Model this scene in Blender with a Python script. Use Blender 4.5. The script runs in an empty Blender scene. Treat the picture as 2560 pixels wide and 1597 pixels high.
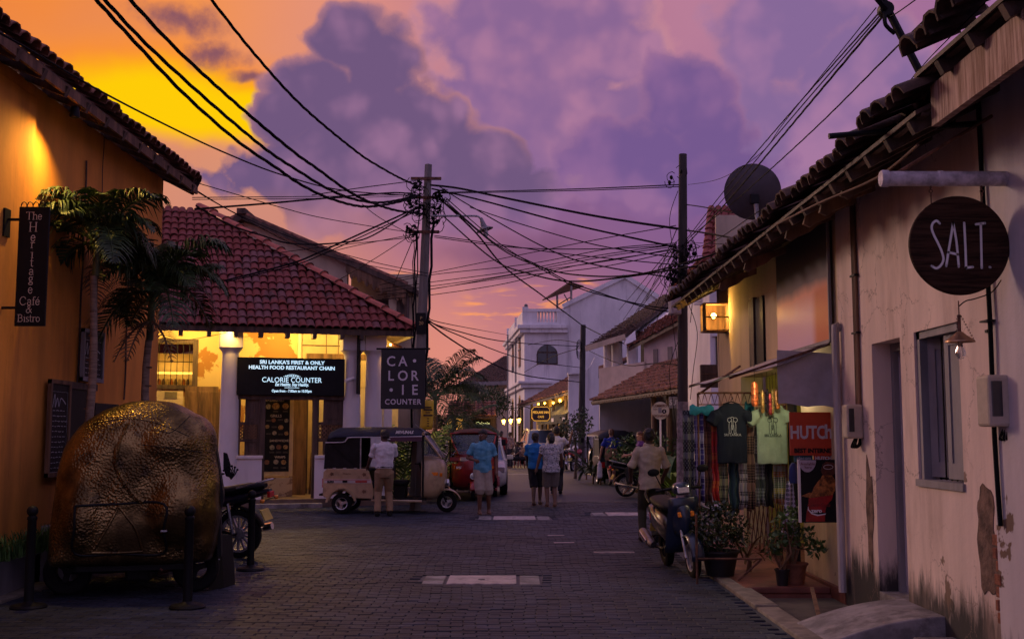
# Dusk street in a colonial fort town - procedural Blender scene
import bpy, bmesh, math, random
import numpy as np
from mathutils import Vector as V, Matrix, noise
from math import sin, cos, tan, atan2, pi, sqrt
R = math.radians
rnd = random.Random(7)
scene = bpy.context.scene
COL = scene.collection
TMP = bpy.data.scenes.new('workbench')          # scratch scene for evaluating curves and modifiers
def baked(o):
 TMP.collection.objects.link(o); vl = TMP.view_layers[0]; vl.update()
 me = bpy.data.meshes.new_from_object(o.evaluated_get(vl.depsgraph)); bpy.data.objects.remove(o); return me
# ------------------------------------------------------------------ camera
F, CX, CY, HZ, CAMH = 2800.0, 1280.0, 798.5, 1085.0, 1.6
PITCH = math.atan((HZ - CY) / F)
cd = bpy.data.cameras.new('camera'); cam = bpy.data.objects.new('camera', cd); COL.objects.link(cam)
cam.location = (0, 0, CAMH); cam.rotation_euler = (R(90) + PITCH, 0, 0)
cd.sensor_width = 36; cd.lens = F / 2560 * 36; cd.clip_start = .05; cd.clip_end = 2000
scene.camera = cam
CP, SP = cos(PITCH), sin(PITCH)
def ray(px, py):
 u = (px - CX) / F; v = (CY - py) / F
 return V((u, CP - v * SP, SP + v * CP))
def at(px, py, Y):                       # point of the place seen at that pixel, Y metres down the street
 d = ray(px, py); return V((0, 0, CAMH)) + d * (Y / d.y)
def onx(px, py, X):                      # point on the wall plane x = X
 d = ray(px, py); return V((0, 0, CAMH)) + d * (X / d.x)
def gnd(px, py, z=0.0):
 d = ray(px, py); return V((0, 0, CAMH)) + d * ((z - CAMH) / d.z)
def lin(r, g, b):
 f = lambda c: (c / 12.92 if c <= .04045 else ((c + .055) / 1.055) ** 2.4)
 return tuple(f(c / 255.0) for c in (r, g, b))
# ------------------------------------------------------------------ render look
vs = scene.view_settings
vs.view_transform = 'Standard'; vs.look = 'None'; vs.gamma = 1.0; vs.use_curve_mapping = False
vs.exposure = 0.0
scene.cycles.max_bounces = 6; scene.cycles.diffuse_bounces = 3; scene.cycles.glossy_bounces = 3
scene.cycles.transparent_max_bounces = 8; scene.cycles.caustics_reflective = False; scene.cycles.caustics_refractive = False
scene.cycles.sample_clamp_indirect = 4.0
scene.cycles.use_denoising = True; scene.cycles.use_adaptive_sampling = True; scene.cycles.adaptive_threshold = .035
# ------------------------------------------------------------------ sky (world)
world = bpy.data.worlds.new('World'); scene.world = world; world.use_nodes = True
wt = world.node_tree; wt.nodes.clear()
class NG:
 def __init__(s, nt): s.nt = nt
 def n(s, t, **k):
  x = s.nt.nodes.new(t)
  for a, b in k.items(): setattr(x, a, b)
  return x
 def put(s, sock, val):
  if hasattr(val, 'is_output'): s.nt.links.new(val, sock)
  elif isinstance(val, (tuple, list)) and len(val) == 3 and sock.type == 'RGBA': sock.default_value = (*val, 1)
  else: sock.default_value = val
 def m(s, op, a, b=None, c=None, clamp=False):
  x = s.n('ShaderNodeMath', operation=op, use_clamp=clamp); s.put(x.inputs[0], a)
  if b is not None: s.put(x.inputs[1], b)
  if c is not None: s.put(x.inputs[2], c)
  return x.outputs[0]
 def vm(s, op, a, b=None):
  x = s.n('ShaderNodeVectorMath', operation=op); s.put(x.inputs[0], a)
  if b is not None:
   if op == 'SCALE': s.put(x.inputs[3], b)
   else: s.put(x.inputs[1], b)
  return x.outputs[0]
 def mr(s, v, a, b, c=0., d=1., smooth=True):
  x = s.n('ShaderNodeMapRange', interpolation_type='SMOOTHSTEP' if smooth else 'LINEAR')
  for i, q in enumerate((v, a, b, c, d)): s.put(x.inputs[i], q)
  return x.outputs[0]
 def mix(s, f, a, b, bt='MIX'):
  x = s.n('ShaderNodeMix', data_type='RGBA', blend_type=bt); s.put(x.inputs[0], f); s.put(x.inputs[6], a); s.put(x.inputs[7], b)
  return x.outputs[2]
 def noise(s, vec, scale, detail=3., rough=.5, out=0, dist=0.):
  x = s.n('ShaderNodeTexNoise');
  if vec is not None: s.put(x.inputs['Vector'], vec)
  s.put(x.inputs['Scale'], scale); s.put(x.inputs['Detail'], detail); s.put(x.inputs['Roughness'], rough); s.put(x.inputs['Distortion'], dist)
  return x.outputs[out]
 def ramp(s, fac, stops, ip='LINEAR'):
  x = s.n('ShaderNodeValToRGB'); s.put(x.inputs[0], fac); cr = x.color_ramp; cr.interpolation = ip
  while len(cr.elements) < len(stops): cr.elements.new(.5)
  for e, (p, c) in zip(cr.elements, stops): e.position = p; e.color = (*c, 1)
  return x.outputs[0]
SKY_K = 1.0
g = NG(wt)
D = g.n('ShaderNodeTexCoord').outputs['Generated']
sx = g.n('ShaderNodeSeparateXYZ'); wt.links.new(D, sx.inputs[0])
dx, dy, dz = sx.outputs
AZ = g.m('MULTIPLY', g.m('ARCTAN2', dx, dy), 180 / pi)
EL = g.m('MULTIPLY', g.m('ARCSINE', dz), 180 / pi)
def azel(px, py):
 d = ray(px, py).normalized(); return math.degrees(atan2(d.x, d.y)), math.degrees(math.asin(d.z))
AZP = g.m('ADD', g.m('DIVIDE', AZ, 90.0), .5)            # -45..45 deg -> 0..1
def azp(px): return azel(px, 500)[0] / 90 + .5
RB = [(.30, 0)]
def rmp(stops): return g.ramp(AZP, [(0.0, lin(*stops[0][1]))] + [(azp(p), lin(*c)) for p, c in stops] + [(1.0, lin(*stops[-1][1]))])
r_low = rmp([(0, (214, 138, 108)), (900, (226, 140, 112)), (1150, (222, 140, 126)), (1380, (176, 112, 128)), (1700, (140, 96, 132)), (2500, (140, 96, 138))])
r_mid = rmp([(0, (240, 150, 92)), (560, (220, 148, 116)), (840, (200, 130, 122)), (1020, (158, 106, 136)), (1350, (134, 93, 138)), (1800, (128, 90, 140)), (2500, (136, 97, 145))])
r_hig = rmp([(0, (242, 136, 58)), (480, (242, 146, 80)), (800, (228, 146, 120)), (1150, (196, 130, 146)), (1700, (186, 126, 152)), (2050, (172, 116, 150)), (2500, (158, 108, 152))])
e_hi, e_mi, e_lo = azel(1280, 40)[1], azel(1280, 500)[1], azel(1280, 900)[1]
wn = g.noise(D, 8.0, 4.0, .55, out=1)
wv = g.vm('SUBTRACT', wn, (.5, .5, .5))
ws = g.n('ShaderNodeSeparateXYZ'); wt.links.new(wv, ws.inputs[0])
ELw = g.m('ADD', EL, g.m('MULTIPLY', ws.outputs[0], 5.0)); AZw = g.m('ADD', AZ, g.m('MULTIPLY', ws.outputs[1], 7.0))
base = g.mix(g.mr(ELw, e_lo, e_mi), r_low, r_mid)
base = g.mix(g.mr(ELw, e_mi, e_hi), base, r_hig)
wisp = g.noise(D, 3.2, 3.0, .6)
base = g.mix(g.mr(wisp, .45, .75, 0., .25), base, lin(150, 98, 128))
# low orange streaks near the horizon
def blob(px, py, rx, ry, az=None, el=None):
 a, e = azel(px, py); k = math.degrees(1 / F)
 u = g.m('MULTIPLY', g.m('SUBTRACT', az or AZw, a), 1 / (rx * k)); v = g.m('MULTIPLY', g.m('SUBTRACT', el or ELw, e), 1 / (ry * k))
 d = g.m('SQRT', g.m('ADD', g.m('MULTIPLY', u, u), g.m('MULTIPLY', v, v)))
 return g.m('SUBTRACT', 1.0, d)
def union(bl):
 o = bl[0]
 for b in bl[1:]: o = g.m('MAXIMUM', o, b)
 return o
stv = g.n('ShaderNodeMapping'); wt.links.new(D, stv.inputs[0]); stv.inputs['Scale'].default_value = (5, 5, 34)
stn = g.noise(stv.outputs[0], 3.0, 4.0, .55)
low_o = g.m('MULTIPLY', g.mr(union([blob(1270, 770, 150, 62), blob(1010, 730, 110, 60), blob(1420, 775, 90, 60)]), 0., .55), g.mr(stn, .47, .6))
base = g.mix(low_o, base, lin(255, 158, 92))
base = g.mix(g.mr(blob(1300, 650, 300, 75), 0., .9, 0., .65), base, lin(112, 72, 108))
# yellow after-glow with a crisp lower edge
AZs = g.m('ADD', AZ, g.m('MULTIPLY', ws.outputs[1], 3.6)); ELs = g.m('ADD', EL, g.m('MULTIPLY', ws.outputs[0], 2.6))
ym = union([blob(400, 265, 470, 200, AZs, ELs), blob(590, 285, 340, 130, AZs, ELs)])
ec = azel(500, 322)[1]
cut = g.mr(ELs, ec - .7, ec + .5)
base = g.mix(g.m('MULTIPLY', g.mr(ym, 0., .5), cut), base, lin(254, 146, 34))
base = g.mix(g.m('MULTIPLY', g.mr(ym, .25, .68), cut), base, lin(255, 204, 8))
# billows: soft cells on warped directions
cn = g.noise(D, 12.0, 7.0, .66)
vo_ = g.n('ShaderNodeTexVoronoi', feature='SMOOTH_F1'); wt.links.new(g.vm('ADD', D, g.vm('SCALE', wv, .10)), vo_.inputs['Vector']); vo_.inputs['Scale'].default_value = 19.; vo_.inputs['Smoothness'].default_value = .45
v2_ = g.n('ShaderNodeTexVoronoi', feature='SMOOTH_F1'); wt.links.new(g.vm('ADD', D, g.vm('SCALE', wv, .07)), v2_.inputs['Vector']); v2_.inputs['Scale'].default_value = 46.; v2_.inputs['Smoothness'].default_value = .35
puff = g.m('SUBTRACT', g.m('SUBTRACT', .60, vo_.outputs['Distance']), g.m('MULTIPLY', v2_.outputs['Distance'], .45))
cw = g.m('ADD', g.m('MULTIPLY', g.m('SUBTRACT', cn, .5), .6), g.m('MULTIPLY', puff, .55))
# wisps of dark cloud over the glow
dk = g.m('ADD', union([blob(450, 30, 130, 55), blob(555, 105, 100, 45), blob(650, 165, 60, 26)]), g.m('MULTIPLY', g.m('SUBTRACT', cn, .5), 2.6))
base = g.mix(g.mr(dk, .0, .9, 0., .9), base, lin(122, 78, 100))
sh = g.m('ADD', g.noise(D, 9.0, 4.0, .6), g.m('MULTIPLY', puff, .45))
e_r0, e_r1, e_b0, e_b1 = azel(1280, 430)[1], azel(1280, 290)[1], azel(1280, 640)[1], azel(1280, 440)[1]
rimk = g.mr(EL, e_r0, e_r1); botk = g.mr(ELw, e_b0, e_b1)
def bank(bl, soft, lo, hi, rim, kk):
 global base
 m_ = g.m('ADD', union([blob(*b, AZs, ELs) for b in bl]), cw)
 cov = g.m('MULTIPLY', g.mr(m_, .0, soft, smooth=False), botk)
 body = g.mix(g.mr(sh, .34, .72), lin(*lo), lin(*hi))
 body = g.mix(g.m('MULTIPLY', g.m('MULTIPLY', g.mr(m_, .02, .34, 1., 0.), kk), rimk), body, lin(*rim))
 base = g.mix(cov, base, body)
bank([(1250, 70, 240, 190), (1440, 110, 270, 240), (1330, 290, 380, 230), (1560, 330, 260, 200), (1200, 420, 380, 200)], .15, (138, 102, 148), (174, 122, 156), (214, 146, 150), .75)
base = g.mix(g.mr(blob(1086, 226, 80, 46), 0., .6, 0., .85), base, lin(244, 166, 132))
bank([(1960, 80, 230, 190), (2110, 200, 240, 200), (1880, 340, 320, 200), (2280, 380, 340, 220)], .2, (134, 104, 152), (166, 120, 160), (192, 132, 152), .6)
bank([(1690, 250, 160, 140), (1760, 350, 140, 120), (1590, 420, 260, 140), (1720, 440, 230, 130)], .14, (116, 88, 142), (142, 102, 150), (170, 118, 150), .55)
bank([(870, 105, 150, 130), (960, 170, 140, 150), (800, 225, 165, 140), (730, 290, 130, 90), (930, 330, 290, 200), (1080, 350, 200, 150), (1190, 400, 170, 130), (850, 430, 320, 150), (1080, 480, 340, 150)], .12, (112, 87, 126), (154, 112, 148), (204, 136, 134), .6)
# away from the view the same dusk goes on: cooler violet overhead and behind
back = g.mr(dy, -.1, .75, 1., 0.)
top = g.mr(EL, 24., 60.)
base = g.mix(g.m('MAXIMUM', back, top), base, g.mix(g.mr(wisp, .35, .65), lin(134, 122, 176), lin(168, 145, 184)))
bg = g.n('ShaderNodeBackground'); wt.links.new(base, bg.inputs[0]); bg.inputs[1].default_value = SKY_K
wo = g.n('ShaderNodeOutputWorld'); wt.links.new(bg.outputs[0], wo.inputs[0])
world.cycles.sampling_method = 'MANUAL'; world.cycles.sample_map_resolution = 512
# ------------------------------------------------------------------ sun: low, veiled by cloud, front left
sd = bpy.data.lights.new('sun', 'SUN'); sun = bpy.data.objects.new('sun', sd); COL.objects.link(sun)
sd.energy = 1.25; sd.angle = R(14); sd.color = (1.0, .68, .56)
_saz, _sel = R(-42), R(15)
sun.rotation_euler = V((-sin(_saz) * cos(_sel), -cos(_saz) * cos(_sel), -sin(_sel))).to_track_quat('-Z', 'Y').to_euler()
sun.location = (-40, 60, 30)
# ------------------------------------------------------------------ materials
MATS = {}
def mat(name, col, rough=.75, metal=0., var=.18, scale=3., bump=.15, bscale=30., col2=None, streak=None, emit=None, es=0., alpha=1., coat=0., spec=.5, bdist=.01, trans=0.):
 if name in MATS: return MATS[name]
 m = bpy.data.materials.new(name); m.use_nodes = True; nt = m.node_tree; q = NG(nt)
 p = nt.nodes['Principled BSDF']; MATS[name] = m
 pos = q.n('ShaderNodeNewGeometry').outputs['Position']
 c = tuple(col)
 a = tuple(min(1, x * (1 - var)) for x in c); b = tuple(min(1, x * (1 + var)) for x in c)
 if col2: b = tuple(col2)
 if var > 0 or col2:
  vec = pos
  if streak:
   mp = q.n('ShaderNodeMapping'); nt.links.new(pos, mp.inputs[0]); mp.inputs['Scale'].default_value = streak; vec = mp.outputs[0]
  f = q.mr(q.noise(vec, scale, 6., .62), .32, .68)
  nt.links.new(q.mix(f, a, b), p.inputs['Base Color'])
 else: p.inputs['Base Color'].default_value = (*c, 1)
 p.inputs['Roughness'].default_value = rough; p.inputs['Metallic'].default_value = metal
 p.inputs['Specular IOR Level'].default_value = spec; p.inputs['Coat Weight'].default_value = coat; p.inputs['Coat Roughness'].default_value = .12
 if alpha < 1: p.inputs['Alpha'].default_value = alpha
 if trans: p.inputs['Transmission Weight'].default_value = trans
 if emit: p.inputs['Emission Color'].default_value = (*emit, 1); p.inputs['Emission Strength'].default_value = es
 if bump > 0:
  bn = q.n('ShaderNodeBump'); bn.inputs['Strength'].default_value = bump; bn.inputs['Distance'].default_value = bdist
  nt.links.new(q.noise(pos, bscale, 4., .6), bn.inputs['Height']); nt.links.new(bn.outputs[0], p.inputs['Normal'])
 return m
def weather(m, sc, lo, hi, col, amt, st=None, crack=False):      # lay dirt, moss or hairline cracks over a material's own colour
 nt = m.node_tree; q = NG(nt); p = nt.nodes['Principled BSDF']; b = p.inputs['Base Color']; src = b.links[0].from_socket if b.links else tuple(b.default_value)[:3]
 pos = q.n('ShaderNodeNewGeometry').outputs['Position']
 if st: mp = q.n('ShaderNodeMapping'); nt.links.new(pos, mp.inputs[0]); mp.inputs['Scale'].default_value = st; pos = mp.outputs[0]
 if crack:
  v = q.n('ShaderNodeTexVoronoi', feature='DISTANCE_TO_EDGE'); nt.links.new(q.vm('ADD', pos, q.vm('SCALE', q.noise(pos, 3., 5., .7, out=1), .35)), v.inputs['Vector']); v.inputs['Scale'].default_value = sc
  f = q.m('MULTIPLY', q.mr(v.outputs['Distance'], lo, hi, 1., 0.), q.mr(q.noise(pos, .9, 3.), .45, .6))
 else: f = q.mr(q.noise(pos, sc, 7., .68), lo, hi)
 nt.links.new(q.mix(q.m('MULTIPLY', f, amt), src, col), b); return m
def cell_var(m, sx, sy, ox, oy, amt):                             # each block a slightly different tone
 nt = m.node_tree; q = NG(nt); p = nt.nodes['Principled BSDF']; b = p.inputs['Base Color']; src = b.links[0].from_socket
 se = q.n('ShaderNodeSeparateXYZ'); nt.links.new(q.n('ShaderNodeNewGeometry').outputs['Position'], se.inputs[0])
 ry = q.m('FLOOR', q.m('DIVIDE', q.m('SUBTRACT', se.outputs[1], oy), sy)); sh = q.m('MULTIPLY', q.m('MODULO', ry, 2.), .5)
 rx = q.m('FLOOR', q.m('SUBTRACT', q.m('DIVIDE', q.m('SUBTRACT', se.outputs[0], ox), sx), sh)); cb = q.n('ShaderNodeCombineXYZ'); nt.links.new(rx, cb.inputs[0]); nt.links.new(ry, cb.inputs[1])
 w = q.n('ShaderNodeTexWhiteNoise', noise_dimensions='2D'); nt.links.new(cb.outputs[0], w.inputs[0]); k = q.mr(w.outputs[0], 0., 1., 1 - amt, 1 + amt, False)
 x = q.n('ShaderNodeVectorMath', operation='SCALE'); nt.links.new(src, x.inputs[0]); nt.links.new(k, x.inputs[3]); nt.links.new(x.outputs[0], b); return m
# ------------------------------------------------------------------ mesh helpers
class MB:
 def __init__(s): s.v = []; s.f = []; s.mi = []
 def add(s, vs, fs, mi=0):
  o = len(s.v); s.v += [tuple(x) for x in vs]; s.f += [tuple(i + o for i in f) for f in fs]; s.mi += [mi] * len(fs); return s
 def box(s, x0, x1, y0, y1, z0, z1, mi=0):
  return s.add([(x0, y0, z0), (x1, y0, z0), (x1, y1, z0), (x0, y1, z0), (x0, y0, z1), (x1, y0, z1), (x1, y1, z1), (x0, y1, z1)],
                     [(0, 3, 2, 1), (4, 5, 6, 7), (0, 1, 5, 4), (1, 2, 6, 5), (2, 3, 7, 6), (3, 0, 4, 7)], mi)
 def obox(s, c, a, b, d, mi=0):
  c, a, b, d = V(c), V(a), V(b), V(d)
  if a.cross(b).dot(d) < 0: a = -a
  P = [c + x * a + y * b + z * d for z in (-1, 1) for x, y in ((-1, -1), (1, -1), (1, 1), (-1, 1))]
  return s.add(P, [(0, 3, 2, 1), (4, 5, 6, 7), (0, 1, 5, 4), (1, 2, 6, 5), (2, 3, 7, 6), (3, 0, 4, 7)], mi)
 def beam(s, p, q, w, h, mi=0, up=(0, 0, 1)):
  p, q = V(p), V(q); d = q - p; e = d.cross(V(up))
  if e.length < 1e-5: e = d.cross(V((0, 1, 0)))
  e.normalize(); k = e.cross(d).normalized()
  return s.obox((p + q) / 2, d / 2, e * (w / 2), k * (h / 2), mi)
 def tube(s, pts, r, n=8, mi=0, cap=True, ring=None, sq=1.0):
  pts = [V(p) for p in pts]; k = len(pts); rr = r if isinstance(r, (list, tuple)) else [r] * k
  vs = []; fs = []; t = (pts[1] - pts[0]).normalized()
  nrm = t.cross(V((0, 0, 1)))
  if nrm.length < 1e-4: nrm = t.cross(V((0, 1, 0)))
  nrm.normalize()
  for i, p in enumerate(pts):
   t2 = (pts[min(i + 1, k - 1)] - pts[max(i - 1, 0)]).normalized()
   nrm = (nrm - t2 * nrm.dot(t2))
   nrm = nrm.normalized() if nrm.length > 1e-6 else t2.orthogonal().normalized()
   b = t2.cross(nrm)
   for j in range(n):
    a = 2 * pi * j / n; vs.append(p + nrm * (cos(a) * rr[i]) + b * (sin(a) * rr[i] * sq))
  for i in range(k - 1):
   for j in range(n):
    a, b = i * n + j, i * n + (j + 1) % n; fs.append((a, b, b + n, a + n))
  if cap: fs.append(tuple(range(n - 1, -1, -1))); fs.append(tuple((k - 1) * n + j for j in range(n)))
  return s.add(vs, fs, mi)
 def lathe(s, prof, c=(0, 0, 0), ax=(0, 0, 1), n=20, mi=0, closed=False):
  ax = V(ax).normalized(); e = ax.orthogonal().normalized() if abs(ax.z) < .99 else V((1, 0, 0)); k = ax.cross(e); c = V(c); vs = []; fs = []
  m = len(prof)
  for r, h in prof:
   for j in range(n):
    a = 2 * pi * j / n; vs.append(c + ax * h + (e * cos(a) + k * sin(a)) * r)
  for i in range(m if closed else m - 1):
   for j in range(n):
    a, b = i * n + j, i * n + (j + 1) % n; c2, d2 = ((i + 1) % m) * n + (j + 1) % n, ((i + 1) % m) * n + j; fs.append((a, b, c2, d2))
  if not closed:
   if prof[0][0] > 1e-4: fs.append(tuple(range(n - 1, -1, -1)))
   if prof[-1][0] > 1e-4: fs.append(tuple((m - 1) * n + j for j in range(n)))
  return s.add(vs, fs, mi)
 def ell(s, c, r, n=12, m=8, mi=0):
  c = V(c); r = (r, r, r) if not hasattr(r, '__len__') else r
  vs = [c + V((0, 0, -r[2]))]; fs = []
  for i in range(1, m):
   t = pi * i / m - pi / 2
   for j in range(n):
    a = 2 * pi * j / n; vs.append(c + V((r[0] * cos(t) * cos(a), r[1] * cos(t) * sin(a), r[2] * sin(t))))
  vs.append(c + V((0, 0, r[2]))); L = len(vs) - 1
  for j in range(n): fs.append((0, 1 + (j + 1) % n, 1 + j)); fs.append((L, L - n + j, L - n + (j + 1) % n))
  for i in range(m - 2):
   for j in range(n):
    a, b = 1 + i * n + j, 1 + i * n + (j + 1) % n; fs.append((a, b, b + n, a + n))
  return s.add(vs, fs, mi)
 def prism(s, poly, o, e1, e2, e3, mi=0):           # poly in (e1,e2), extruded by e3
  o, e1, e2, e3 = V(o), V(e1), V(e2), V(e3); k = len(poly)
  ar = sum(poly[i][0] * poly[(i + 1) % k][1] - poly[(i + 1) % k][0] * poly[i][1] for i in range(k))
  if (ar > 0) == (e1.cross(e2).dot(e3) < 0): poly = poly[::-1]
  # now front (o) faces away from e3
  A = [o + e1 * a + e2 * b for a, b in poly]; B = [p + e3 for p in A]
  fs = [tuple(range(k - 1, -1, -1)), tuple(range(k, 2 * k))]
  for i in range(k): j = (i + 1) % k; fs.append((i, j, j + k, i + k))
  return s.add(A + B, fs, mi)
 def solid(s, pts, th, mi=0):                       # planar-ish polygon of 3D points given a thickness vector
  th = V(th); A = [V(p) for p in pts]; k = len(A)
  nrm = V((0, 0, 0))
  for i in range(k): nrm += A[i].cross(A[(i + 1) % k])
  if nrm.dot(th) > 0: A = A[::-1]
  fs = [tuple(range(k)), tuple(range(2 * k - 1, k - 1, -1))]
  for i in range(k): j = (i + 1) % k; fs.append((j, i, i + k, j + k))
  return s.add(A + [p + th for p in A], fs, mi)
 def rings(s, rs, mi=0, cap=True):
  n = len(rs[0]); vs = [p for r in rs for p in r]; fs = []
  for i in range(len(rs) - 1):
   for j in range(n):
    a, b = i * n + j, i * n + (j + 1) % n; fs.append((a, b, b + n, a + n))
  if cap: fs.append(tuple(range(n - 1, -1, -1))); fs.append(tuple((len(rs) - 1) * n + j for j in range(n)))
  return s.add(vs, fs, mi)
 def grid(s, P, mi=0):                              # P[i][j] points
  a, b = len(P), len(P[0]); vs = [p for r in P for p in r]
  return s.add(vs, [(i * b + j, i * b + j + 1, (i + 1) * b + j + 1, (i + 1) * b + j) for i in range(a - 1) for j in range(b - 1)], mi)
 def ribbon(s, pts, w, o, e1, e2, mi=0):            # flat pen stroke in a plane
  o, e1, e2 = V(o), V(e1), V(e2); k = len(pts); ww = w if isinstance(w, (list, tuple)) else [w] * k
  L = []; Rr = []
  for i in range(k):
   a = pts[max(0, i - 1)]; b = pts[min(k - 1, i + 1)]; tx, ty = b[0] - a[0], b[1] - a[1]; l = math.hypot(tx, ty) or 1
   nx, ny = -ty / l * ww[i] / 2, tx / l * ww[i] / 2
   L.append(o + e1 * (pts[i][0] + nx) + e2 * (pts[i][1] + ny)); Rr.append(o + e1 * (pts[i][0] - nx) + e2 * (pts[i][1] - ny))
  for p, w_ in ((pts[0], ww[0]), (pts[-1], ww[-1])):
   s.add([o + e1 * (p[0] + cos(a * pi / 4) * w_ / 2) + e2 * (p[1] + sin(a * pi / 4) * w_ / 2) for a in range(8)], [tuple(range(8))], mi)
  return s.add(L + Rr, [(k + i, k + i + 1, i + 1, i) for i in range(k - 1)], mi)
 def mesh(s, name, mats=None, smooth=False, ang=38):
  me = bpy.data.meshes.new(name); me.from_pydata(s.v, [], s.f);
  if mats:
   for m in (mats if isinstance(mats, (list, tuple)) else [mats]): me.materials.append(m)
   if any(s.mi): me.polygons.foreach_set('material_index', s.mi)
  if smooth:
   me.polygons.foreach_set('use_smooth', [True] * len(me.polygons)); me.set_sharp_from_angle(angle=R(ang))
  me.update(); return me
 def build(s, name, mats, parent=None, smooth=False, bevel=0., loc=None, rz=None, ang=38):
  return link(name, s.mesh(name, mats, smooth, ang), parent, bevel, loc, rz)
def link(name, me, parent=None, bevel=0., loc=None, rz=None):
 o = bpy.data.objects.new(name, me); COL.objects.link(o)
 if parent is not None: o.parent = parent
 if loc is not None: o.location = loc
 if rz is not None: o.rotation_euler = (0, 0, rz)
 if bevel:
  b = o.modifiers.new('bevel', 'BEVEL'); b.width = bevel; b.segments = 2; b.limit_method = 'ANGLE'; b.angle_limit = R(50)
 return o
def tag(o, label, cat, group=None):
 o['label'] = label; o['category'] = cat
 if group: o['group'] = group
 return o
def thing(name, label, cat, loc=(0, 0, 0), rz=0., group=None):
 o = bpy.data.objects.new(name, None); COL.objects.link(o); o.location = loc; o.rotation_euler = (0, 0, rz); o.empty_display_size = .2
 return tag(o, label, cat, group)
def struct(o): o['kind'] = 'structure'; return o
def stuff(o): o['kind'] = 'stuff'; return o
def smoothpath(pts, k=6):
 pts = [V(p) for p in pts]; out = []
 for i in range(len(pts) - 1):
  p0, p1, p2, p3 = pts[max(0, i - 1)], pts[i], pts[i + 1], pts[min(len(pts) - 1, i + 2)]
  for j in range(k):
   t = j / k; out.append(.5 * ((2 * p1) + (p2 - p0) * t + (2 * p0 - 5 * p1 + 4 * p2 - p3) * t * t + (3 * p1 - p0 - 3 * p2 + p3) * t ** 3))
 out.append(pts[-1]); return out
def sp2(pts, k=6): return [(p.x, p.y) for p in smoothpath([(a, b, 0) for a, b in pts], k)]
def arc(cx, cy, rx, ry, a0, a1, n=10): return [(cx + rx * cos(R(a0 + (a1 - a0) * i / n)), cy + ry * sin(R(a0 + (a1 - a0) * i / n))) for i in range(n + 1)]
def text(body, size, m, parent, o, e1=(1, 0, 0), e2=(0, 0, 1), align='CENTER', name='lettering', bold=0., sx=1., shear=0., ext=.002, space=1., lab=None, fit=None):
 """flat lettering: o = anchor, e1 reading direction, e2 up"""
 c = bpy.data.curves.new('t', 'FONT'); c.body = body; c.size = size; c.align_x = align; c.align_y = 'CENTER'; c.resolution_u = 3
 c.offset = bold; c.shear = shear; c.space_character = space; c.extrude = ext
 me = baked(bpy.data.objects.new('t', c)); bpy.data.curves.remove(c)
 ys_ = [v.co.y for v in me.vertices]; me.transform(Matrix.Translation((0, -(max(ys_) + min(ys_)) / 2, 0)))
 if fit: xs_ = [v.co.x for v in me.vertices]; sx = fit / (max(xs_) - min(xs_))
 e1, e2 = V(e1).normalized() * sx, V(e2).normalized(); e3 = e1.normalized().cross(e2)
 Mx = Matrix(((e1.x, e2.x, e3.x, o[0]), (e1.y, e2.y, e3.y, o[1]), (e1.z, e2.z, e3.z, o[2]), (0, 0, 0, 1)))
 me.transform(Mx); me.materials.clear(); me.materials.append(m); me.name = name
 x = link(name, me, parent)
 if lab: x['label'] = lab
 return x
def tile_mesh(pitch, length, m, seg=5, name='roof_tile'):
 """one clay barrel tile: local x across, y up the slope, z out; thick lower lip"""
 b = MB(); r0, r1 = pitch * .56, pitch * .46; th = .016; rings = []
 for y, r, lift in ((0, r0, .03), (length * 1.12, r1, 0.)):
  rings.append([V((r * cos(pi * j / seg), y, lift + r * .78 * sin(pi * j / seg))) for j in range(seg + 1)])
 inner = [V((p.x * .84, p.y, .03 + (p.z - .03) * .84)) for p in rings[0]]
 deep = [V((p.x, p.y + .1, p.z)) for p in inner]
 b.grid([rings[0], rings[1]]); b.grid([rings[0][::-1], inner[::-1]]); b.grid([inner, deep])
 return b.mesh(name, m, True, 60)
def tile_field(p00, p10, p11, p01, pitch, row, seg=4, jit=.012, clip=None, r_seed=1):
 """many barrel tiles over a patch; p00-p10 is the eave, p01-p11 the top"""
 rr = random.Random(r_seed); p00, p10, p11, p01 = map(V, (p00, p10, p11, p01)); b = MB()
 W = max((p10 - p00).length, (p11 - p01).length); H = ((p01 - p00).length + (p11 - p10).length) / 2
 nc = max(1, round(W / pitch)); nr = max(1, round(H / row))
 P = lambda u, v: (p00 * (1 - u) + p10 * u) * (1 - v) + (p01 * (1 - u) + p11 * u) * v
 for j in range(nr):
  for i in range(nc):
   u = (i + .5) / nc; v0 = j / nr; v1 = (j + 1.1) / nr
   a = P(u, v0); c = P(u, min(v1, 1.04))
   if clip and not clip(u, v0): continue
   ux = (P(min(1, u + .5 / nc), v0) - P(max(0, u - .5 / nc), v0)); up = (c - a); w = ux.length * .5; nx = ux.normalized(); nz = nx.cross(up).normalized()
   a = a + nx * rr.uniform(-jit, jit) + nz * rr.uniform(0, jit) + up.normalized() * rr.uniform(-jit, jit); vs = []
   for q, r_, lf in ((a, w * 1.12, .028), (c, w * .95, .0)):
    for k in range(seg + 1):
     t = pi * k / seg; vs.append(q + nx * (r_ * cos(t)) + nz * (lf + r_ * .75 * sin(t)))
   n_ = seg + 1; fs = [(k, k + 1, n_ + k + 1, n_ + k) for k in range(seg)] + [tuple(range(seg, -1, -1))]
   b.add(vs, fs)
 return b
def point_light(name, loc, w, col, r=.06, parent=None):
 l = bpy.data.lights.new(name, 'POINT'); l.energy = w; l.color = col; l.shadow_soft_size = r
 o = bpy.data.objects.new(name, l); COL.objects.link(o); o.location = loc
 if parent: o.parent = parent
 return o
WARM = (1.0, .56, .13); WARM2 = (1.0, .66, .28)
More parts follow.
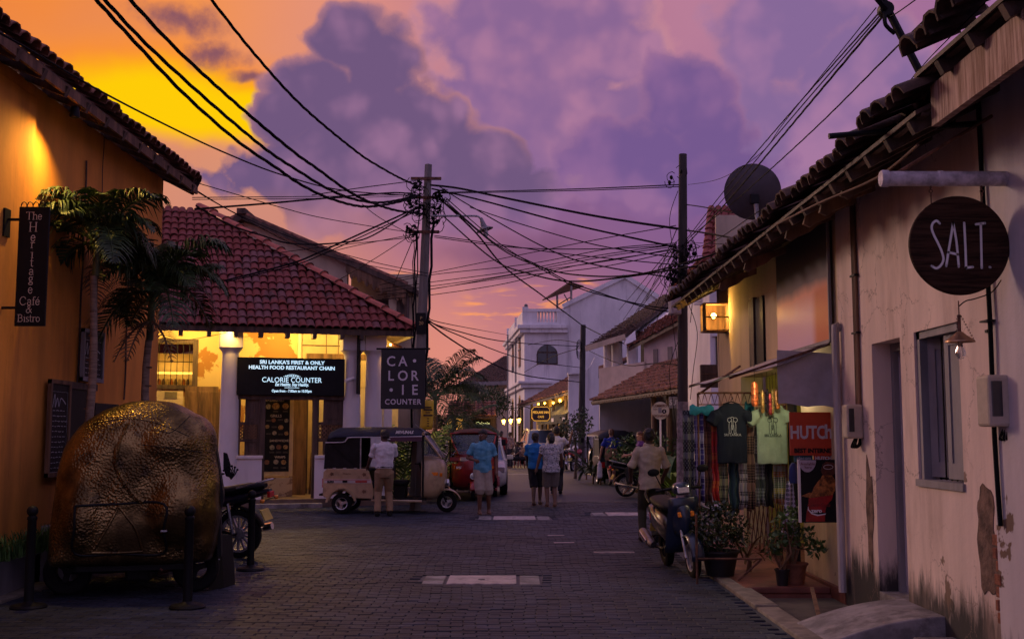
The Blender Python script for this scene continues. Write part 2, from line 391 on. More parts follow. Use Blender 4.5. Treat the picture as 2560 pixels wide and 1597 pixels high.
# ================================================================== palette
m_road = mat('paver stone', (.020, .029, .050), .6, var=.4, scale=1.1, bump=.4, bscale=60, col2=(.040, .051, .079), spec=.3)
m_joint = mat('road bed', (.035, .034, .038), .9, var=.3)
m_conc = mat('grey concrete', (.26, .245, .24), .85, var=.35, scale=4, bump=.7, bscale=16, bdist=.02); weather(m_conc, 2.4, .5, .64, (.09, .08, .08), .7)
m_slab = mat('pale manhole slab', (.50, .42, .40), .8, var=.15, scale=6)
m_kerb = mat('kerb concrete', (.22, .19, .15), .85, var=.35, scale=5, bump=.4)
m_drain = mat('wet dark drain', (.03, .026, .022), .5, var=.4)
m_redslab = mat('red oxide floor', (.19, .065, .045), .55, var=.3, scale=4)
m_orange = mat('orange limewash', (.72, .28, .04), .85, var=.16, scale=1.6, bump=.25, bscale=14, streak=(1, 1, .35))
m_black = mat('black paint', (.009, .009, .010), .55, var=.2, spec=.2)
m_tile = mat('red clay tile', (.40, .095, .07), .85, var=.45, scale=3.4, bump=.3, bscale=24, col2=(.25, .075, .07), spec=.2)
m_tileold = mat('old brown tile', (.19, .085, .06), .9, var=.6, scale=5, bump=.4, bscale=20, col2=(.36, .15, .10))
m_tiledark = mat('mossy dark tile', (.075, .052, .045), .9, var=.5, scale=6, bump=.5, bscale=18, col2=(.16, .09, .065))
m_ridge = mat('ridge tile', (.47, .13, .085), .75, var=.25, scale=3)
m_wood = mat('dark old timber', (.075, .045, .032), .7, var=.5, scale=9, streak=(1, 1, .12), bump=.5, bscale=30)
m_woodl = mat('weathered timber', (.16, .085, .045), .75, var=.5, scale=8, streak=(1, 1, .12), bump=.5, bscale=26)
m_white = mat('white limewash', (.84, .79, .79), .8, var=.10, scale=1.2, bump=.2, bscale=12, streak=(1, 1, .4))
m_cream = mat('cream limewash', (.62, .50, .36), .85, var=.14, scale=1.5, bump=.2, bscale=12, streak=(1, 1, .3))
m_steel = mat('galvanised steel', (.42, .41, .42), .45, .7, var=.25, scale=12)
m_rust = mat('rusty iron', (.14, .06, .035), .85, var=.5, scale=14, bump=.4)
m_pole = mat('weathered concrete pole', (.20, .18, .17), .85, var=.3, scale=3, streak=(1, 1, .15), bump=.3)
m_poled = mat('tarred dark pole', (.055, .045, .042), .85, var=.5, scale=4, streak=(1, 1, .1), bump=.5)
m_wire = mat('black cable', (.008, .008, .009), .7, var=0, bump=0, spec=.08)
m_glass = mat('dark glass', (.02, .022, .03), .06, var=0, bump=0, spec=.8)
m_letw = mat('white lettering', (.80, .76, .76), .6, var=.05, bump=0)
m_letc = mat('cream lettering', (.78, .66, .50), .6, var=.05, bump=0)
m_grey = mat('grey paint', (.24, .225, .24), .7, var=.2, scale=4, streak=(1, 1, .3))
m_pvc = mat('grey plastic pipe', (.42, .38, .37), .55, var=.25, scale=5, streak=(1, 1, .2))
m_plate = mat('meter box plastic', (.50, .42, .33), .55, var=.12, scale=8)
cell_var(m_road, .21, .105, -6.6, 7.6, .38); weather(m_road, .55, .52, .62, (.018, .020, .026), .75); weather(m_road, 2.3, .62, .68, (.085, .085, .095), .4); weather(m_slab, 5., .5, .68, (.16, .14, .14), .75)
weather(m_tile, 1.5, .56, .68, (.10, .06, .06), .8); weather(m_tile, 7., .60, .66, (.16, .14, .11), .55); weather(m_white, 2.2, .52, .74, (.27, .24, .26), .55, (1, 1, .09)); weather(m_cream, 2.2, .52, .74, (.25, .19, .15), .5, (1, 1, .09)); weather(m_orange, 1.8, .5, .7, (.30, .10, .02), .5, (1, 1, .14)); weather(m_tileold, 2., .56, .66, (.05, .045, .04), .7)
# patchy plaster for the verandah wall: two paint layers with ragged edges, lying in the wall itself
def patchy(name, c1, c2, sc, lo, hi, c3=None):
 m = mat(name, c1, .85, var=0, bump=.25, bscale=18); nt = m.node_tree; q = NG(nt); p = nt.nodes['Principled BSDF']
 pos = q.n('ShaderNodeNewGeometry').outputs['Position']
 f = q.mr(q.noise(pos, sc, 7., .6, dist=.4), lo, hi)
 col = q.mix(f, c1, c2)
 if c3: col = q.mix(q.mr(q.noise(pos, sc * 2.3, 6., .65), .60, .66), col, c3)
 nt.links.new(col, p.inputs['Base Color']); return m
m_patch = patchy('peeling yellow plaster', (.60, .44, .20), (.34, .155, .04), 1.15, .50, .53)
# lime wall with black mould creeping up from the ground and bare patches of render
def mould(name, base, top, amp, sc, z0=0.0):
 m = mat(name, base, .88, var=0, bump=.3, bscale=16); nt = m.node_tree; q = NG(nt); p = nt.nodes['Principled BSDF']
 pos = q.n('ShaderNodeNewGeometry').outputs['Position']; se = q.n('ShaderNodeSeparateXYZ'); nt.links.new(pos, se.inputs[0])
 mp = q.n('ShaderNodeMapping'); nt.links.new(pos, mp.inputs[0]); mp.inputs['Scale'].default_value = (1, 1, .16)
 st = q.noise(mp.outputs[0], sc, 7., .7); big = q.noise(mp.outputs[0], 1.1, 3., .5)
 wash = q.mr(q.noise(mp.outputs[0], 2.2, 6., .65), .3, .7)
 col = q.mix(wash, tuple(x * .86 for x in base), tuple(min(1, x * 1.1) for x in base))
 h = q.m('ADD', q.m('MULTIPLY', q.m('SUBTRACT', st, .5), amp), q.m('MULTIPLY', q.m('SUBTRACT', big, .5), amp * 1.2))
 f = q.mr(q.m('ADD', se.outputs[2], h), z0 + top, z0 + top - .28)
 fr = q.mr(q.noise(pos, 1.25, 5., .65, dist=.3), .615, .635)
 fr = q.m('MULTIPLY', fr, q.mr(se.outputs[2], 1.7, 1.2))
 col = q.mix(fr, col, (.20, .13, .09))
 col = q.mix(f, col, (.035, .032, .032))
 nt.links.new(col, p.inputs['Base Color']); return m
m_salt = mould('salt wall lime', (.78, .62, .54), .50, .8, 9.); weather(m_salt, 1.6, .50, .72, (.42, .30, .24), .6, (1, 1, .22)); weather(m_salt, 1.7, .0, .012, (.2, .14, .11), .7, None, True)
m_pilas = mould('pilaster lime', (.62, .56, .56), .42, .9, 8.)
m_shopw = mould('shop wall lime', (.60, .46, .27), .12, .3, 8.)
# ================================================================== ground
b = MB(); b.add([(-900, -300, -.07), (900, -300, -.07), (900, 1800, -.07), (-900, 1800, -.07)], [(0, 1, 2, 3)])
ground = struct(b.build('ground', mat('packed earth', (.10, .085, .07), .9, var=.3)))
# road bed sheet: brick pattern carries on beyond the built pavers
mr_ = mat('road far', (.09, .088, .096), .6, var=0, bump=0); nt = mr_.node_tree; q = NG(nt); p = nt.nodes['Principled BSDF']
pos = q.n('ShaderNodeNewGeometry').outputs['Position']
br = q.n('ShaderNodeTexBrick'); nt.links.new(pos, br.inputs[0]); br.inputs['Scale'].default_value = 1.
for k_, v_ in (('Brick Width', .21), ('Row Height', .105), ('Mortar Size', .006)): br.inputs[k_].default_value = v_
br.inputs['Color1'].default_value = (.028, .036, .058, 1); br.inputs['Color2'].default_value = (.046, .056, .08, 1); br.inputs['Mortar'].default_value = (.025, .026, .03, 1)
nt.links.new(q.mix(q.mr(q.noise(pos, .8, 6., .65), .35, .7, 0., .45), br.outputs[0], (.05, .05, .055)), p.inputs['Base Color'])
bn = q.n('ShaderNodeBump'); bn.inputs['Strength'].default_value = .4; bn.inputs['Distance'].default_value = .006
nt.links.new(br.outputs[1], bn.inputs['Height']); bn.invert = True; nt.links.new(bn.outputs[0], p.inputs['Normal'])
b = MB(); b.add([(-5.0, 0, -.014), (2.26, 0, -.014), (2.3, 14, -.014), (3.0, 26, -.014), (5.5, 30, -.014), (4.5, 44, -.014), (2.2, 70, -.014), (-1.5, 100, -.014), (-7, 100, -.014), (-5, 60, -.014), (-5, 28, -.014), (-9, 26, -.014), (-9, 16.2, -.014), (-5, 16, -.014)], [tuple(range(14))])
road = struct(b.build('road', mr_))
# pavers: courses laid across the street
PW, PL = .105, .21
def paver_base(y): return -5.0 if y < 16.1 else -6.6
def in_cover(x, y):
 for (cx, cy, w, d) in COVERS:
  if abs(x - cx) < w / 2 + .06 and abs(y - cy) < d / 2 + .03: return True
 return False
c1 = (gnd(1204, 1448)); c2 = gnd(1285, 1294); c3 = gnd(1565, 1284)
COVERS = [(c1.x, c1.y, 1.28, .72), (c2.x, c2.y, 1.36, .85), (c3.x, c3.y, 1.36, .85)]
near = []; bulk = MB(); rows = int((27.2 - 7.6) / PW); rr = random.Random(3)
for j in range(rows):
 y = 7.6 + j * PW; x = -6.6 + (PL / 2 if j % 2 else 0) + .02 * sin(y * 3)
 xr = 2.24 + (0 if y < 14 else (y - 14) * .06)
 while x < xr - PL:
  if x > paver_base(y) - .02 and not in_cover(x + PL / 2, y + PW / 2):
   s_ = (x + PL / 2) / (y + .01)
   z = rr.uniform(-.003, .003) - .006 * max(0, noise.noise((x * .7, y * .7, 3.))) + (-.004 if rr.random() < .05 else 0)
   tl = rr.uniform(-.006, .006), rr.uniform(-.01, .01)
   if abs(s_) < .47: near.append((y, x, z, tl))
  x += PL
near.sort(key=lambda t: (t[0] // .105, abs(t[1])))
cen = [t for t in near if t[0] < 10.2 and t[1] > -4.6]
solo = sorted(cen, key=lambda t: t[0])[:296]; ss = set(id(t) for t in solo)
def paver_geo(mb, x, y, z, tl):
 h = .0015; e = .0055; X0, X1, Y0, Y1 = x + .003, x + PL - .003, y + .003, y + PW - .003
 zz = lambda px_, py_: z + tl[0] * (px_ - x - PL / 2) + tl[1] * (py_ - y - PW / 2)
 vs_ = [(X0, Y0, -.02), (X1, Y0, -.02), (X1, Y1, -.02), (X0, Y1, -.02)]
 vs_ += [(a, c, zz(a, c) - .006) for a, c in ((X0, Y0), (X1, Y0), (X1, Y1), (X0, Y1))]
 vs_ += [(a, c, zz(a, c)) for a, c in ((X0 + e, Y0 + e), (X1 - e, Y0 + e), (X1 - e, Y1 - e), (X0 + e, Y1 - e))]
 fs_ = [(8, 9, 10, 11)] + [(4 + i, 4 + (i + 1) % 4, 8 + (i + 1) % 4, 8 + i) for i in range(4)] + [(i, (i + 1) % 4, 4 + (i + 1) % 4, 4 + i) for i in range(4)]
 mb.add(vs_, fs_)
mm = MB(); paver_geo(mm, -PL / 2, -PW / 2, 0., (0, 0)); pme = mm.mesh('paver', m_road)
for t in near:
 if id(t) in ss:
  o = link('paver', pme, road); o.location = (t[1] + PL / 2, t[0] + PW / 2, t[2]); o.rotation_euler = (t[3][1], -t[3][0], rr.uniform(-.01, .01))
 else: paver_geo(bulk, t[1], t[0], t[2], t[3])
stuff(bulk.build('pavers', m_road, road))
# manhole covers: pale slab between two rough end slabs
for n_, (cx, cy, w, d) in enumerate(COVERS):
 t = thing('manhole_cover', ['pale concrete manhole slab nearest the camera in the road', 'pale concrete manhole slab in front of the blue shirt man', 'pale concrete manhole slab beside the man in the beige shirt'][n_], 'manhole cover', (cx, cy, 0), 0, 'manhole slabs in the road')
 MB().box(-w * .29, w * .30, -d / 2, d / 2, -.02, .004).build('slab', m_slab, t, bevel=.006)
 MB().box(-w / 2, -w * .32, -d / 2, d / 2, -.02, .001).build('end_slab', m_conc, t, bevel=.006)
 MB().box(w * .33, w / 2, -d / 2 - .02, d / 2, -.02, .001).build('end_slab', m_conc, t, bevel=.006)
 MB().box(-.035, .035, -.03, .03, .0, .007).build('lifting_slot', m_black, t)
# pale patch bricks and a line of thin white paint across the road
for px, py, w in ((1390, 1338, .26), (1535, 1380, .55), (1410, 1356, .3)):
 p_ = gnd(px, py); o = MB().box(p_.x - w / 2, p_.x + w / 2, p_.y - .05, p_.y + .05, -.01, .0065).build('patch_brick', m_slab, road)
p_, p2_ = gnd(1258, 1184), gnd(1330, 1184); MB().box(p_.x - .2, p2_.x, p_.y - .05, p_.y + .05, -.012, -.0095).build('painted_line', m_letw, road)
p_, p2_ = gnd(1395, 1254), gnd(1600, 1256); MB().beam(V((p_.x, p_.y, .004)), V((p2_.x, p2_.y, .004)), .05, .006).build('painted_line', m_conc, road)
# ------------------------------------------------------------------ right kerb, drain, slab bridge
b = MB()
for i in range(9):
 y0 = 5.5 + i * 1.02; b2 = MB().box(2.25 + rr.uniform(-.01, .01), 2.47, y0, y0 + 1.0, -.3, .022 + rr.uniform(-.008, .008));
 o = b2.build('kerb_stone', m_kerb, bevel=.012)
 if i == 0: kerb = struct(o); o.name = 'kerb'
 else: o.parent = kerb
b = MB(); b.box(2.47, 3.32, 5.5, 13.0, -.52, -.5)
drain = struct(b.build('drain', m_drain))
MB().box(2.44, 2.475, 5.5, 14, -.5, -.03).build('drain_side', m_drain, drain)
t = thing('drain_slab', 'red floor slab over the drain carrying the potted plants', 'slab')
MB().box(2.40, 3.28, 11.75, 16.6, -.03, .035).build('slab_top', m_redslab, t, bevel=.01)
MB().box(2.42, 3.28, 11.72, 11.80, -.5, -.035).build('slab_edge', m_redslab, t)
t = thing('door_ramp', 'curved grey concrete ramp from the kerb up to the house door', 'ramp')
P = []
for i in range(9):
 u = i / 8; x = 2.40 + .92 * u; z = .02 + .20 * (1 - (1 - u) ** 1.8); P.append((x, z))
poly = [(x, z) for x, z in P] + [(3.32, .06), (3.0, .02), (2.7, -.06), (2.40, -.2)]
MB().prism(poly, (0, 8.72, 0), (1, 0, 0), (0, 0, 1), (0, .95, 0)).build('ramp_slab', m_conc, t, smooth=True, bevel=.01)
t = thing('door_step', 'low grey concrete step beside the mouldy house wall', 'step'); MB().box(2.98, 3.30, 8.0, 8.55, -.5, .10).build('step_block', m_conc, t, bevel=.02)
t = thing('drain_rod', 'thin wooden stick leaning out of the dark roadside drain', 'stick')
MB().beam(at(2052, 1560, 9.9) , at(2030, 1470, 10.9), .035, .02).build('stick', m_woodl, t)
# left pavement strip and planter at the foot of the orange wall
b = MB(); b.box(-5.12, -4.86, 5, 16.1, -.05, .03); o = struct(b.build('pavement', m_kerb, bevel=.01))
# ================================================================== left orange house
HX = -5.1
hh = thing('orange_house', 'orange limewashed house with tiled eave along the left side', 'house')
MB().box(-9.5, HX, 3.5, 16.1, -.05, 5.3).build('wall', m_orange, hh)
MB().box(HX - .01, HX + .02, 3.5, 16.1, 0, .32).build('plinth', m_grey, hh)
MB().box(HX, HX + .05, 3.5, 11.62, .32, 5.15).build('pilaster', m_orange, hh, bevel=.01)
EX, EZ, SLp = -4.68, 5.22, .52
b = MB(); b.solid([(EX, 3.5, EZ), (EX, 16.35, EZ), (-9.5, 16.35, EZ + 4.82 * SLp), (-9.5, 3.5, EZ + 4.82 * SLp)], (0, 0, .05)); b.build('roof_deck', m_wood, hh)
MB().box(EX - .02, EX + .012, 3.5, 16.36, EZ - .08, EZ + .03).build('fascia', m_woodl, hh)
for i in range(22):
 y = 3.9 + i * .58; MB().beam((EX + .02, y, EZ - .06), (HX - .05, y, EZ + .4 * SLp - .06), .07, .11).build('rafter', m_wood, hh)
MB().beam((EX, 16.36, EZ + .02), (-9.5, 16.36, EZ + 4.82 * SLp + .02), .04, .26).build('verge_board', m_wood, hh)
tm = tile_mesh(.2, .34, m_tileold)
ti = math.atan(SLp);
for i in range(60):
 y = 4.5 + i * .198
 o = link('roof_tile', tm, hh); o.rotation_mode = 'XYZ'
 mx = Matrix.Rotation(pi / 2, 4, 'Z') @ Matrix.Rotation(ti, 4, 'X')
 o.matrix_local = Matrix.Translation((EX + .07 + rr.uniform(-.025, .02), y, EZ + .06 + rr.uniform(-.012, .012))) @ mx @ Matrix.Rotation(rr.uniform(-.05, .05), 4, 'Z')
stuff(tile_field((EX - .2, 16.3, EZ + .18), (EX - .2, 4.5, EZ + .18), (-9.4, 4.5, EZ + 5 * SLp + .07), (-9.4, 16.3, EZ + 5 * SLp + .07), .2, .33, r_seed=4).build('upper_tiles', m_tiledark, hh))
for i in range(14):   # verge tiles down the far gable end
 f0 = i / 14; p_ = V((EX, 16.3, EZ + .1)).lerp(V((-9.5, 16.3, EZ + 4.82 * SLp + .1)), f0); p2_ = V((EX, 16.3, EZ + .1)).lerp(V((-9.5, 16.3, EZ + 4.82 * SLp + .1)), f0 + .075)
 MB().tube([p_ + V((0, 0, .02)), p2_], [.10, .085], 8).build('verge_tile', m_tiledark, hh, smooth=True)
# dark doorways
d0, d1 = onx(166, 1000, HX).y, onx(232, 1000, HX).y
MB().box(HX, HX + .03, d0, d1 - .02, 0.03, 2.12).build('door', m_black, hh)
MB().box(HX, HX + .06, d0 - .07, d0, 0.03, 2.18).build('door_frame', m_wood, hh); MB().box(HX, HX + .055, d0 - .07, d1, 2.122, 2.2).build('door_head', m_wood, hh)
d2 = onx(292, 1000, HX).y
MB().box(HX, HX + .028, d1 + .02, d2, 0.03, 1.98).build('shutter', m_black, hh)
# conduits on the wall
for px, py0, py1, r_ in ((205, 395, 960, .012), (254, 330, 660, .006), (318, 560, 1000, .012)):
 a_, c_ = onx(px, py0, HX + .02), onx(px, py1, HX + .02); y_ = (a_.y + c_.y) / 2
 pts = [V((HX + .022, y_ + .012 * sin(k * 1.7), a_.z + (c_.z - a_.z) * k / 10)) for k in range(11)]
 MB().tube(pts, r_, 6).build('conduit', m_wood, hh)
# eave downlight
ly = 11.85; lp = V((HX + .36, ly, 5.04))
t = thing('eave_downlight', 'small lit spotlight under the eave of the orange house', 'lamp', lp)
MB().lathe([(.0, .09), (.04, .09), (.055, .0), (.05, -.03)], n=14).build('housing', m_black, t, smooth=True)
MB().lathe([(.0, -.025), (.042, -.02)], n=14).build('lens', mat('lit lens', (1, 1, 1), emit=(1, .86, .62), es=22, var=0, bump=0), t)
sl = bpy.data.lights.new('downlight_beam', 'SPOT'); sl.energy = 150; sl.color = (1, .60, .12); sl.spot_size = R(150); sl.spot_blend = 1.; sl.shadow_soft_size = .03
so = bpy.data.objects.new('downlight_beam', sl); COL.objects.link(so); so.parent = t; so.location = (0, 0, -.05); so.rotation_euler = V((.05, -.30, -1)).to_track_quat('-Z', 'Y').to_euler()
# hanging black sign of the orange house
sgY = 11.0
t = thing('hanging_sign', 'tall black hanging cafe sign with white serif letters on the orange wall', 'sign')
a_, c_ = at(46, 517, sgY), at(107, 815, sgY); x0, x1 = at(42, 660, sgY).x, at(118, 660, sgY).x; z0, z1 = c_.z, a_.z
MB().box(x0, x1, sgY, sgY + .03, z0, z1).build('board', m_black, t, bevel=.004)
for z in (z1 - .14, z0 + .17): MB().box(HX, x0 + .02, sgY + .005, sgY + .025, z, z + .025).build('bracket', m_black, t)
MB().box(HX + .05, HX + .07, sgY - .05, sgY + .08, z1 - .3, z1 - .02).build('bracket_plate', m_black, t)
for i in range(5):
 MB().tube([V((x0 + .04 + .06 * i + .03 * cos(a), sgY + .015, z1 + .002 + .05 * sin(a))) for a in [k * pi / 6 for k in range(7)]], .005, 5).build('scroll', m_black, t)
# serif stroke letters
SER = {'T': ([[(0, 1), (.8, 1)], [(.4, 1), (.4, 0)]], [(.4, 0), (0, .96, 'v'), (.8, .96, 'v')]),
 'H': ([[(.1, 0), (.1, 1)], [(.75, 0), (.75, 1)], [(.1, .52), (.75, .52)]], [(.1, 0), (.1, 1), (.75, 0), (.75, 1)]),
 'h': ([[(.1, 0), (.1, 1)], [(.1, .5)] + arc(.33, .45, .22, .22, 150, 0, 8) + [(.55, 0)]], [(.1, 0), (.55, 0), (.05, 1)]),
 'e': ([[(.06, .36), (.52, .36)] + arc(.29, .33, .24, .34, 8, 330, 14)], []),
 'r': ([[(.12, 0), (.12, .66)], [(.12, .45)] + arc(.34, .45, .2, .2, 160, 50, 5)], [(.12, 0), (.08, .66)]),
 'i': ([[(.15, 0), (.15, .66)], [(.14, .9), (.16, .91)]], [(.15, 0), (.1, .66)]),
 't': ([[(.18, .9), (.18, .12)] + arc(.3, .12, .12, .12, 180, 300, 5), [(0, .66), (.4, .66)]], []),
 'a': ([arc(.28, .48, .2, .18, 160, 0, 7) + [(.48, .1), (.56, .02)], arc(.28, .17, .22, .18, 0, 360, 12)], []),
 'g': ([arc(.27, .44, .2, .21, 0, 360, 12), [(.2, .24), (.12, .12), (.3, .06), (.5, .0), (.5, -.14)] + arc(.27, -.14, .24, .14, 0, -260, 10), [(.42, .62), (.56, .68)]], []),
 'C': ([arc(.46, .5, .42, .51, 45, 318, 18)], [(.77, .8, 'v')]),
 'f': ([[(.18, 0), (.18, .78)] + arc(.34, .8, .16, .2, 180, 50, 6), [(.02, .64), (.4, .64)]], [(.18, 0)]),
 'B': ([[(.12, 0), (.12, 1)], [(.12, 1)] + arc(.36, .77, .26, .23, 90, -90, 8) + [(.12, .54)], [(.12, .54), (.36, .54)] + arc(.4, .27, .3, .27, 90, -90, 8) + [(.12, 0)]], [(.06, 0), (.06, 1)]),
 's': ([arc(.24, .5, .17, .15, 40, 265, 8) + arc(.24, .17, .19, .17, 85, -150, 9)], []),
 'o': ([arc(.29, .33, .25, .33, 0, 360, 16)], []),
 '&': ([[(.8, .0), (.3, .7)] + arc(.42, .82, .16, .17, 200, -30, 8) + [(.3, .5)] + arc(.3, .24, .24, .24, 120, 330, 9) + [(.75, .5)]], [])}
SER['é'] = (SER['e'][0] + [[(.25, .82), (.45, 1.0)]], [])
ADV = {'T': .86, 'H': .95, 'h': .68, 'e': .6, 'r': .5, 'i': .32, 't': .44, 'a': .62, 'g': .6, 'C': .92, 'f': .42, 'B': .82, 's': .48, 'o': .62, '&': .95, 'é': .6}
def serif_line(mb, s, cx, base, h, o, e1, e2, w=.085):
 W = sum(ADV[c] for c in s) * h; x = cx - W / 2
 for c in s:
  st, se = SER[c]
  for k_, pl in enumerate(st):
   pts = [(x + a * h * .95, base + b_ * h) for a, b_ in pl]
   ang = abs(pts[-1][0] - pts[0][0]) > abs(pts[-1][1] - pts[0][1]) and len(pts) == 2
   mb.ribbon(pts, h * (w * .55 if ang else w * 1.25 if len(pts) < 4 else w), o, e1, e2)
  for z in se:
   px_, py_ = x + z[0] * h * .95, base + z[1] * h
   if len(z) == 3: mb.ribbon([(px_, py_ - .1 * h), (px_, py_ + .06 * h)], h * .05, o, e1, e2)
   else: mb.ribbon([(px_ - .13 * h, py_), (px_ + .13 * h, py_)], h * .05, o, e1, e2)
  x += ADV[c] * h
mb = MB(); cxs = (x0 + x1) / 2
for s_, py, hp in (('The', 549, 17), ('H', 579, 21), ('e', 603, 20), ('r', 620, 19), ('i', 645, 19), ('t', 666, 19), ('a', 687, 19), ('g', 706, 19), ('e', 733, 19), ('Café', 762, 18), ('&', 782, 17), ('Bistro', 804, 16)):
 z = at(80, py, sgY).z; serif_line(mb, s_, cxs + (666 - py) * .00004, z, hp * sgY / F * 1.12, (0, sgY - .003, 0), (1, 0, 0), (0, 0, 1))
mb.build('lettering', m_letc, t)
# chalkboards and picture on the orange wall
m_chalk = mat('chalk', (.42, .42, .48), .9, var=.2, bump=0)
def wall_board(name, label, x0p, x1p, yt, yb, fm, lines, cat='chalkboard'):
 ya, yb_ = onx(x0p, yt, HX).y, onx(x1p, yt, HX).y; z1, z0 = onx((x0p + x1p) / 2, yt, HX).z, onx((x0p + x1p) / 2, yb, HX).z
 t = thing(name, label, cat)
 MB().box(HX + .055, HX + .075, ya + .04, yb_ - .04, z0 + .04, z1 - .04).build('panel', m_black, t)
 X0, X1 = HX + .052, HX + .095
 MB().box(X0, X1, ya, yb_, z1 - .045, z1).build('frame_rail', fm, t); MB().box(X0, X1, ya, yb_, z0, z0 + .045).build('frame_rail', fm, t)
 MB().box(X0, X1 - .001, ya, ya + .045, z0, z1).build('frame_stile', fm, t); MB().box(X0, X1 - .001, yb_ - .045, yb_, z0, z1).build('frame_stile', fm, t)
 mb = MB(); r_ = random.Random(5); w = yb_ - ya - .13
 mb.ribbon([(0.02, .05), (w, .05), (w, z1 - z0 - .13), (.02, z1 - z0 - .13), (.02, .05)], .006, (HX + .0765, ya + .065, z0), (0, 1, 0), (0, 0, 1))
 mb.ribbon(sp2([(.03, z1 - z0 - .3), (.08, z1 - z0 - .16), (.1, z1 - z0 - .3), (.15, z1 - z0 - .2), (.2, z1 - z0 - .29), (.25, z1 - z0 - .2), (w - .05, z1 - z0 - .26)]), .014, (HX + .0765, ya + .065, z0), (0, 1, 0), (0, 0, 1))
 for k in range(lines):
  zz = (z1 - z0 - .38) * (1 - k / lines) + .04; xx = .04
  while xx < w - .06:
   l = r_.uniform(.03, .08); mb.ribbon([(xx, zz), (xx + l * .5, zz + r_.uniform(-.006, .006)), (xx + l, zz)], .008, (HX + .0765, ya + .065, z0), (0, 1, 0), (0, 0, 1)); xx += l + .03
 mb.build('chalk_writing', m_chalk, t); return t
wall_board('menu_chalkboard', 'tall wood framed chalkboard with white writing on the orange wall', 108, 160, 950, 1190, m_woodl, 12)
wall_board('framed_picture', 'dark framed picture on the orange wall behind the palm trunk', 192, 245, 826, 955, m_grey, 4, 'picture')
# planter and box at the foot of the wall
t = thing('concrete_planter', 'low grey concrete planter with grass in the left corner', 'planter')
p0_, p1_ = gnd(-60, 1520), gnd(128, 1446); ptop = .42
d_ = (p1_ - p0_);
MB().solid([(p0_.x, p0_.y, 0), (p1_.x, p1_.y, 0), (-5.08, p1_.y + .05, 0), (-5.08, p0_.y, 0)], (0, 0, ptop)).build('trough', m_grey, t, bevel=.01)
b = MB(); r_ = random.Random(9)
for i in range(420):
 f0 = r_.random(); bx = V((-5.0, 0, 0)).lerp(V((-4.78, 0, 0)), r_.random()).x; by = p0_.y + .1 + (p1_.y - p0_.y - .35) * f0; h = r_.uniform(.10, .26); a = r_.uniform(0, 6.28); w = .007
 tip = V((bx + cos(a) * h * .5, by + sin(a) * h * .5, ptop + h)); md = V((bx + cos(a) * h * .15, by + sin(a) * h * .15, ptop + h * .6))
 e = V((-sin(a), cos(a), 0)) * w; o_ = V((bx, by, ptop - .02)); b.add([o_ - e, o_ + e, md + e, md - e, tip], [(0, 1, 2, 3), (3, 2, 4)])
b.build('grass', mat('planter grass', (.05, .12, .02), .7, var=.4, scale=10, bump=0), t)
t = thing('utility_box', 'grey box at the foot of the orange wall behind the elephant', 'box')
p_ = onx(118, 1400, HX + .1).y; MB().box(HX + .02, HX + .38, p_, p_ + .45, .03, .62).build('cabinet', m_grey, t, bevel=.01)
# ================================================================== poles and their fittings
def uz(p, q, n=10): return [p.lerp(q, i / n) for i in range(n + 1)]
t = thing('utility_pole', 'leaning grey concrete utility pole behind the cream tuk tuk', 'utility pole')
pb, pt = at(1037, 1275, 23.9), at(1071, 411, 23.9); pb.z = -.1
P1 = lambda f0: pb.lerp(pt, f0)
MB().tube(uz(pb, pt, 4), [.125, .118, .11, .10, .082], 4).build('pole_shaft', m_pole, t, bevel=.01)
for f0, px in ((.80, 0), (.9, 0), (.955, 0)):
 c_ = P1(f0); MB().beam(c_ + V((-.36, -.1, 0)), c_ + V((.30, -.1, 0)), .05, .06).build('crossarm', m_rust, t)
c_ = P1(.33); pl = MB().box(c_.x - .10, c_.x + .09, c_.y - .16, c_.y - .14, c_.z - .02, c_.z + .4)
pz = P1(.535); MB().box(pz.x - .11, pz.x + .09, pz.y - .16, pz.y - .135, pz.z - .22, pz.z + .24).build('number_plate', m_black, t)
text('P', .09, mat('faded yellow print', (.55, .38, .16), .8, bump=0), t, (pz.x - .01, pz.y - .163, pz.z + .13)); text('20', .1, MATS['faded yellow print'], t, (pz.x - .01, pz.y - .163, pz.z + .02))
r_ = random.Random(21)
for f0, sx_ in ((.885, -.28), (.875, .22), (.93, -.2), (.905, .28), (.80, -.3), (.83, .2), (.86, -.12)):    # knots of insulators, clamps and looped wire
 c_ = P1(f0) + V((sx_, -.15, 0)); mb = MB()
 for k in range(7):
  q_ = c_ + V((r_.uniform(-.10, .10), r_.uniform(-.06, .06), r_.uniform(-.13, .13))); mb.lathe([(.0, -.05), (.03, -.045), (.02, -.02), (.036, 0), (.02, .02), (.03, .045), (0, .05)], q_, (r_.uniform(-1, 1), 0, r_.uniform(-.5, .5)), 8)
 for k in range(6):
  R0 = r_.uniform(.07, .17); a0 = r_.uniform(0, 6); q_ = c_ + V((r_.uniform(-.12, .12), 0, r_.uniform(-.16, .12)))
  mb.tube([q_ + V((R0 * cos(a0 + s * .7), r_.uniform(-.03, .03), R0 * 1.1 * sin(a0 + s * .7))) for s in range(8)], .009, 5)
 stuff(mb.build('wire_cluster', m_wire, t, smooth=True))
for sx_, f0, f1, r__ in ((-.20, .80, .2, .018), (-.16, .9, .15, .014), (.16, .86, .3, .028), (-.24, .78, .3, .01)):
 a_, c_ = P1(f0) + V((sx_, -.12, 0)), P1(f1) + V((sx_ * .7, -.14, 0))
 MB().tube([a_.lerp(c_, k / 14) + V((.02 * sin(k * 2.1), 0, 0)) for k in range(15)], r__, 6).build('down_cable', m_wire, t, smooth=True)
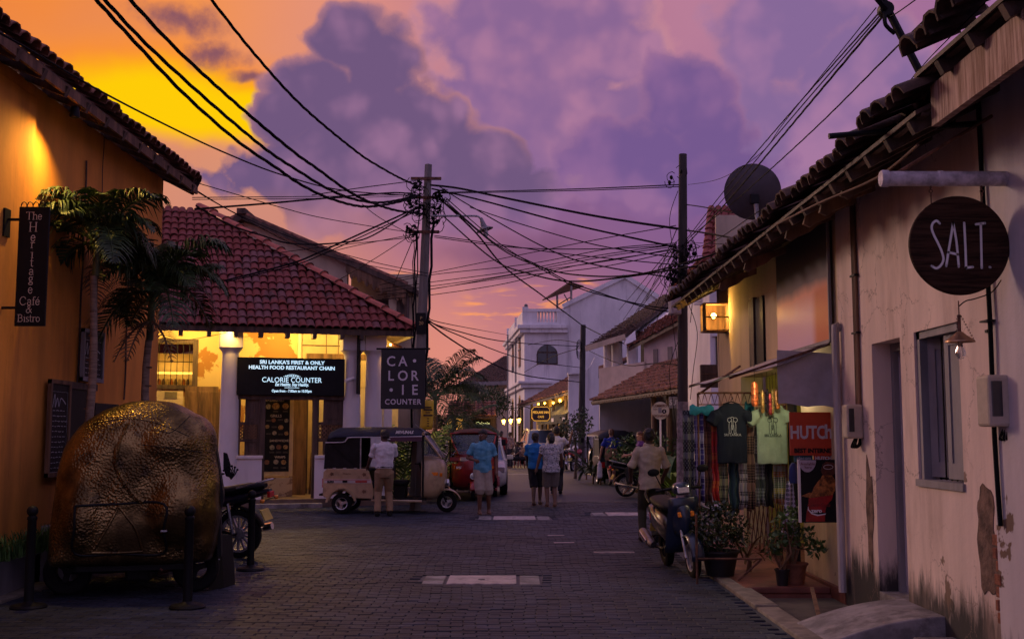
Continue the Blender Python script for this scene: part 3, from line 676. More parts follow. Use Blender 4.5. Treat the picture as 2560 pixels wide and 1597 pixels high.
# street lamp arm on the pole
tl_ = thing('street_lamp', 'unlit street lamp on a thin arm reaching right from the leaning pole', 'street lamp')
a_, c_, d_ = at(1078, 540, 23.7), at(1195, 540, 23.7), at(1206, 556, 23.7)
MB().tube(smoothpath([a_, a_.lerp(c_, .5), a_.lerp(c_, .92), c_ + V((.03, 0, -.03)), d_]), .022, 8).build('arm', m_steel, tl_, smooth=True)
ax_ = V((.32, 0, -1)).normalized()
MB().lathe([(.03, -.1), (.05, 0), (.07, .10), (.19, .17), (.185, .18), (.06, .13)], d_, ax_, 16).build('shade', m_grey, tl_, smooth=True)
MB().lathe([(.0, .34), (.035, .31), (.055, .25), (.05, .14)], d_, ax_, 12).build('bulb', mat('opal bulb', (.6, .55, .6), .3, var=0, bump=0), tl_, smooth=True)
t = thing('utility_pole', 'dark upright utility pole with painted base beside the shop clothes', 'utility pole')
qb, qt = at(1706, 1318, 19.), at(1707, 386, 19.); qb.z = -.1
P2 = lambda f0: qb.lerp(qt, f0)
MB().tube(uz(qb, qt, 4), [.098, .092, .088, .08, .07], 10).build('pole_shaft', m_poled, t, smooth=True)
MB().tube([P2(0), P2(.345)], [.105, .098], 12).build('painted_base', mat('flaking pale paint', (.34, .29, .29), .85, var=.45, scale=9, bump=.4), t, smooth=True)
for f0 in (.62, .635, .70): MB().tube([P2(f0), P2(f0 + .004)], .092, 10).build('band', m_steel, t)
for f0, sx_ in ((.70, -.1), (.685, -.22), (.66, -.05), (.74, .08), (.93, -.12)):
 c_ = P2(f0) + V((sx_, -.08, 0)); mb = MB()
 for k in range(9 if f0 < .9 else 3):
  R0 = r_.uniform(.05, .15); a0 = r_.uniform(0, 6); q_ = c_ + V((r_.uniform(-.14, .12), r_.uniform(-.05, .05), r_.uniform(-.22, .14)))
  mb.tube([q_ + V((R0 * cos(a0 + s * .7), r_.uniform(-.03, .03), R0 * 1.2 * sin(a0 + s * .7))) for s in range(8)], .006, 5)
  mb.ell(q_, (.03, .03, .04), 6, 5)
 stuff(mb.build('wire_cluster', m_wire, t, smooth=True))
for k in range(5):
 a_ = P2(.9 - .1 * k) + V((.09 if k % 2 else -.09, -.05, 0)); c_ = P2(.9 - .1 * k - .25) + V((.12 if k % 2 else -.1, -.06, 0))
 MB().tube(smoothpath([a_, a_.lerp(c_, .3) + V((.14 * (1 if k % 2 else -1), 0, 0)), a_.lerp(c_, .7) + V((.06 * (1 if k % 2 else -1), 0, 0)), c_]), .006, 5).build('loose_wire', m_wire, t)
c_ = at(1687, 752, 18.8); MB().obox(c_, (.09, .05, 0), (-.03, .06, 0), (0, 0, .24)).build('junction_box', mat('pale box', (.45, .38, .38), .6), t, bevel=.03)
t = thing('utility_pole', 'slim dark utility pole farther down the street by the silver car', 'utility pole')
a_, c_ = at(1452, 1170, 50.), at(1458, 812, 50.); a_.z = -.1
MB().tube([a_, c_], [.17, .12], 10).build('pole_shaft', m_poled, t, smooth=True)
mb = MB()
for k in range(7): mb.tube([at(1448, 865, 49.8) + V((.12 * cos(s), 0, .3 * sin(s) - .05 * k)) for s in [x * .8 for x in range(8)]], .012, 5)
stuff(mb.build('wire_cluster', m_wire, t))
# ================================================================== right lime-washed house
def vox(mb, size, smooth_it=2, disp=0., dsc=6., dstr=(1, 1, 1), name='m', mats=None, autosm=True):
 """fuse closed lofts into one continuous skin"""
 me = mb.mesh('tmp'); o = bpy.data.objects.new('tmp', me)
 r = o.modifiers.new('r', 'REMESH'); r.mode = 'VOXEL'; r.voxel_size = size
 if smooth_it: s_ = o.modifiers.new('s', 'SMOOTH'); s_.iterations = smooth_it; s_.factor = .5
 m2 = baked(o); bpy.data.meshes.remove(me)
 if disp:
  n_ = len(m2.vertices); co = np.empty(n_ * 3, 'f'); nr = np.empty(n_ * 3, 'f'); m2.vertices.foreach_get('co', co); m2.vertex_normals.foreach_get('vector', nr)
  pts = co.reshape(-1, 3) * (dsc * np.array(dstr)); kk = np.array([noise.noise(q_) + .5 * noise.noise((q_[0] * 2.1, q_[1] * 2.1, q_[2] * 2.1)) for q_ in pts.tolist()], 'f')
  co += nr * np.repeat(kk * disp, 3); m2.vertices.foreach_set('co', co); m2.update()
 m2.polygons.foreach_set('use_smooth', [True] * len(m2.polygons)); m2.name = name
 m2.materials.clear()
 for m in (mats if isinstance(mats, (list, tuple)) else [mats]):
  if m: m2.materials.append(m)
 return m2
WX = 3.3
rh = thing('lime_house', 'peeling lime washed house with dark tiled eave along the right side', 'house')
W2 = WX + .35; TOP = 4.15
wy = [onx(2402, 1000, WX).y, onx(2290, 1000, WX).y]; dyy = [onx(2262, 1200, WX).y, onx(2190, 1200, WX).y]
wz0, wz1, dz0, dz1 = 1.22, 2.43, .2, 2.42
MB().box(WX, W2, 5.4, wy[0], -.5, TOP).build('wall', m_salt, rh)
MB().box(WX, W2, wy[0], wy[1], -.5, wz0).build('wall', m_salt, rh); MB().box(WX, W2, wy[0], wy[1], wz1, TOP).build('wall', m_salt, rh)
MB().box(WX, W2, wy[1], dyy[0], -.5, TOP).build('wall', m_salt, rh)
MB().box(WX, W2, dyy[0], dyy[1], dz1, TOP).build('wall', m_salt, rh); MB().box(WX, W2, dyy[0], dyy[1], -.5, dz0).build('door_sill', m_conc, rh)
MB().box(WX, W2, dyy[1], 11.28, -.5, TOP).build('wall', m_salt, rh)
MB().box(WX + .03, W2, 11.28, 12.95, .06, TOP).build('wall', m_shopw, rh)
MB().box(WX + .03, W2, 12.95, 16.3, 2.42, TOP).build('wall', m_shopw, rh)
MB().box(WX + .03, W2, 16.3, 18.0, 0, TOP).build('wall', m_shopw, rh)
MB().box(WX - .01, W2, 11.28, 12.95, -.5, .06).build('plinth', m_redslab, rh); MB().box(WX - .01, W2, 12.96, 18., -.5, .03).build('plinth', m_redslab, rh)
MB().box(WX - .07, WX + .01, 5.4, 7.58, -.5, TOP - .2).build('corner_pilaster', m_pilas, rh, bevel=.012)
MB().box(WX + .02, 6.5, 17.99, 18.05, 0, TOP + 1).build('end_wall', m_cream, rh)
MB().box(W2, 6.5, 5.4, 18.0, -.1, 0).build('inner_floor', m_redslab, rh)
# window with shutters
MB().box(WX + .16, WX + .2, wy[0] + .02, wy[1] - .02, wz0 + .02, wz1 - .02).build('dark_room', m_black, rh)
wn_ = MB().box(WX + .02, WX + .12, wy[0], wy[0] + .06, wz0, wz1).build('window_frame', m_grey, rh)
MB().box(WX + .02, WX + .12, wy[1] - .07, wy[1], wz0, wz1).build('window_frame', m_grey, rh); MB().box(WX + .02, WX + .121, wy[0], wy[1], wz1 - .06, wz1).build('window_frame', m_grey, rh)
MB().box(WX - .02, WX + .14, wy[0] - .02, wy[1] + .02, wz0 - .035, wz0 + .02).build('window_sill', m_grey, rh)
ym = (wy[0] + wy[1]) / 2
def leaf(y0, y1, a, nm):   # a panelled shutter leaf, hinged and a little ajar
 hy = y0; o = thing_part = None
 b = MB(); L = y1 - y0; s_ = 1 if L > 0 else -1; L = abs(L); H0, H1 = wz0 + .04, wz1 - .06
 e = V((-sin(a), s_ * cos(a), 0)); nrm = V((cos(a), s_ * sin(a), 0)); base = V((WX + .09, hy, 0))
 def bar(u0, u1, z0, z1, th): b.obox(base + e * ((u0 + u1) / 2) + V((0, 0, (z0 + z1) / 2)), e * ((u1 - u0) / 2), nrm * th / 2, V((0, 0, (z1 - z0) / 2)))
 bar(0, .07, H0, H1, .035); bar(L - .07, L, H0, H1, .035); bar(.07, L - .07, H1 - .09, H1, .034); bar(.07, L - .07, H0, H0 + .12, .034); bar(.07, L - .07, H0, H1, .012)
 return b.build(nm, m_grey, rh)
leaf(wy[1] - .08, ym + .02, -.55, 'shutter_leaf'); leaf(wy[0] + .07, ym - .04, .06, 'shutter_leaf')
b = MB();
for k in range(7): MB().tube([(WX + .13, wy[0] + .12 + .11 * k, wz0), (WX + .13, wy[0] + .12 + .11 * k, wz1)], .007, 6).build('window_bar', m_black, rh)
# door
MB().box(WX + .22, WX + .27, dyy[0], dyy[1], dz0, dz1 - .06).build('door', mat('lilac grey door paint', (.40, .36, .43), .6, var=.12, scale=3, streak=(1, 1, .2)), rh)
for k in range(4): MB().box(WX + .205, WX + .225, dyy[0] + .05 + k * .16, dyy[0] + .17 + k * .16, dz0 + .06, dz1 - .12).build('door_plank', MATS['lilac grey door paint'], rh, bevel=.004)
MB().box(WX + .17, WX + .28, dyy[1] - .07, dyy[1] - .001, dz0, dz1).build('door_frame', m_grey, rh); MB().box(WX + .17, WX + .28, dyy[0] + .001, dyy[0] + .06, dz0, dz1).build('door_frame', m_grey, rh)
MB().box(WX + .17, WX + .281, dyy[0] + .06, dyy[1] - .07, dz1 - .07, dz1 - .001).build('door_head', m_grey, rh)
# bare brick patch on the pilaster edge and broken render beside the door: ragged plates of exposed brick
r_ = random.Random(4); bp = MB()
for i in range(7):
 y = 7.585; z = .35 + i * .085; MB().box(WX - .066 - .012 * (i % 2), WX + .02, y - .004 - .05 * (i % 3 == 0), y + .03 + r_.uniform(0, .05), z, z + .07).build('brick', mat('bare brick', (.26, .09, .05), .9, var=.4, scale=20, bump=.5), rh, bevel=.006)
b = MB()
for (yc, zc, ry, rz_) in ((7.9, .95, .22, .48), (10.45, 1.0, .13, .62)):
 pl = []
 for k in range(26):
  a = 2 * pi * k / 26; q_ = .75 + .5 * noise.noise((cos(a) * 1.6 + yc, sin(a) * 1.6, 1.)); pl.append((yc + ry * q_ * cos(a), zc + rz_ * q_ * sin(a) - .1 * sin(a) ** 2))
 MB().prism(pl, (WX - .006, 0, 0), (0, 1, 0), (0, 0, 1), (.012, 0, 0)).build('bare_patch', mat('exposed render', (.16, .10, .075), .95, var=.5, scale=7, bump=.7, bscale=14, bdist=.03), rh)
# pipes on the wall
def pipe(pts, r, m, nm='pipe', par=rh): return MB().tube(smoothpath(pts, 4), r, 8).build(nm, m, par, smooth=True)
y1_, y2_ = onx(2097, 1100, WX - .05).y, onx(2140, 900, WX - .03).y
pipe([(WX + .06, y1_, 2.66), (WX - .03, y1_, 2.66), (WX - .055, y1_, 2.6), (WX - .055, y1_, 1.5), (WX - .055, y1_, .06)], .04, m_pvc, 'downpipe')
pipe([(WX - .03, y1_ + .10, 2.55), (WX - .03, y1_ + .1, .2)], .014, m_pvc, 'conduit')
for dy_ in (-.04, .0, .04): pipe([(WX - .02, y2_ + dy_, 3.8), (WX - .02, y2_ + dy_, 2.8), (WX - .02, y2_ + dy_, 1.85)], .016, m_woodl, 'conduit')
for z in (3.1, 2.55): MB().box(WX - .045, WX, y2_ - .075, y2_ + .075, z, z + .018).build('pipe_clip', m_black, rh)
pipe([(WX - .09, 7.52, 4.0), (WX - .095, 7.50, 3.2), (WX - .1, 7.46, 2.4), (WX - .095, 7.48, 1.6), (WX - .09, 7.46, 1.0)], .016, m_wire, 'cable')
for z in (3.05, 2.35, 1.9): MB().box(WX - .13, WX - .06, 7.44, 7.56, z, z + .012).build('cable_clip', m_black, rh)
MB().box(WX - .012, WX - .0, 8.62 - .9, 8.66 - .9, 2.3, 2.32).build('nail', m_black, rh)
def meter(px, py0, py1, y, dep, label, w):
 p_ = onx(px, (py0 + py1) / 2, WX - dep / 2); z1, z0 = onx(px, py0, WX - dep / 2).z, onx(px, py1, WX - dep / 2).z
 t = thing('meter_box', label, 'meter box')
 MB().box(WX - dep, WX - .001, y, y + w, z0, z1).build('case', m_plate, t, bevel=.02)
 MB().box(WX - dep + .02, WX - dep * .55, y - .006, y + .004, z0 + (z1 - z0) * .2, z1 - (z1 - z0) * .12).build('window_pane', m_glass, t, bevel=.004)
 MB().box(WX - dep * .4, WX - .02, y - .004, y + .004, z0 + (z1 - z0) * .55, z1 - (z1 - z0) * .3).build('seal', m_plate, t)
 for k in range(3): MB().tube(smoothpath([(WX - .05, y + .05 + .03 * k, z0 + .01), (WX - .07 - .01 * k, y + .05 + .03 * k, z0 - .08), (WX - .02, y + .07 + .03 * k, z0 - .06), (WX - .02, y + .07, z0 + .01)]), .009, 6).build('cable_loop', m_wire, t)
meter(2140, 1010, 1096, 10.55, .16, 'beige electricity meter box on the wall beside the recessed door', .16)
meter(2525, 934, 1066, 7.30, .20, 'beige electricity meter box at the right edge under the round sign', .2)
# eave: deck, rafters, battens, tiles
EXR = 2.62
def eave_seg(y0, y1, ez, nmt):
 sl = .5
 MB().solid([(EXR, y0, ez), (EXR, y1, ez), (6.4, y1, ez + 3.78 * sl), (6.4, y0, ez + 3.78 * sl)], (0, 0, .03)).build('roof_deck', m_wood, rh)
 y = y0 + .15
 while y < y1 - .05:
  MB().beam((EXR + .02, y, ez - .05), (WX + .3, y, ez + .98 * sl - .05), .06, .09).build('rafter', m_wood, rh); y += .46
 for x in (EXR + .04, EXR + .28, EXR + .5): MB().box(x, x + .05, y0, y1, ez + (x - EXR) * sl - .02, ez + (x - EXR) * sl - .001).build('batten', m_wood, rh)
eave_seg(7.1, 18.3, 3.66, 0); eave_seg(5.2, 7.1, 3.90, 1)
MB().box(2.72, 2.77, 5.2, 7.09, 3.58, 3.85).build('fascia', mat('rain stained plank', (.34, .145, .075), .75, var=.5, scale=5, streak=(1, 6, .5), bump=.4, col2=(.50, .33, .26)), rh)
tmr = tile_mesh(.2, .36, m_tiledark); tmb = tile_mesh(.24, .36, m_tiledark, name='roof_tile_big'); tr = math.atan(.5)
def eave_tile(y, z, me, x=EXR):
 o = link('roof_tile', me, rh); mx = Matrix.Rotation(-pi / 2, 4, 'Z') @ Matrix.Rotation(tr, 4, 'X')
 o.matrix_local = Matrix.Translation((x - .09 + rr.uniform(-.03, .03), y, z + .045 + rr.uniform(-.012, .012))) @ mx @ Matrix.Rotation(rr.uniform(-.07, .07), 4, 'Z')
for i in range(57): eave_tile(7.1 + i * .198, 3.66 + .015 * sin(i * .5) + (.05 if i < 5 else 0), tmr)
for i in range(8): eave_tile(5.3 + i * .225, 3.93 + .012 * sin(i), tmb)
stuff(tile_field((EXR + .2, 5.3, 4.05), (EXR + .2, 18.2, 3.83), (6.3, 18.2, 5.62), (6.3, 5.3, 5.85), .2, .35, r_seed=11).build('upper_tiles', m_tiledark, rh))
for k, (y, z) in enumerate(((9.1, 3.56), (9.75, 3.55), (10.3, 3.55), (11.0, 3.54), (13.0, 3.52), (14.6, 3.5))):   # scrolled purlin ends
 pl = [(0, .0), (.02, .07), (.10, .10), (.5, .1), (.5, .02), (.34, .02), (.26, -.02), (.14, -.03), (.06, -.05)]
 MB().prism(pl, (EXR + .1, y, z), (1, 0, .35), (0, 0, 1), (0, .05, 0)).build('scrolled_bracket', m_woodl, rh)
pipe([(EXR - .08, 10.6, 3.60), (EXR - .05, 9.2, 3.52), (EXR + .1, 8.2, 3.5), (EXR + .12, 7.4, 3.54)], .01, mat('pale cord', (.16, .09, .06), .8), 'eave_cord')
pipe([at(2232, 440, 7.25), at(2330, 380, 7.3), at(2480, 290, 7.35)], .012, m_rust, 'stay_chain')
# steel strut and horizontal iron pipe at the eave
t = thing('service_strut', 'dark slanted steel strut holding wires above the right eave', 'strut')
a_, c_ = at(2366, 310, 7.5), at(2222, 30, 7.5); MB().tube([a_, c_ + (c_ - a_) * .16], .028, 8).build('strut_pipe', m_black, t, smooth=True)
MB().lathe([(.05, -.035), (.055, 0), (.05, .035)], at(2214, 25, 7.48), (0, 1, 0), 12).build('insulator', m_black, t, smooth=True)
MB().tube(smoothpath([at(2212, 35, 7.45), at(2214, 62, 7.45), at(2236, 84, 7.48)]), .016, 6).build('bent_conduit', m_black, t); MB().tube([at(2180, -20, 7.4), at(2215, 25, 7.45)], .018, 6).build('service_cable', m_wire, t)
t = thing('iron_pipe', 'black horizontal iron pipe sticking out below the right eave', 'pipe')
MB().tube([at(2072, 341, 7.75), at(2478, 306, 7.75)], .021, 10).build('pipe_bar', m_black, t, smooth=True)
MB().tube(smoothpath([at(2478, 306, 7.75), at(2484, 330, 7.72), at(2480, 380, 7.72), at(2482, 415, 7.72)]), .008, 6).build('hanging_cord', m_wire, t)
mb = MB(); mb.ell(at(2480, 372, 7.7), (.035, .03, .06), 10, 6);
for k in range(4): mb.tube([at(2484, 412, 7.7) + V((.03 * cos(s + k), 0, .05 * sin(s + k) - .02)) for s in [x * .9 for x in range(7)]], .005, 5)
mb.build('plug_tangle', m_wire, t)
# ------------------------------------------------------------------ round hanging sign
SY = 7.2
t = thing('sign_pipe', 'pale grey pipe bracket carrying the round wooden sign', 'bracket')
a_, c_ = at(2212, 448, SY), at(2600, 446, SY); z_ = (a_.z + c_.z) / 2
MB().lathe([(.0, -.03), (.05, -.028), (.056, -.02), (.056, .02), (.049, .025), (.049, .34), (.053, .345), (.053, .375), (.049, .38), (.049, WX - a_.x)], (a_.x, SY, z_), (1, 0, 0), 18).build('pipe_bar', mat('whitewashed pipe', (.52, .46, .50), .6, var=.35, scale=16, bump=.2), t, smooth=True)
t = thing('round_sign', 'round dark wooden hanging sign with white letters at the right', 'sign')
cc = at(2397, 614, SY); RS = .325
MB().lathe([(0, -.018), (RS - .006, -.018), (RS, -.012), (RS, .012), (RS - .006, .018), (0, .018)], cc, (0, 1, 0), 56).build('board', mat('dark walnut plank', (.042, .020, .012), .7, var=.6, scale=7, streak=(.6, 1, 9), bump=.25, spec=.12), t, smooth=True)
k_ = 300 / 1031.; f_ = lambda x, y: at(2260 + x * k_, 460 + y * k_, SY)
mb = MB(); O_ = (0, SY - .0215, 0)
for st in (sp2([(296, 345), (268, 322), (236, 345), (228, 385), (245, 440), (285, 520), (315, 590), (328, 650), (308, 700), (268, 728), (228, 708)]), [(352, 708), (382, 520), (412, 340)], [(412, 340), (440, 500), (460, 715)], [(368, 590), (450, 610)], sp2([(506, 340), (516, 540), (522, 722)]), [(522, 722), (580, 718)], [(606, 352), (684, 342)], [(648, 348), (652, 540), (656, 725)], [(724, 718), (730, 720)]):
 mb.ribbon([(f_(*p_).x, f_(*p_).z) for p_ in st], .0155, O_, (1, 0, 0), (0, 0, 1))
mb.build('lettering', m_letw, t)
for px in (2327, 2454):
 h_ = at(px, 480, SY); top = z_ - .045; n_ = 3
 for k in range(n_):
  zc = top - .012 - k * .026; MB().lathe([(.011, -.003), (.014, 0), (.011, .003), (.008, 0)], (h_.x, SY, zc), (0, 1, 0) if k % 2 else (1, 0, 0), 10, closed=True).build('chain_link', m_rust, t, smooth=True)
 MB().tube([(h_.x, SY, top - .075), (h_.x, SY, cc.z + sqrt(max(0, RS ** 2 - (h_.x - cc.x) ** 2)) - .01)], .004, 6).build('eye_hook', m_rust, t)
pipe([at(2503, 700, SY - .01), at(2480, 730, SY - .01), at(2440, 746, SY - .01), at(2415, 752, SY), at(2398, 765, SY)], .004, m_wire, 'flex_cord', t)
t = thing('hanging_lamp', 'unlit pendant lamp with brass shade and clear bulb under the round sign', 'lamp')
a_ = at(2396, 752, SY); lz = at(2396, 845, SY).z
MB().tube([a_, (a_.x, SY, lz + .04)], .004, 6).build('stem_hook', m_rust, t); MB().tube([(a_.x, SY, lz + .15), (a_.x, SY, lz + .02)], .011, 8).build('stem', m_rust, t)
MB().lathe([(.0, .045), (.02, .04), (.04, .02), (.092, -.018), (.094, -.026), (.04, .01), (.02, .03)], (a_.x, SY, lz), n=24).build('shade', mat('aged brass', (.42, .25, .14), .4, .75, var=.3, scale=20), t, smooth=True)
MB().lathe([(.014, -.01), (.016, -.045), (.034, -.085), (.034, -.105), (.018, -.132), (0, -.137)], (a_.x, SY, lz), n=16).build('bulb', mat('clear bulb', (.9, .9, .9), .03, var=0, bump=0, trans=.92), t, smooth=True)
for s_ in (-1, 1):
 for k in range(9):
  p_ = V((a_.x + s_ * .01, SY, lz + .15)).lerp(V((a_.x + s_ * (.09 if s_ > 0 else .02), SY, lz - .01)), (k + .5) / 9); MB().lathe([(.005, -.002), (.007, 0), (.005, .002), (.003, 0)], p_, (0, 1, 0) if k % 2 else (1, 0, .3), 8, closed=True).build('chain_link', m_rust, t)
# ------------------------------------------------------------------ banner, awning, upper openings of the shop front
m_ban = mat('printed and sheen-painted banner', (.5, .3, .3), .35, var=0, bump=0); nt = m_ban.node_tree; q = NG(nt); p = nt.nodes['Principled BSDF']
ya, yb = onx(2078, 800, WX).y, onx(1946, 800, WX).y
pos = q.n('ShaderNodeNewGeometry').outputs['Position']; se = q.n('ShaderNodeSeparateXYZ'); nt.links.new(pos, se.inputs[0])
s1 = q.m('ADD', q.mr(se.outputs[2], 2.55, 3.85, smooth=False), q.m('MULTIPLY', q.m('SUBTRACT', q.noise(pos, 1.6, 3.), .5), .16))
c_ = q.ramp(s1, [(0, (.80, .56, .72)), (.30, (.84, .52, .58)), (.45, (.85, .36, .26)), (.55, (.10, .06, .09)), (.7, (.03, .024, .045))])
c_ = q.mix(q.m('MULTIPLY', q.mr(se.outputs[1], ya + .75, ya + .45), q.mr(se.outputs[2], 3.25, 3.1)), c_, (.62, .15, .05))  # sunset reflection painted into the banner colours, with an orange-red stripe at the near side
nt.links.new(c_, p.inputs['Base Color'])
t = thing('wall_banner', 'large printed and sheen-painted banner with dark top and pink lower half under the right eave', 'banner')
MB().box(WX - .015, WX - .005, ya, yb, 2.58, 3.85).build('sheet', m_ban, t)
MB().box(WX - .03, WX - .0, ya - .03, ya, 2.55, 3.85).build('frame_edge', m_grey, t); MB().box(WX - .03, WX, ya, yb, 2.54, 2.575).build('frame_edge', m_grey, t)
t = thing('shop_awning', 'sagging grey awning sheet propped over the clothes stall', 'awning')
P = []
for i in range(9):
 u = i / 8; row = []
 for j in range(7):
  v = j / 6; a = V((WX + .02, 11.55 + 2.9 * v, 2.56)); c = V((2.22, 11.5 + 2.7 * v, 2.19)); p_ = a.lerp(c, u); p_.z -= .05 * sin(pi * u) * (.6 + .4 * cos(v * 5)) + .015 * sin(v * 9 + u * 4); row.append(p_)
 P.append(row)
b = MB(); b.grid(P); b.grid([[p_ - V((0, 0, .006)) for p_ in r0[::-1]] for r0 in P])
b.build('canvas', mat('grey tarpaulin', (.46, .42, .45), .7, var=.12, scale=5), t, smooth=True)
b = MB(); P = [[V((at(1942 + 148 * i / 8, 900, 11.62).x, 11.6 + .012 * sin(i * 1.9 + j * .8), 2.47 - .005 * i - j * .093 + (.012 * sin(i * 1.3) if j == 6 else 0))) for j in range(7)] for i in range(9)]
b.grid(P); b.grid([[p_ + V((0, .006, 0)) for p_ in r0[::-1]] for r0 in P]); b.build('side_flap', MATS['grey tarpaulin'], t, smooth=True)
MB().beam(at(1850, 915, 13.0), at(1747, 985, 14.1), .02, .02).build('prop', m_rust, t)
MB().beam(V((2.24, 14.15, 2.2)), V((3.3, 14.4, 2.5)), .03, .03).build('prop', m_rust, t); MB().beam(V((2.24, 11.56, 2.175)), V((3.3, 11.60, 2.53)), .025, .025).build('prop', m_rust, t)
t = thing('shuttered_window', 'narrow brown shuttered window high on the wall past the banner', 'window')
ya, yb = onx(1908, 840, WX).y, onx(1877, 840, WX).y
MB().box(WX - .0, WX + .05, ya, yb, 2.5, 3.42).build('pane', m_black, t); MB().box(WX - .025, WX + .03, yb - .3, yb, 2.48, 3.45).build('shutter', m_wood, t)
# flood lamp in a wooden box at the far end of the eave
fb = thing('lantern_box', 'dark wooden lantern box with a lit yellow bulb at the eave end', 'lamp')
c_ = at(1786, 795, 17.3); hx, hz_ = .19, .21
for a0, s0 in (((0, 0, hz_), (hx, .17, .012)), ((0, 0, -hz_), (hx, .17, .012)), ((hx, 0, 0), (.012, .17, hz_)), ((0, .16, 0), (hx, .012, hz_))):
 p_ = c_ + V(a0); MB().box(p_.x - s0[0], p_.x + s0[0], p_.y - s0[1], p_.y + s0[1], p_.z - s0[2], p_.z + s0[2]).build('box_panel', m_woodl, fb)
MB().box(c_.x - hx - .02, c_.x - hx + .03, c_.y - .18, c_.y - .15, c_.z - hz_, c_.z + hz_).build('frame_post', m_wood, fb); MB().box(c_.x - hx, c_.x + hx, c_.y - .182, c_.y - .152, c_.z - .01, c_.z + .01).build('glazing_bar', m_wood, fb)
MB().ell(c_ + V((-.02, -.05, .03)), .04, 12, 8).build('bulb', mat('lit amber bulb', (1, .8, .4), var=0, bump=0, emit=(1, .62, .16), es=30), fb, smooth=True)
point_light('bulb_light', c_ + V((-.03, -.13, .03)), 26, WARM, .05, fb)
# satellite dish
t = thing('satellite_dish', 'grey satellite dish on a short mast above the right eave', 'satellite dish')
dc = at(1881, 480, 15.8); n_ = V((.30, .9, .32)).normalized(); prof = [(0, .09), (.16, .075), (.28, .045), (.37, .012), (.405, 0), (.40, -.012), (.28, .03), (0, .07)]
MB().lathe([(r0, -h) for r0, h in prof], dc, n_, 40).build('reflector', mat('dish enamel', (.085, .072, .082), .55, var=.12, scale=8), t, smooth=True)
hub = dc - n_ * .1; MB().obox(hub + V((.03, -.03, -.10)), (.06, 0, 0), (0, .04, 0), (0, 0, .07)).build('mount_plate', m_black, t, bevel=.01)
MB().tube([hub + V((.05, -.03, -.15)), hub + V((.09, .02, -.62))], [.036, .026], 8).build('mast', m_steel, t, smooth=True); MB().tube([hub + V((.1, .02, -.3)), hub + V((.12, .15, -.6))], .014, 6).build('stay', m_black, t)
# ------------------------------------------------------------------ clothes stall
CYS = 13.55
t = thing('clothes_rail', 'rusty iron rail with lattice holding the hanging sarongs', 'rail')
a_, c_ = at(1745, 982, CYS), at(1975, 982, CYS)
MB().tube([a_, c_], .012, 8).build('rail_bar', m_rust, t); MB().tube([a_ + V((0, 0, -.14)), c_ + V((0, 0, -.14))], .008, 6).build('rail_bar', m_rust, t)
b = MB(); n_ = 14
for k in range(n_):
 p_, q_ = a_.lerp(c_, k / n_), a_.lerp(c_, (k + 1) / n_); m_ = (p_ + q_) / 2 - V((0, 0, .14)); b.tube([p_, m_, q_], .006, 5)
b.build('zigzag_brace', m_rust, t)
MB().tube([(a_.x, CYS + .02, a_.z), (a_.x, CYS + .02, .03)], .012, 6).build('rail_post', m_rust, t); MB().tube([(c_.x, CYS + .02, a_.z), (c_.x, CYS + .02, .03)], .012, 6).build('rail_post', m_rust, t)
def cloth_mat(name, cols, fx, fz, band, mode=0, rough=.85):
 m = mat(name, cols[0], rough, var=0, bump=.2, bscale=120, bdist=.002); nt = m.node_tree; q = NG(nt); p = nt.nodes['Principled BSDF']
 se = q.n('ShaderNodeSeparateXYZ'); nt.links.new(q.n('ShaderNodeTexCoord').outputs['Object'], se.inputs[0]); X, Z = se.outputs[0], se.outputs[2]
 st = [(i / len(cols) * .999, c) for i, c in enumerate(cols)]
 fr = q.m('FRACT', q.m('MULTIPLY', Z, band)); col = q.ramp(fr, st, 'CONSTANT')
 sx_ = q.m('SINE', q.m('MULTIPLY', X, fx)); sz_ = q.m('SINE', q.m('MULTIPLY', Z, fz))
 if mode == 0: k = q.m('GREATER_THAN', q.m('MULTIPLY', sx_, sz_), .15)
 elif mode == 1: k = q.m('GREATER_THAN', q.m('MAXIMUM', sx_, sz_), .72)
 else: k = q.m('GREATER_THAN', q.m('ADD', q.m('ABSOLUTE', sx_), q.m('ABSOLUTE', sz_)), 1.25)
 c2 = cols[-1]; col = q.mix(q.m('MULTIPLY', k, .8), col, c2); nt.links.new(col, p.inputs['Base Color']); return m
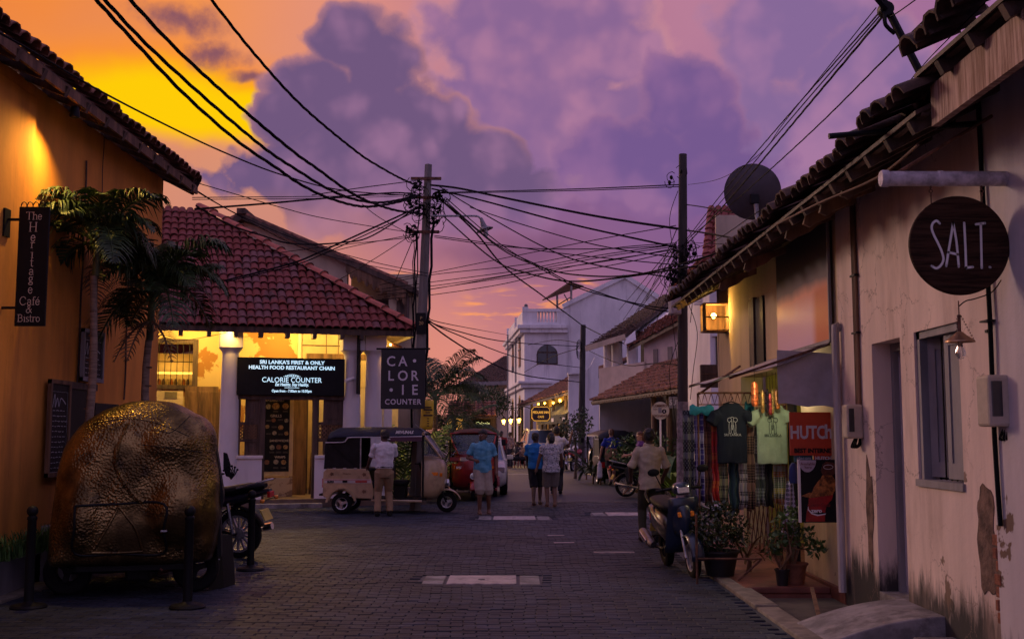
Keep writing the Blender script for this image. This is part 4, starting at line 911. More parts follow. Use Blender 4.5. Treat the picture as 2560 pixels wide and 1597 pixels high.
CL = [('black and grey checked sarong at the left end of the rail', 1706, 1738, 1025, 1270, [(.012, .012, .014), (.02, .02, .022), (.14, .14, .15)], 190, 120, 4.5, 0),
 ('purple and white patterned sarong second from the pole', 1735, 1762, 1022, 1256, [(.06, .03, .22), (.10, .08, .3), (.05, .03, .14), (.42, .40, .55)], 140, 90, 2.4, 1),
 ('dark brown plaid sarong between the purple and the red cloth', 1758, 1781, 1024, 1262, [(.09, .03, .02), (.05, .02, .02), (.16, .07, .05)], 260, 160, 5., 1),
 ('bright red and orange sarong left of the navy shirt', 1778, 1800, 1030, 1254, [(.55, .03, .03), (.6, .06, .03), (.65, .18, .04), (.5, .05, .05)], 200, 70, 3., 1),
 ('olive and black motif sarong below the navy shirt', 1794, 1822, 1060, 1260, [(.02, .025, .02), (.22, .24, .14), (.03, .03, .025), (.3, .3, .18)], 120, 90, 3.3, 2),
 ('plain teal cloth hanging lowest in the row', 1818, 1850, 1060, 1284, [(.03, .07, .08), (.03, .075, .085)], 3, 2, .2, 0),
 ('white and black tribal print cloth under the shirts', 1845, 1869, 1060, 1272, [(.45, .43, .42), (.05, .05, .05), (.5, .48, .46), (.08, .08, .08), (.42, .4, .4)], 150, 110, 3.8, 2),
 ('black cloth with brown motif between the two shirts', 1864, 1888, 1060, 1276, [(.015, .012, .012), (.03, .02, .018), (.3, .18, .13)], 160, 100, 3., 2),
 ('pale grey green sarong with small dark figures', 1886, 1914, 1060, 1264, [(.36, .42, .36), (.30, .36, .31), (.07, .09, .08)], 120, 75, 3.2, 2),
 ('plain black cloth beside the orange banded sarong', 1910, 1934, 1060, 1266, [(.014, .014, .018), (.016, .016, .02)], 3, 2, .3, 0),
 ('orange yellow and green banded sarong at the right end', 1930, 1967, 1060, 1260, [(.55, .17, .03), (.03, .03, .025), (.5, .42, .06), (.06, .14, .06), (.02, .02, .02), (.55, .2, .03), (.5, .5, .4)], 110, 140, 2.2, 2)]
for i, (lab, x0, x1, y0, y1, cols, fx, fz, band, mode) in enumerate(CL):
 Y = CYS + .05 + .012 * (i % 3); p0, p1 = at(x0, y0, Y), at(x1, y1, Y); W = p1.x - p0.x; H = p0.z - p1.z; P = []
 for a in range(17):
  u = a / 16; P.append([V((p0.x + W * u + .012 * sin(v * 3 + i) * (v / 8), Y + .022 * sin(u * pi * 3.4 + i) * (.5 + v / 12) + .008 * noise.noise((u * 3, v * .6, i)), p0.z - H * v / 8 - (.012 * sin(u * 6 + i) if v == 8 else 0))) for v in range(9)])
 b = MB(); b.grid([[p_ - V(((p0.x + p1.x) / 2, Y, p1.z)) for p_ in r0] for r0 in P][::-1])
 o = b.build('sarong', cloth_mat('cloth %s' % lab[:22], cols, fx, fz, band, mode), None, smooth=True, loc=((p0.x + p1.x) / 2, Y, p1.z)); sd_ = o.modifiers.new('thick', 'SOLIDIFY'); sd_.thickness = .004
 tag(o, lab, 'sarong', 'sarongs hanging on the stall rail')
def tshirt(lab, cx, y0, y1, w, col, ecol, sleeveL, sleeveR):
 Y = CYS - .06; p0, p1 = at(cx, y0, Y), at(cx, y1, Y); H = p0.z - p1.z; w2 = w / 2
 tt = thing('t_shirt', lab, 't-shirt', (p0.x, Y, p1.z), 0, 't-shirts on the stall'); b = MB(); rs = []
 for z, ww, dd in ((0, 1., .035), (.15, .985, .04), (.4, .97, .045), (.68, .98, .045), (.8, 1.0, .04), (.9, .93, .035), (.955, .72, .03), (.985, .46, .026), (1.0, .40, .022)):
  rs.append([V((w2 * ww * cos(a), dd * sin(a), z * H)) for a in [2 * pi * k / 20 for k in range(20)]])
 b.rings(rs)
 for s_, L in ((-1, sleeveL), (1, sleeveR)):
  if L > 0: b.tube([V((s_ * w2 * .78, 0, H * .84)), V((s_ * (w2 * 1.0), 0, H * .80)), V((s_ * (w2 + L), 0, H * .70 - L * .35))], [.055, .075, .07], 12)
 link('shirt_body', vox(b, .012, 3, .012, 5.5, (2.2, 1, .35), 'shirt_body', mat('cotton ' + lab[:14], col, .9, var=.12, scale=6, bump=.15, bscale=150, bdist=.002)), tt)
 mb = MB(); s_ = w * .30; o_ = (0, -.052, H * .60); W_ = .0065
 for st in (sp2([(-.12, .92), (-.2, 1.02), (-.02, 1.1), (.14, 1.02), (.12, .9), (.08, .62), (.06, .3), (.05, -.02), (.0, -.25)]), sp2([(-.12, .92), (-.09, .62), (-.05, .2), (-.04, -.2), (.0, -.25)]),
               sp2([(-.17, 1.0), (-.42, 1.0), (-.52, .74), (-.36, .56), (-.12, .7)]), sp2([(.15, 1.0), (.42, 1.0), (.54, .78), (.38, .56), (.12, .68)]),
               sp2([(-.34, .52), (-.38, .1), (-.36, -.4), (-.38, -.62), (-.16, -.62), (-.16, -.3), (-.1, .25)]), sp2([(.32, .54), (.37, .1), (.34, -.4), (.38, -.62), (.16, -.62), (.16, -.3), (.12, .25)])):
  mb.ribbon([(a * s_, c * s_) for a, c in st], W_, o_, (1, 0, 0), (0, 0, 1))
 mb.build('elephant_print', ecol, tt)
 text('SRI LANKA', .042, ecol, tt, (0, -.052, H * .60 - s_ * .8))
 MB().tube([V((-.1, 0, H * .985)), V((0, 0, H * 1.03)), V((.1, 0, H * .985))], .008, 6).build('hanger', m_black, tt); MB().tube(smoothpath([V((0, 0, H * 1.03)), V((.0, 0, H * 1.06)), V((.02, 0, H * 1.09)), V((0, 0, H * 1.105))]), .005, 6).build('hanger_hook', m_black, tt)
tshirt('navy t-shirt with white elephant print on the stall', 1828, 1008, 1158, .37, (.005, .011, .024), mat('pale print', (.5, .55, .52), .8, var=0, bump=0), .075, .03)
tshirt('pale green t-shirt with dark elephant print on the stall', 1928, 1008, 1160, .375, (.36, .50, .33), mat('dark print', (.03, .05, .04), .8, var=0, bump=0), .09, .02)
for lab, x0, x1, y0, y1 in (('bright teal cloth folded over the left end of the rail', 1724, 1784, 1016, 1034), ('bright teal cloth scrap between the two t-shirts', 1862, 1884, 1008, 1028)):
 p0, p1 = at(x0, y0, CYS - .02), at(x1, y1, CYS - .02); b = MB(); rs = []
 for k in range(9):
  u = k / 8; rs.append([V((p0.x + (p1.x - p0.x) * u, CYS - .02 + .035 * cos(a), (p0.z + p1.z) / 2 + .01 * sin(k * 2.) + (.055 + .015 * sin(k * 1.3)) * sin(a))) for a in [2 * pi * j / 10 for j in range(10)]])
 b.rings(rs); tag(b.build('folded_cloth', mat('teal cotton', (.02, .22, .27), .85, var=.2, scale=20), None, smooth=True), lab, 'cloth')
# shiny hanging strips over the pale green shirt
r_ = random.Random(8); GL = [(.55, .14, .04), (.5, .3, .08), (.05, .04, .05), (.45, .06, .06), (.55, .4, .12), (.28, .13, .05), (.6, .22, .05)]
labs = ['red hanging foil strip nearest the navy shirt', 'brown foil strip above the pale green shirt', 'slim gold foil strip above the green shirt', 'black foil strip with white marks above the green shirt', 'yellow foil strip above the green shirt', 'orange brown foil strip by the grey flap', 'short amber foil strip next to the grey flap']
for k, (px, y0, y1, w) in enumerate(((1886, 955, 1015, .085), (1906, 975, 1032, .045), (1918, 972, 1030, .035), (1925, 985, 1037, .05), (1931, 972, 1034, .035), (1940, 972, 1020, .04), (1944, 1008, 1022, .06))):
 p0, p1 = at(px, y0, CYS - .2), at(px + (5 if k == 0 else 2), y1, CYS - .2); b = MB()
 for z in range(1):
  P = [[V((w * (i / 4 - .5) * (1 if 0 < j < 7 else .7), -.012 * cos((i / 4 - .5) * 3), -(p0.z - p1.z) * j / 7 )) for j in range(8)] for i in range(5)]; b.grid(P[::-1]); b.grid([[q_ + V((0, .02 * cos(pi * (abs(i - 2) / 2) / 2), 0)) for q_ in r0] for i, r0 in enumerate(P)])
 o = b.build('foil_strip', mat('foil %d' % k, GL[k], .3, .6, var=.7, scale=26, bump=.4), None, smooth=True, loc=p0); tag(o, labs[k], 'packet', 'foil strips on the stall')
 MB().tube([(0, 0, -.01), (0, 0, .2)], .003, 4).build('string', m_black, o)
# white printed cloth and blue bag at the right end
Y = 12.3; P = []
for a in range(13):
 u = a / 12; P.append([V((at(1975 + (u - .5) * (16 + 26 * v / 8), 1200, Y).x - .02 * v / 8, Y + .02 * sin(u * 9 + v * .3), at(1980, 1202, Y).z - .62 * v / 8)) for v in range(9)])
mw = cloth_mat('white cotton with sprig print', [(.62, .58, .66), (.6, .56, .64), (.06, .06, .07)], 75, 68, .5, 2)
b = MB(); b.grid(P[::-1]); o = b.build('printed_cloth', mw, None, smooth=True); sd_ = o.modifiers.new('t', 'SOLIDIFY'); sd_.thickness = .004; tag(o, 'white cloth with black leaf print hanging beside the bottle poster', 'cloth')
p_ = at(1984, 1182, 12.25); b = MB(); b.rings([[V((p_.x + .05 * k_ * cos(a), 12.25 + .03 * sin(a), p_.z - .11 + z)) for a in [2 * pi * j / 12 for j in range(12)]] for z, k_ in ((0, .9), (.05, 1.1), (.15, 1.05), (.2, .7), (.22, .3))])
tag(b.build('blue_bag', mat('blue nylon', (.02, .04, .2), .6), None, smooth=True), 'small dark blue bag hanging behind the bottle poster', 'bag')
# red phone-network board and bottle poster
HY = 11.75
t = thing('shop_sign', 'orange red phone network sign with white letters by the downpipe', 'sign')
a_, c_ = at(1973, 1030, HY), at(2091, 1138, HY)
MB().box(a_.x, c_.x, HY, HY + .02, c_.z, a_.z).build('board', mat('orange red enamel', (.50, .045, .012), .45, var=.1, scale=4), t, bevel=.003)
cx_ = (a_.x + c_.x) / 2; hz_ = at(2030, 1080, HY).z
text('HUTC', .185, mat('dull white print', (.62, .56, .60), .6, var=.05, bump=0), t, (cx_ - .05, HY - .002, hz_), bold=.006, sx=.74); text('h', .2, MATS['dull white print'], t, (c_.x - .075, HY - .002, hz_ + .008), bold=.006, sx=.9)
text('BEST INTERNET', .064, m_black, t, (cx_ + .01, HY - .002, at(2030, 1126, HY).z), bold=.003, sx=.93)
t = thing('strip_sign', 'narrow red and blue strip signs between the red board and the poster', 'sign')
p_ = at(1985, 1140, HY + .03); q_ = at(2083, 1152, HY + .03)
MB().box(p_.x, (p_.x + q_.x) / 2 - .01, HY + .03, HY + .04, q_.z - .01, p_.z + .02).build('strip', mat('teal print', (.03, .12, .16), .5), t); MB().box((p_.x + q_.x) / 2, q_.x, HY + .03, HY + .04, q_.z - .01, p_.z + .02).build('strip', MATS['orange red enamel'], t)
text('elecom', .05, MATS['dull white print'], t, ((p_.x * 3 + q_.x) / 4, HY + .028, p_.z - .02)); text('HUTCH', .05, MATS['dull white print'], t, ((p_.x + q_.x * 3) / 4, HY + .028, p_.z - .02), bold=.003)
PY_ = 11.62
t = thing('bottle_poster', 'black poster showing a cola bottle beneath the red sign', 'poster')
k_ = 370 / 1512.; f_ = lambda x, y: at(1740 + x * k_, 960 + y * k_, PY_)
a_, c_ = f_(1048, 770), f_(1490, 1412);
MB().box(a_.x, c_.x, PY_, PY_ + .012, c_.z, a_.z).build('panel', m_black, t); MB().box(a_.x - .012, a_.x + .015, PY_ - .003, PY_ + .015, c_.z, a_.z).build('white_edge', m_letw, t)
def fpoly(pts, m, d, nm, par=t): MB().prism([(f_(*p_).x, f_(*p_).z) for p_ in pts], (0, PY_ - d, 0), (1, 0, 0), (0, 0, 1), (0, .0025, 0)).build(nm, m, par)
m_cola = mat('cola amber print', (.36, .09, .02), .35, var=.8, scale=22, bump=0, col2=(.55, .2, .05)); m_colad = mat('cola dark print', (.09, .02, .012), .35, var=.5, scale=18, bump=0)
fpoly([(1290, 930), (1275, 960), (1240, 1000), (1205, 1050), (1180, 1110), (1165, 1160), (1395, 1130), (1420, 1080), (1430, 1020), (1415, 970), (1385, 925)], m_cola, .004, 'bottle_shoulder')
fpoly([(1075, 1140), (1160, 1105), (1185, 1110), (1170, 1165)], m_cola, .0035, 'splash')
fpoly([(1150, 1165), (1400, 1130), (1385, 1180), (1340, 1225), (1320, 1290), (1315, 1400), (1120, 1402), (1130, 1300), (1150, 1230)], mat('cola red print', (.36, .015, .015), .4, var=.3, scale=12, bump=0), .0045, 'bottle_body')
fpoly([(1160, 1290), (1320, 1310), (1318, 1330), (1230, 1345), (1165, 1310)], m_black, .006, 'label_band'); fpoly([(1145, 1235), (1150, 1275), (1190, 1315), (1250, 1330), (1325, 1318), (1322, 1330), (1240, 1345), (1178, 1325), (1140, 1282)], m_letw, .0066, 'label_swoosh')
fpoly([(1290, 820), (1330, 790), (1400, 800), (1440, 840), (1440, 890), (1400, 930), (1300, 930), (1275, 890)], m_colad, .005, 'bottle_cap')
mb = MB(); mb.ribbon([(f_(x, y).x, f_(x, y).z) for x, y in arc(1350, 845, 48, 22, 20, 380, 16)], .006, (0, PY_ - .0062, 0), (1, 0, 0), (0, 0, 1)); mb.build('cap_emblem', MATS['dull white print'], t)
pc = f_(1138, 775); fpoly([(1138 + 88 * cos(R(a)), 775 - 126 * sin(R(a)) * .98) for a in range(180, 361, 12)], mat('pale violet print', (.46, .38, .46), .6, var=.05, bump=0), .004, 'badge')
text('Available', .042, mat('maroon print', (.16, .04, .05), .6, bump=0), t, (f_(1140, 815).x, PY_ - .0062, f_(1140, 812).z)); text('here', .04, MATS['maroon print'], t, (f_(1145, 850).x, PY_ - .0062, f_(1145, 848).z))
text('zero', .058, m_letw, t, (f_(1230, 1295).x, PY_ - .0085, f_(1230, 1296).z), bold=.002); text('Coca-Cola', .055, mat('dark red print', (.16, .01, .01), .5, bump=0), t, (f_(1250, 1235).x, PY_ - .0062, f_(1250, 1232).z), shear=.3)
# faded letters low on the wall
mb = MB()
for k, x in enumerate((11.55, 11.68, 11.8, 11.92)): mb.ribbon([(x, .92), (x + .02, .80 + .02 * (k % 2))], .02, (WX + .027, 0, 0), (0, 1, 0), (0, 0, 1))
mb.build('faded_letters', mat('faded red paint', (.2, .06, .05), .9, bump=0), rh)
# shop interior: back wall, floor step, lattice gate, a lit lamp inside
sh_ = thing('shop_interior', 'dim clothes shop room with yellow wall behind the lattice gate', 'shop')
MB().box(5.2, 5.25, 12.5, 16.6, 0, 2.7).build('back_wall', mat('yellow shop paint', (.42, .33, .06), .8, var=.2), sh_); MB().box(WX + .4, 5.2, 16.3, 16.35, 0, 2.7).build('side_wall', MATS['yellow shop paint'], sh_)
MB().box(WX + .36, 5.2, 12.5, 16.3, 2.6, 2.65).build('ceiling', m_wood, sh_); MB().box(WX + .05, 5.2, 12.9, 16.3, 0, .05).build('floor', m_redslab, sh_)
MB().ell((3.06, 12.7, 2.28), .04, 10, 8).build('bulb', mat('lit bulb green white', (1, 1, .8), var=0, bump=0, emit=(1, .9, .5), es=6), sh_, smooth=True); MB().tube([(3.06, 12.7, 2.31), (3.06, 12.7, 2.44)], .006, 5).build('bulb_cord', m_black, sh_); point_light('bulb_light', (3.0, 12.65, 2.2), 12, (1, .84, .6), .06, sh_); point_light('room_light', (4.2, 14.5, 2.3), 12, (.95, .9, .35), .1, sh_)
t = thing('lattice_gate', 'folded steel diamond lattice gate at the shop entrance', 'gate')
p0, p1 = onx(1965, 1290, WX).y, onx(1868, 1290, WX).y; b = MB(); n_ = 9
for k in range(-10, n_ + 1):
 for s_ in (1, -1):
  y0 = p0 + (p1 - p0) * k / n_; pts = []
  for j in range(2):
   pts.append(V((WX + .01 + .006 * s_, y0 + (1.9 / 2.0) * .55 * (j if s_ > 0 else 1 - j) * 2, .06 + 1.9 * j)))
  # clip to the gate span
  a, c = pts; q0, q1 = [], []
  for (ya_, yb_) in ((p0, p1),):
   d = c.y - a.y; ts = sorted(((ya_ - a.y) / d, (yb_ - a.y) / d)); t0, t1 = max(0, ts[0]), min(1, ts[1])
   if t1 - t0 > .03: b.beam(a.lerp(c, t0), a.lerp(c, t1), .012, .012)
b.build('lattice', m_rust, t)
MB().box(WX - .0, WX + .03, p0 - .03, p0, .05, 2.0).build('gate_post', m_rust, t); MB().box(WX - .0, WX + .03, p1, p1 + .03, .05, 2.0).build('gate_post', m_rust, t)
MB().box(WX + .02, WX + .06, 13.25, 13.55, .05, 2.3).build('dark_post', m_black, sh_)
# low railing by the pots
t = thing('low_railing', 'low rusty pipe railing in front of the potted shrub', 'railing')
a_, c_ = at(1742, 1396, 12.25), at(1905, 1396, 12.25)
MB().tube([a_, c_], .012, 6).build('bar', m_rust, t); MB().tube([(a_.x, 12.25, .0), (a_.x + .0, 12.25, at(1740, 1285, 12.25).z)], .013, 6).build('post', m_rust, t); MB().tube([c_, V((c_.x - .25, 12.3, .03))], .012, 6).build('brace', m_rust, t)
# ------------------------------------------------------------------ white house and brown sign box behind the lime house
wh = thing('white_corner_house', 'white house corner with red tiled roof behind the right pole', 'house')
c_ = at(1776, 900, 24.)
MB().box(c_.x, 8.5, 24, 28.2, 0, 5.25).build('wall', m_white, wh); MB().box(c_.x + .12, c_.x + .42, 23.96, 24.0, at(1790, 930, 24).z, at(1790, 835, 24).z).build('window', m_glass, wh)
for z in (at(1790, 930, 24).z, at(1790, 835, 24).z): MB().box(c_.x + .04, c_.x + .5, 23.93, 24.01, z - .05, z + .02).build('window_sill', m_white, wh)
MB().box(c_.x + .2, c_.x + .22, 23.94, 23.97, at(1790, 928, 24).z, at(1790, 837, 24).z).build('window_bar', m_wood, wh)
e0 = at(1752, 682, 23.6); stuff(tile_field((e0.x, 23.5, 5.2), (e0.x + 3.5, 23.5, 5.2), (e0.x + 3.5, 26, 6.9), (e0.x + .6, 26, 6.9), .2, .33, r_seed=5).build('roof_tiles', m_tile, wh)); MB().solid([(e0.x, 23.5, 5.18), (e0.x + 3.5, 23.5, 5.18), (e0.x + 3.5, 26, 6.87), (e0.x + .6, 26, 6.87)], (0, 0, -.12)).build('roof_deck', m_wood, wh)
stuff(tile_field((e0.x, 28.2, 5.2), (e0.x, 23.5, 5.2), (e0.x + 2, 24.6, 6.9), (e0.x + 2, 28.2, 6.9), .2, .33, r_seed=6).build('roof_tiles', m_tile, wh))
for k in range(7):
 a_ = at(1734, 724 + k * 6, 25.); c2_ = at(1757, 724 + k * 6, 25.); MB().box(a_.x, c2_.x, 25, 25.06, a_.z - .02, a_.z + .015).build('vent_slat', m_letw, wh)
t = thing('brown_sign_box', 'blank dark brown box sign on the wall end behind the pole', 'sign')
a_, c_ = at(1752, 911, 20.), at(1799, 968, 20.); MB().box(a_.x, c_.x, 20, 20.12, c_.z, a_.z).build('panel', m_wood, t, bevel=.01); MB().box(a_.x + .02, c_.x - .06, 19.985, 20.0, a_.z - .17, a_.z - .16).build('batten', m_woodl, t); MB().beam((c_.x, 20.05, (a_.z + c_.z) / 2), (4.3, 20.05, (a_.z + c_.z) / 2), .04, .04).build('arm', m_rust, t)
MB().tube([(4.25, 20.05, 0), (4.25, 20.05, 3.2)], .035, 8).build('post', m_rust, t)
# ================================================================== restaurant with hipped tile roof
RU = V((.956, .2934, 0)).normalized(); RN = V((-RU.y, RU.x, 0)); RO = V((-2.386, 26.08, 0)); RZ = atan2(RU.y, RU.x)
def RL(px, py, off=0.):        # restaurant-local point on the plane `off` behind the column line
 d = ray(px, py); c = V((0, 0, CAMH)); o = RO + RN * off
 t_ = (o - c).dot(RN) / d.dot(RN); w = c + d * t_ - RO; return V((w.dot(RU), off, w.z))
re_ = thing('restaurant', 'verandah restaurant with red barrel tile roof and white columns', 'restaurant', RO, RZ)
FL = .17
MB().box(-9, .35, -.28, 6, -.05, FL).build('floor', mat('worn floor', (.16, .11, .085), .5, var=.3), re_)
MB().box(-3.55, -2.05, -.62, -.281, -.05, .09).build('step', m_conc, re_, bevel=.01)
# columns
m_col = mat('column limewash', (.70, .66, .68), .8, var=.10, scale=1.4, bump=.2, streak=(1, 1, .4))
cz = 3.62
for px in (574, 879, 934):
 x = RL(px, 1000).x; big = px == 930
 c = MB().lathe([(.25, FL), (.25, FL + .12), (.225, FL + .16), (.215, 1.2), (.205, 2.2), (.185, 3.35), (.185, 3.40), (.21, 3.44), (.26, 3.50)], (x, 0, 0), n=28).build('column', m_col, re_, smooth=True)
 MB().box(x - .25, x + .25, -.25, .25, 3.50, 3.95).build('capital_block', m_col, c, bevel=.01)
MB().box(RL(962, 1000).x - .03, RL(975, 1000).x + .04, -.05, .25, FL, 3.5).build('end_post', m_white, re_)
# low front walls, timber beam, lattice panels
xd0, xd1 = RL(655, 1100).x, RL(786, 1100).x; xl, xr = RL(574, 1100).x + .1, RL(879, 1100).x - .1; zw = RL(620, 1146).z
for a0, a1 in ((xl, xd0), (xd1, xr), (RL(879, 1100).x + .15, RL(925, 1100).x)):
 MB().box(a0, a1, -.1, .12, FL, zw).build('low_wall', m_white, re_); MB().box(a0 - .0, a1 + .02, -.14, .16, zw, zw + .07).build('wall_cap', m_white, re_, bevel=.01)
MB().box(-6.4, RL(574, 1100).x - .1, -.1, .12, FL, zw).build('low_wall', m_white, re_)
zb0, zb1 = RL(720, 999).z, RL(720, 988).z
MB().box(xl, xr, -.09, .05, zb0, zb1).build('timber_beam', m_wood, re_)
for x in (xd0, xd1): MB().box(x - .055, x + .055, -.08, .06, FL, zb0).build('door_post', m_wood, re_)
def lattice(px0, px1):
 x0, x1 = RL(px0, 1050).x, RL(px1, 1050).x; z0, z1 = zw + .07, zb0
 rows = [(z1 - .52, z1), (z0 + .36, z1 - .56), (z0, z0 + .32)]
 o = MB().box(x0, x1, -.045, .0, rows[1][0] - .06, rows[1][0]).build('lattice_panel', m_wood, re_)
 MB().box(x0, x1, -.05, .005, rows[1][1], rows[1][1] + .06).build('panel_rail', m_wood, o)
 for a0, a1 in ((x0, x0 + .06), (x1 - .06, x1)): MB().box(a0, a1, -.052, .004, z0, z1).build('panel_stile', m_wood, o)
 for z_0, z_1 in (rows[0], rows[2]):
  MB().box(x0 + .16, x1 - .06, -.02, 0., z_0, z_1).build('solid_panel', m_wood, o); MB().box(x0 + .24, x1 - .14, -.035, -.019, z_0 + .08, z_1 - .08).build('raised_field', m_wood, o, bevel=.012)
 mb = MB(); zz0, zz1 = rows[1]; H = zz1 - zz0; W = x1 - x0
 n_ = 16; stp = W / 7
 for s_ in (1, -1):
  for k in range(-n_, n_ * 2):
   xa = x0 + k * stp; pa, pb_ = (xa, zz0), (xa + s_ * H, zz1)
   d = pb_[0] - pa[0]; ts = sorted(((x0 - pa[0]) / d, (x1 - pa[0]) / d)); t0, t1 = max(0, ts[0]), min(1, ts[1])
   if t1 - t0 > .02: mb.beam(V((pa[0] + d * t0, -.025 + .006 * s_, zz0 + H * t0)), V((pa[0] + d * t1, -.025 + .006 * s_, zz0 + H * t1)), .026, .014, up=(0, 1, 0))
 mb.build('lattice_slats', m_woodl, o); MB().box(x0 + .13, x1 - .05, .03, .045, zz0, zz1).build('lattice_backing', m_wood, o)
lattice(594, 652); lattice(790, 862)
# back wall of the verandah
BW = 2.3
wl0, wl1 = -9., .2
xw = [RL(394, 900, BW).x, RL(484, 900, BW).x]; zwn = [RL(440, 962, BW).z, RL(440, 858, BW).z]
MB().box(wl0, xw[0] - .0, BW, BW + .25, FL, 4.2).build('back_wall', m_patch, re_)
MB().box(xw[0], xw[1], BW, BW + .25, zwn[1], 4.2).build('back_wall', m_patch, re_); MB().box(xw[0], xw[1], BW, BW + .25, FL, zwn[0]).build('back_wall', m_patch, re_)
xb = RL(745, 900, BW).x; xi0 = RL(736, 1100, BW).x; xi1 = RL(792, 1100, BW).x
MB().box(xw[1], xb, BW, BW + .25, 2.6, 4.2).build('back_wall', m_patch, re_); MB().box(xw[1], RL(650, 1100, BW).x, BW, BW + .25, FL, 2.6).build('back_wall', m_patch, re_)
MB().box(xb, wl1, BW - .02, BW + .25, 2.75, 4.2).build('panelled_wall', mat('yellow board wall', (.52, .40, .22), .75, var=.1), re_)
for px in (815, 845): MB().box(RL(px, 900, BW).x - .008, RL(px, 900, BW).x + .008, BW - .028, BW - .019, 2.78, 4.2).build('cover_strip', m_wood, re_)
MB().box(xb + .1, wl1, BW - .03, BW - .018, RL(800, 864, BW).z - .015, RL(800, 864, BW).z + .015).build('cover_strip', m_wood, re_)
MB().box(RL(766, 890, BW).x, wl1, BW - .05, BW - .015, RL(800, 897, BW).z, RL(800, 884, BW).z).build('door_lintel', m_woodl, re_)
MB().box(xi1, wl1, BW, BW + .25, FL, 2.75).build('back_wall', mat('shutter white wall', (.60, .48, .30), .8, var=.1), re_)
MB().tube([(xb + .03, BW - .06, 4.1), (xb + .03, BW - .06, 2.9), (xb + .09, BW - .06, 2.74), (xb + .1, BW - .06, .2)], .05, 8).build('downpipe', mat('cream pipe', (.62, .52, .36), .5), re_, smooth=True)
# interior seen through the doorway
m_int = mat('warm interior wall', (.62, .46, .22), .8, var=.1)
MB().box(-4.5, .2, 4.6, 4.7, FL, 3.5).build('inner_wall', m_int, re_)
MB().box(RL(736, 1100, 2.3).x - .12, RL(756, 1100, 2.3).x, 1.5, 2.29, FL, 2.72).build('door_leaf', m_woodl, re_); MB().box(RL(757, 1100, 2.3).x + .05, RL(768, 1100, 2.3).x, 2.2, 2.3, FL, 2.74).build('inner_jamb', m_wood, re_)
mb = MB();
for k, (a, c) in enumerate((((775, 1240), (783, 1120)), ((772, 1250), (779, 1130)), ((780, 1180), (787, 1110)))): MB().beam(RL(*a, 1.9), RL(*c, 1.9), .03, .03).build('leaning_frame', m_woodl, re_)
# barred window and panel door left of the column
for a0, a1, z0, z1 in ((xw[0] - .02, xw[1] + .1, zwn[1], zwn[1] + .1), (xw[0] - .02, xw[1] + .1, zwn[0] - .1, zwn[0]), (xw[1] - .02, xw[1] + .1, zwn[0], zwn[1])): MB().box(a0, a1, BW - .06, BW + .05, z0, z1).build('window_frame', m_wood, re_)
for k in range(6): MB().box(xw[0] + .02 + k * .14, xw[0] + .035 + k * .14, BW + .05, BW + .07, zwn[0], zwn[1]).build('window_bar', m_black, re_)
MB().box(xw[0], xw[1], BW + .055, BW + .075, (zwn[0] + zwn[1]) / 2 + .05, (zwn[0] + zwn[1]) / 2 + .07).build('window_bar', m_black, re_)
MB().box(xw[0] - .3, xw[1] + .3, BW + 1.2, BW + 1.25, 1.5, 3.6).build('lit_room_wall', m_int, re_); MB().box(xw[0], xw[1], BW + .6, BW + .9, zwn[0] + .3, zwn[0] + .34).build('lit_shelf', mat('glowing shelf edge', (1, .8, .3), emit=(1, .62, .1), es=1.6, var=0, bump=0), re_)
r_ = random.Random(2)
for k in range(8): MB().lathe([(.03, 0), (.045, .06), (.03, .13), (.015, .16)], (xw[0] + .05 + .095 * k, BW + .7, zwn[0] + .02), n=8).build('jar', mat('jar %d' % (k % 3), ((.3, .1, .03), (.1, .06, .03), (.35, .25, .1))[k % 3], .3), re_, smooth=True)
xp0, xp1 = RL(462, 1000, BW).x, RL(545, 1000, BW).x; zp = RL(500, 966, BW).z
pd = MB().box(xp0, xp1, BW - .1, BW - .02, FL, zp).build('panel_door', m_woodl, re_)
for k in range(3): MB().box(xp0 + .06 + k * .27, xp0 + .27 + k * .27, BW - .12, BW - .099, FL + .3, zp - .12).build('raised_field', m_woodl, pd, bevel=.012)
MB().box(RL(392, 980, BW - .3).x, RL(458, 980, BW - .3).x, BW - .32, BW - .28, RL(420, 1010, BW - .3).z, RL(420, 977, BW - .3).z).build('counter_cabinet', mat('cream cabinet', (.7, .55, .28), .5), re_); MB().box(RL(412, 980, BW - .3).x, RL(443, 980, BW - .3).x, BW - .33, BW - .32, RL(420, 996, BW - .3).z, RL(420, 979, BW - .3).z).build('cabinet_pane', mat('olive pane', (.22, .18, .08), .3), re_)
# menu board in the doorway
x0, x1 = RL(640, 1090, .9).x, RL(733, 1090, .9).x; z0, z1 = RL(690, 1190, .9).z, RL(690, 990, .9).z
mbd = thing('menu_board', 'tall black menu board with round food pictures in the restaurant doorway', 'menu board', RO, RZ)
MB().box(x0, x1, .9, .96, z0, z1).build('frame', mat('cream frame', (.62, .48, .26), .6), mbd); MB().box(x0 + .03, x1 - .09, .885, .9, z0 + .11, z1 - .02).build('panel', m_black, mbd)
FC = [mat('food print %d' % i, c, .5, var=.8, scale=40, bump=0, col2=d) for i, (c, d) in enumerate((((.45, .16, .03), (.6, .4, .15)), ((.5, .3, .12), (.3, .1, .03)), ((.5, .08, .04), (.55, .35, .1)), ((.35, .3, .12), (.5, .42, .3))))]
mb = MB(); r_ = random.Random(12)
def plate(px, py, rr_, k):
 p_ = RL(px, py, .88); n_ = 12; e = [V((p_.x + rr_ * cos(2 * pi * j / n_), .882, p_.z + rr_ * .95 * sin(2 * pi * j / n_))) for j in range(n_)]; MB().add(e, [tuple(range(n_))]).build('food_picture', FC[k], mbd)
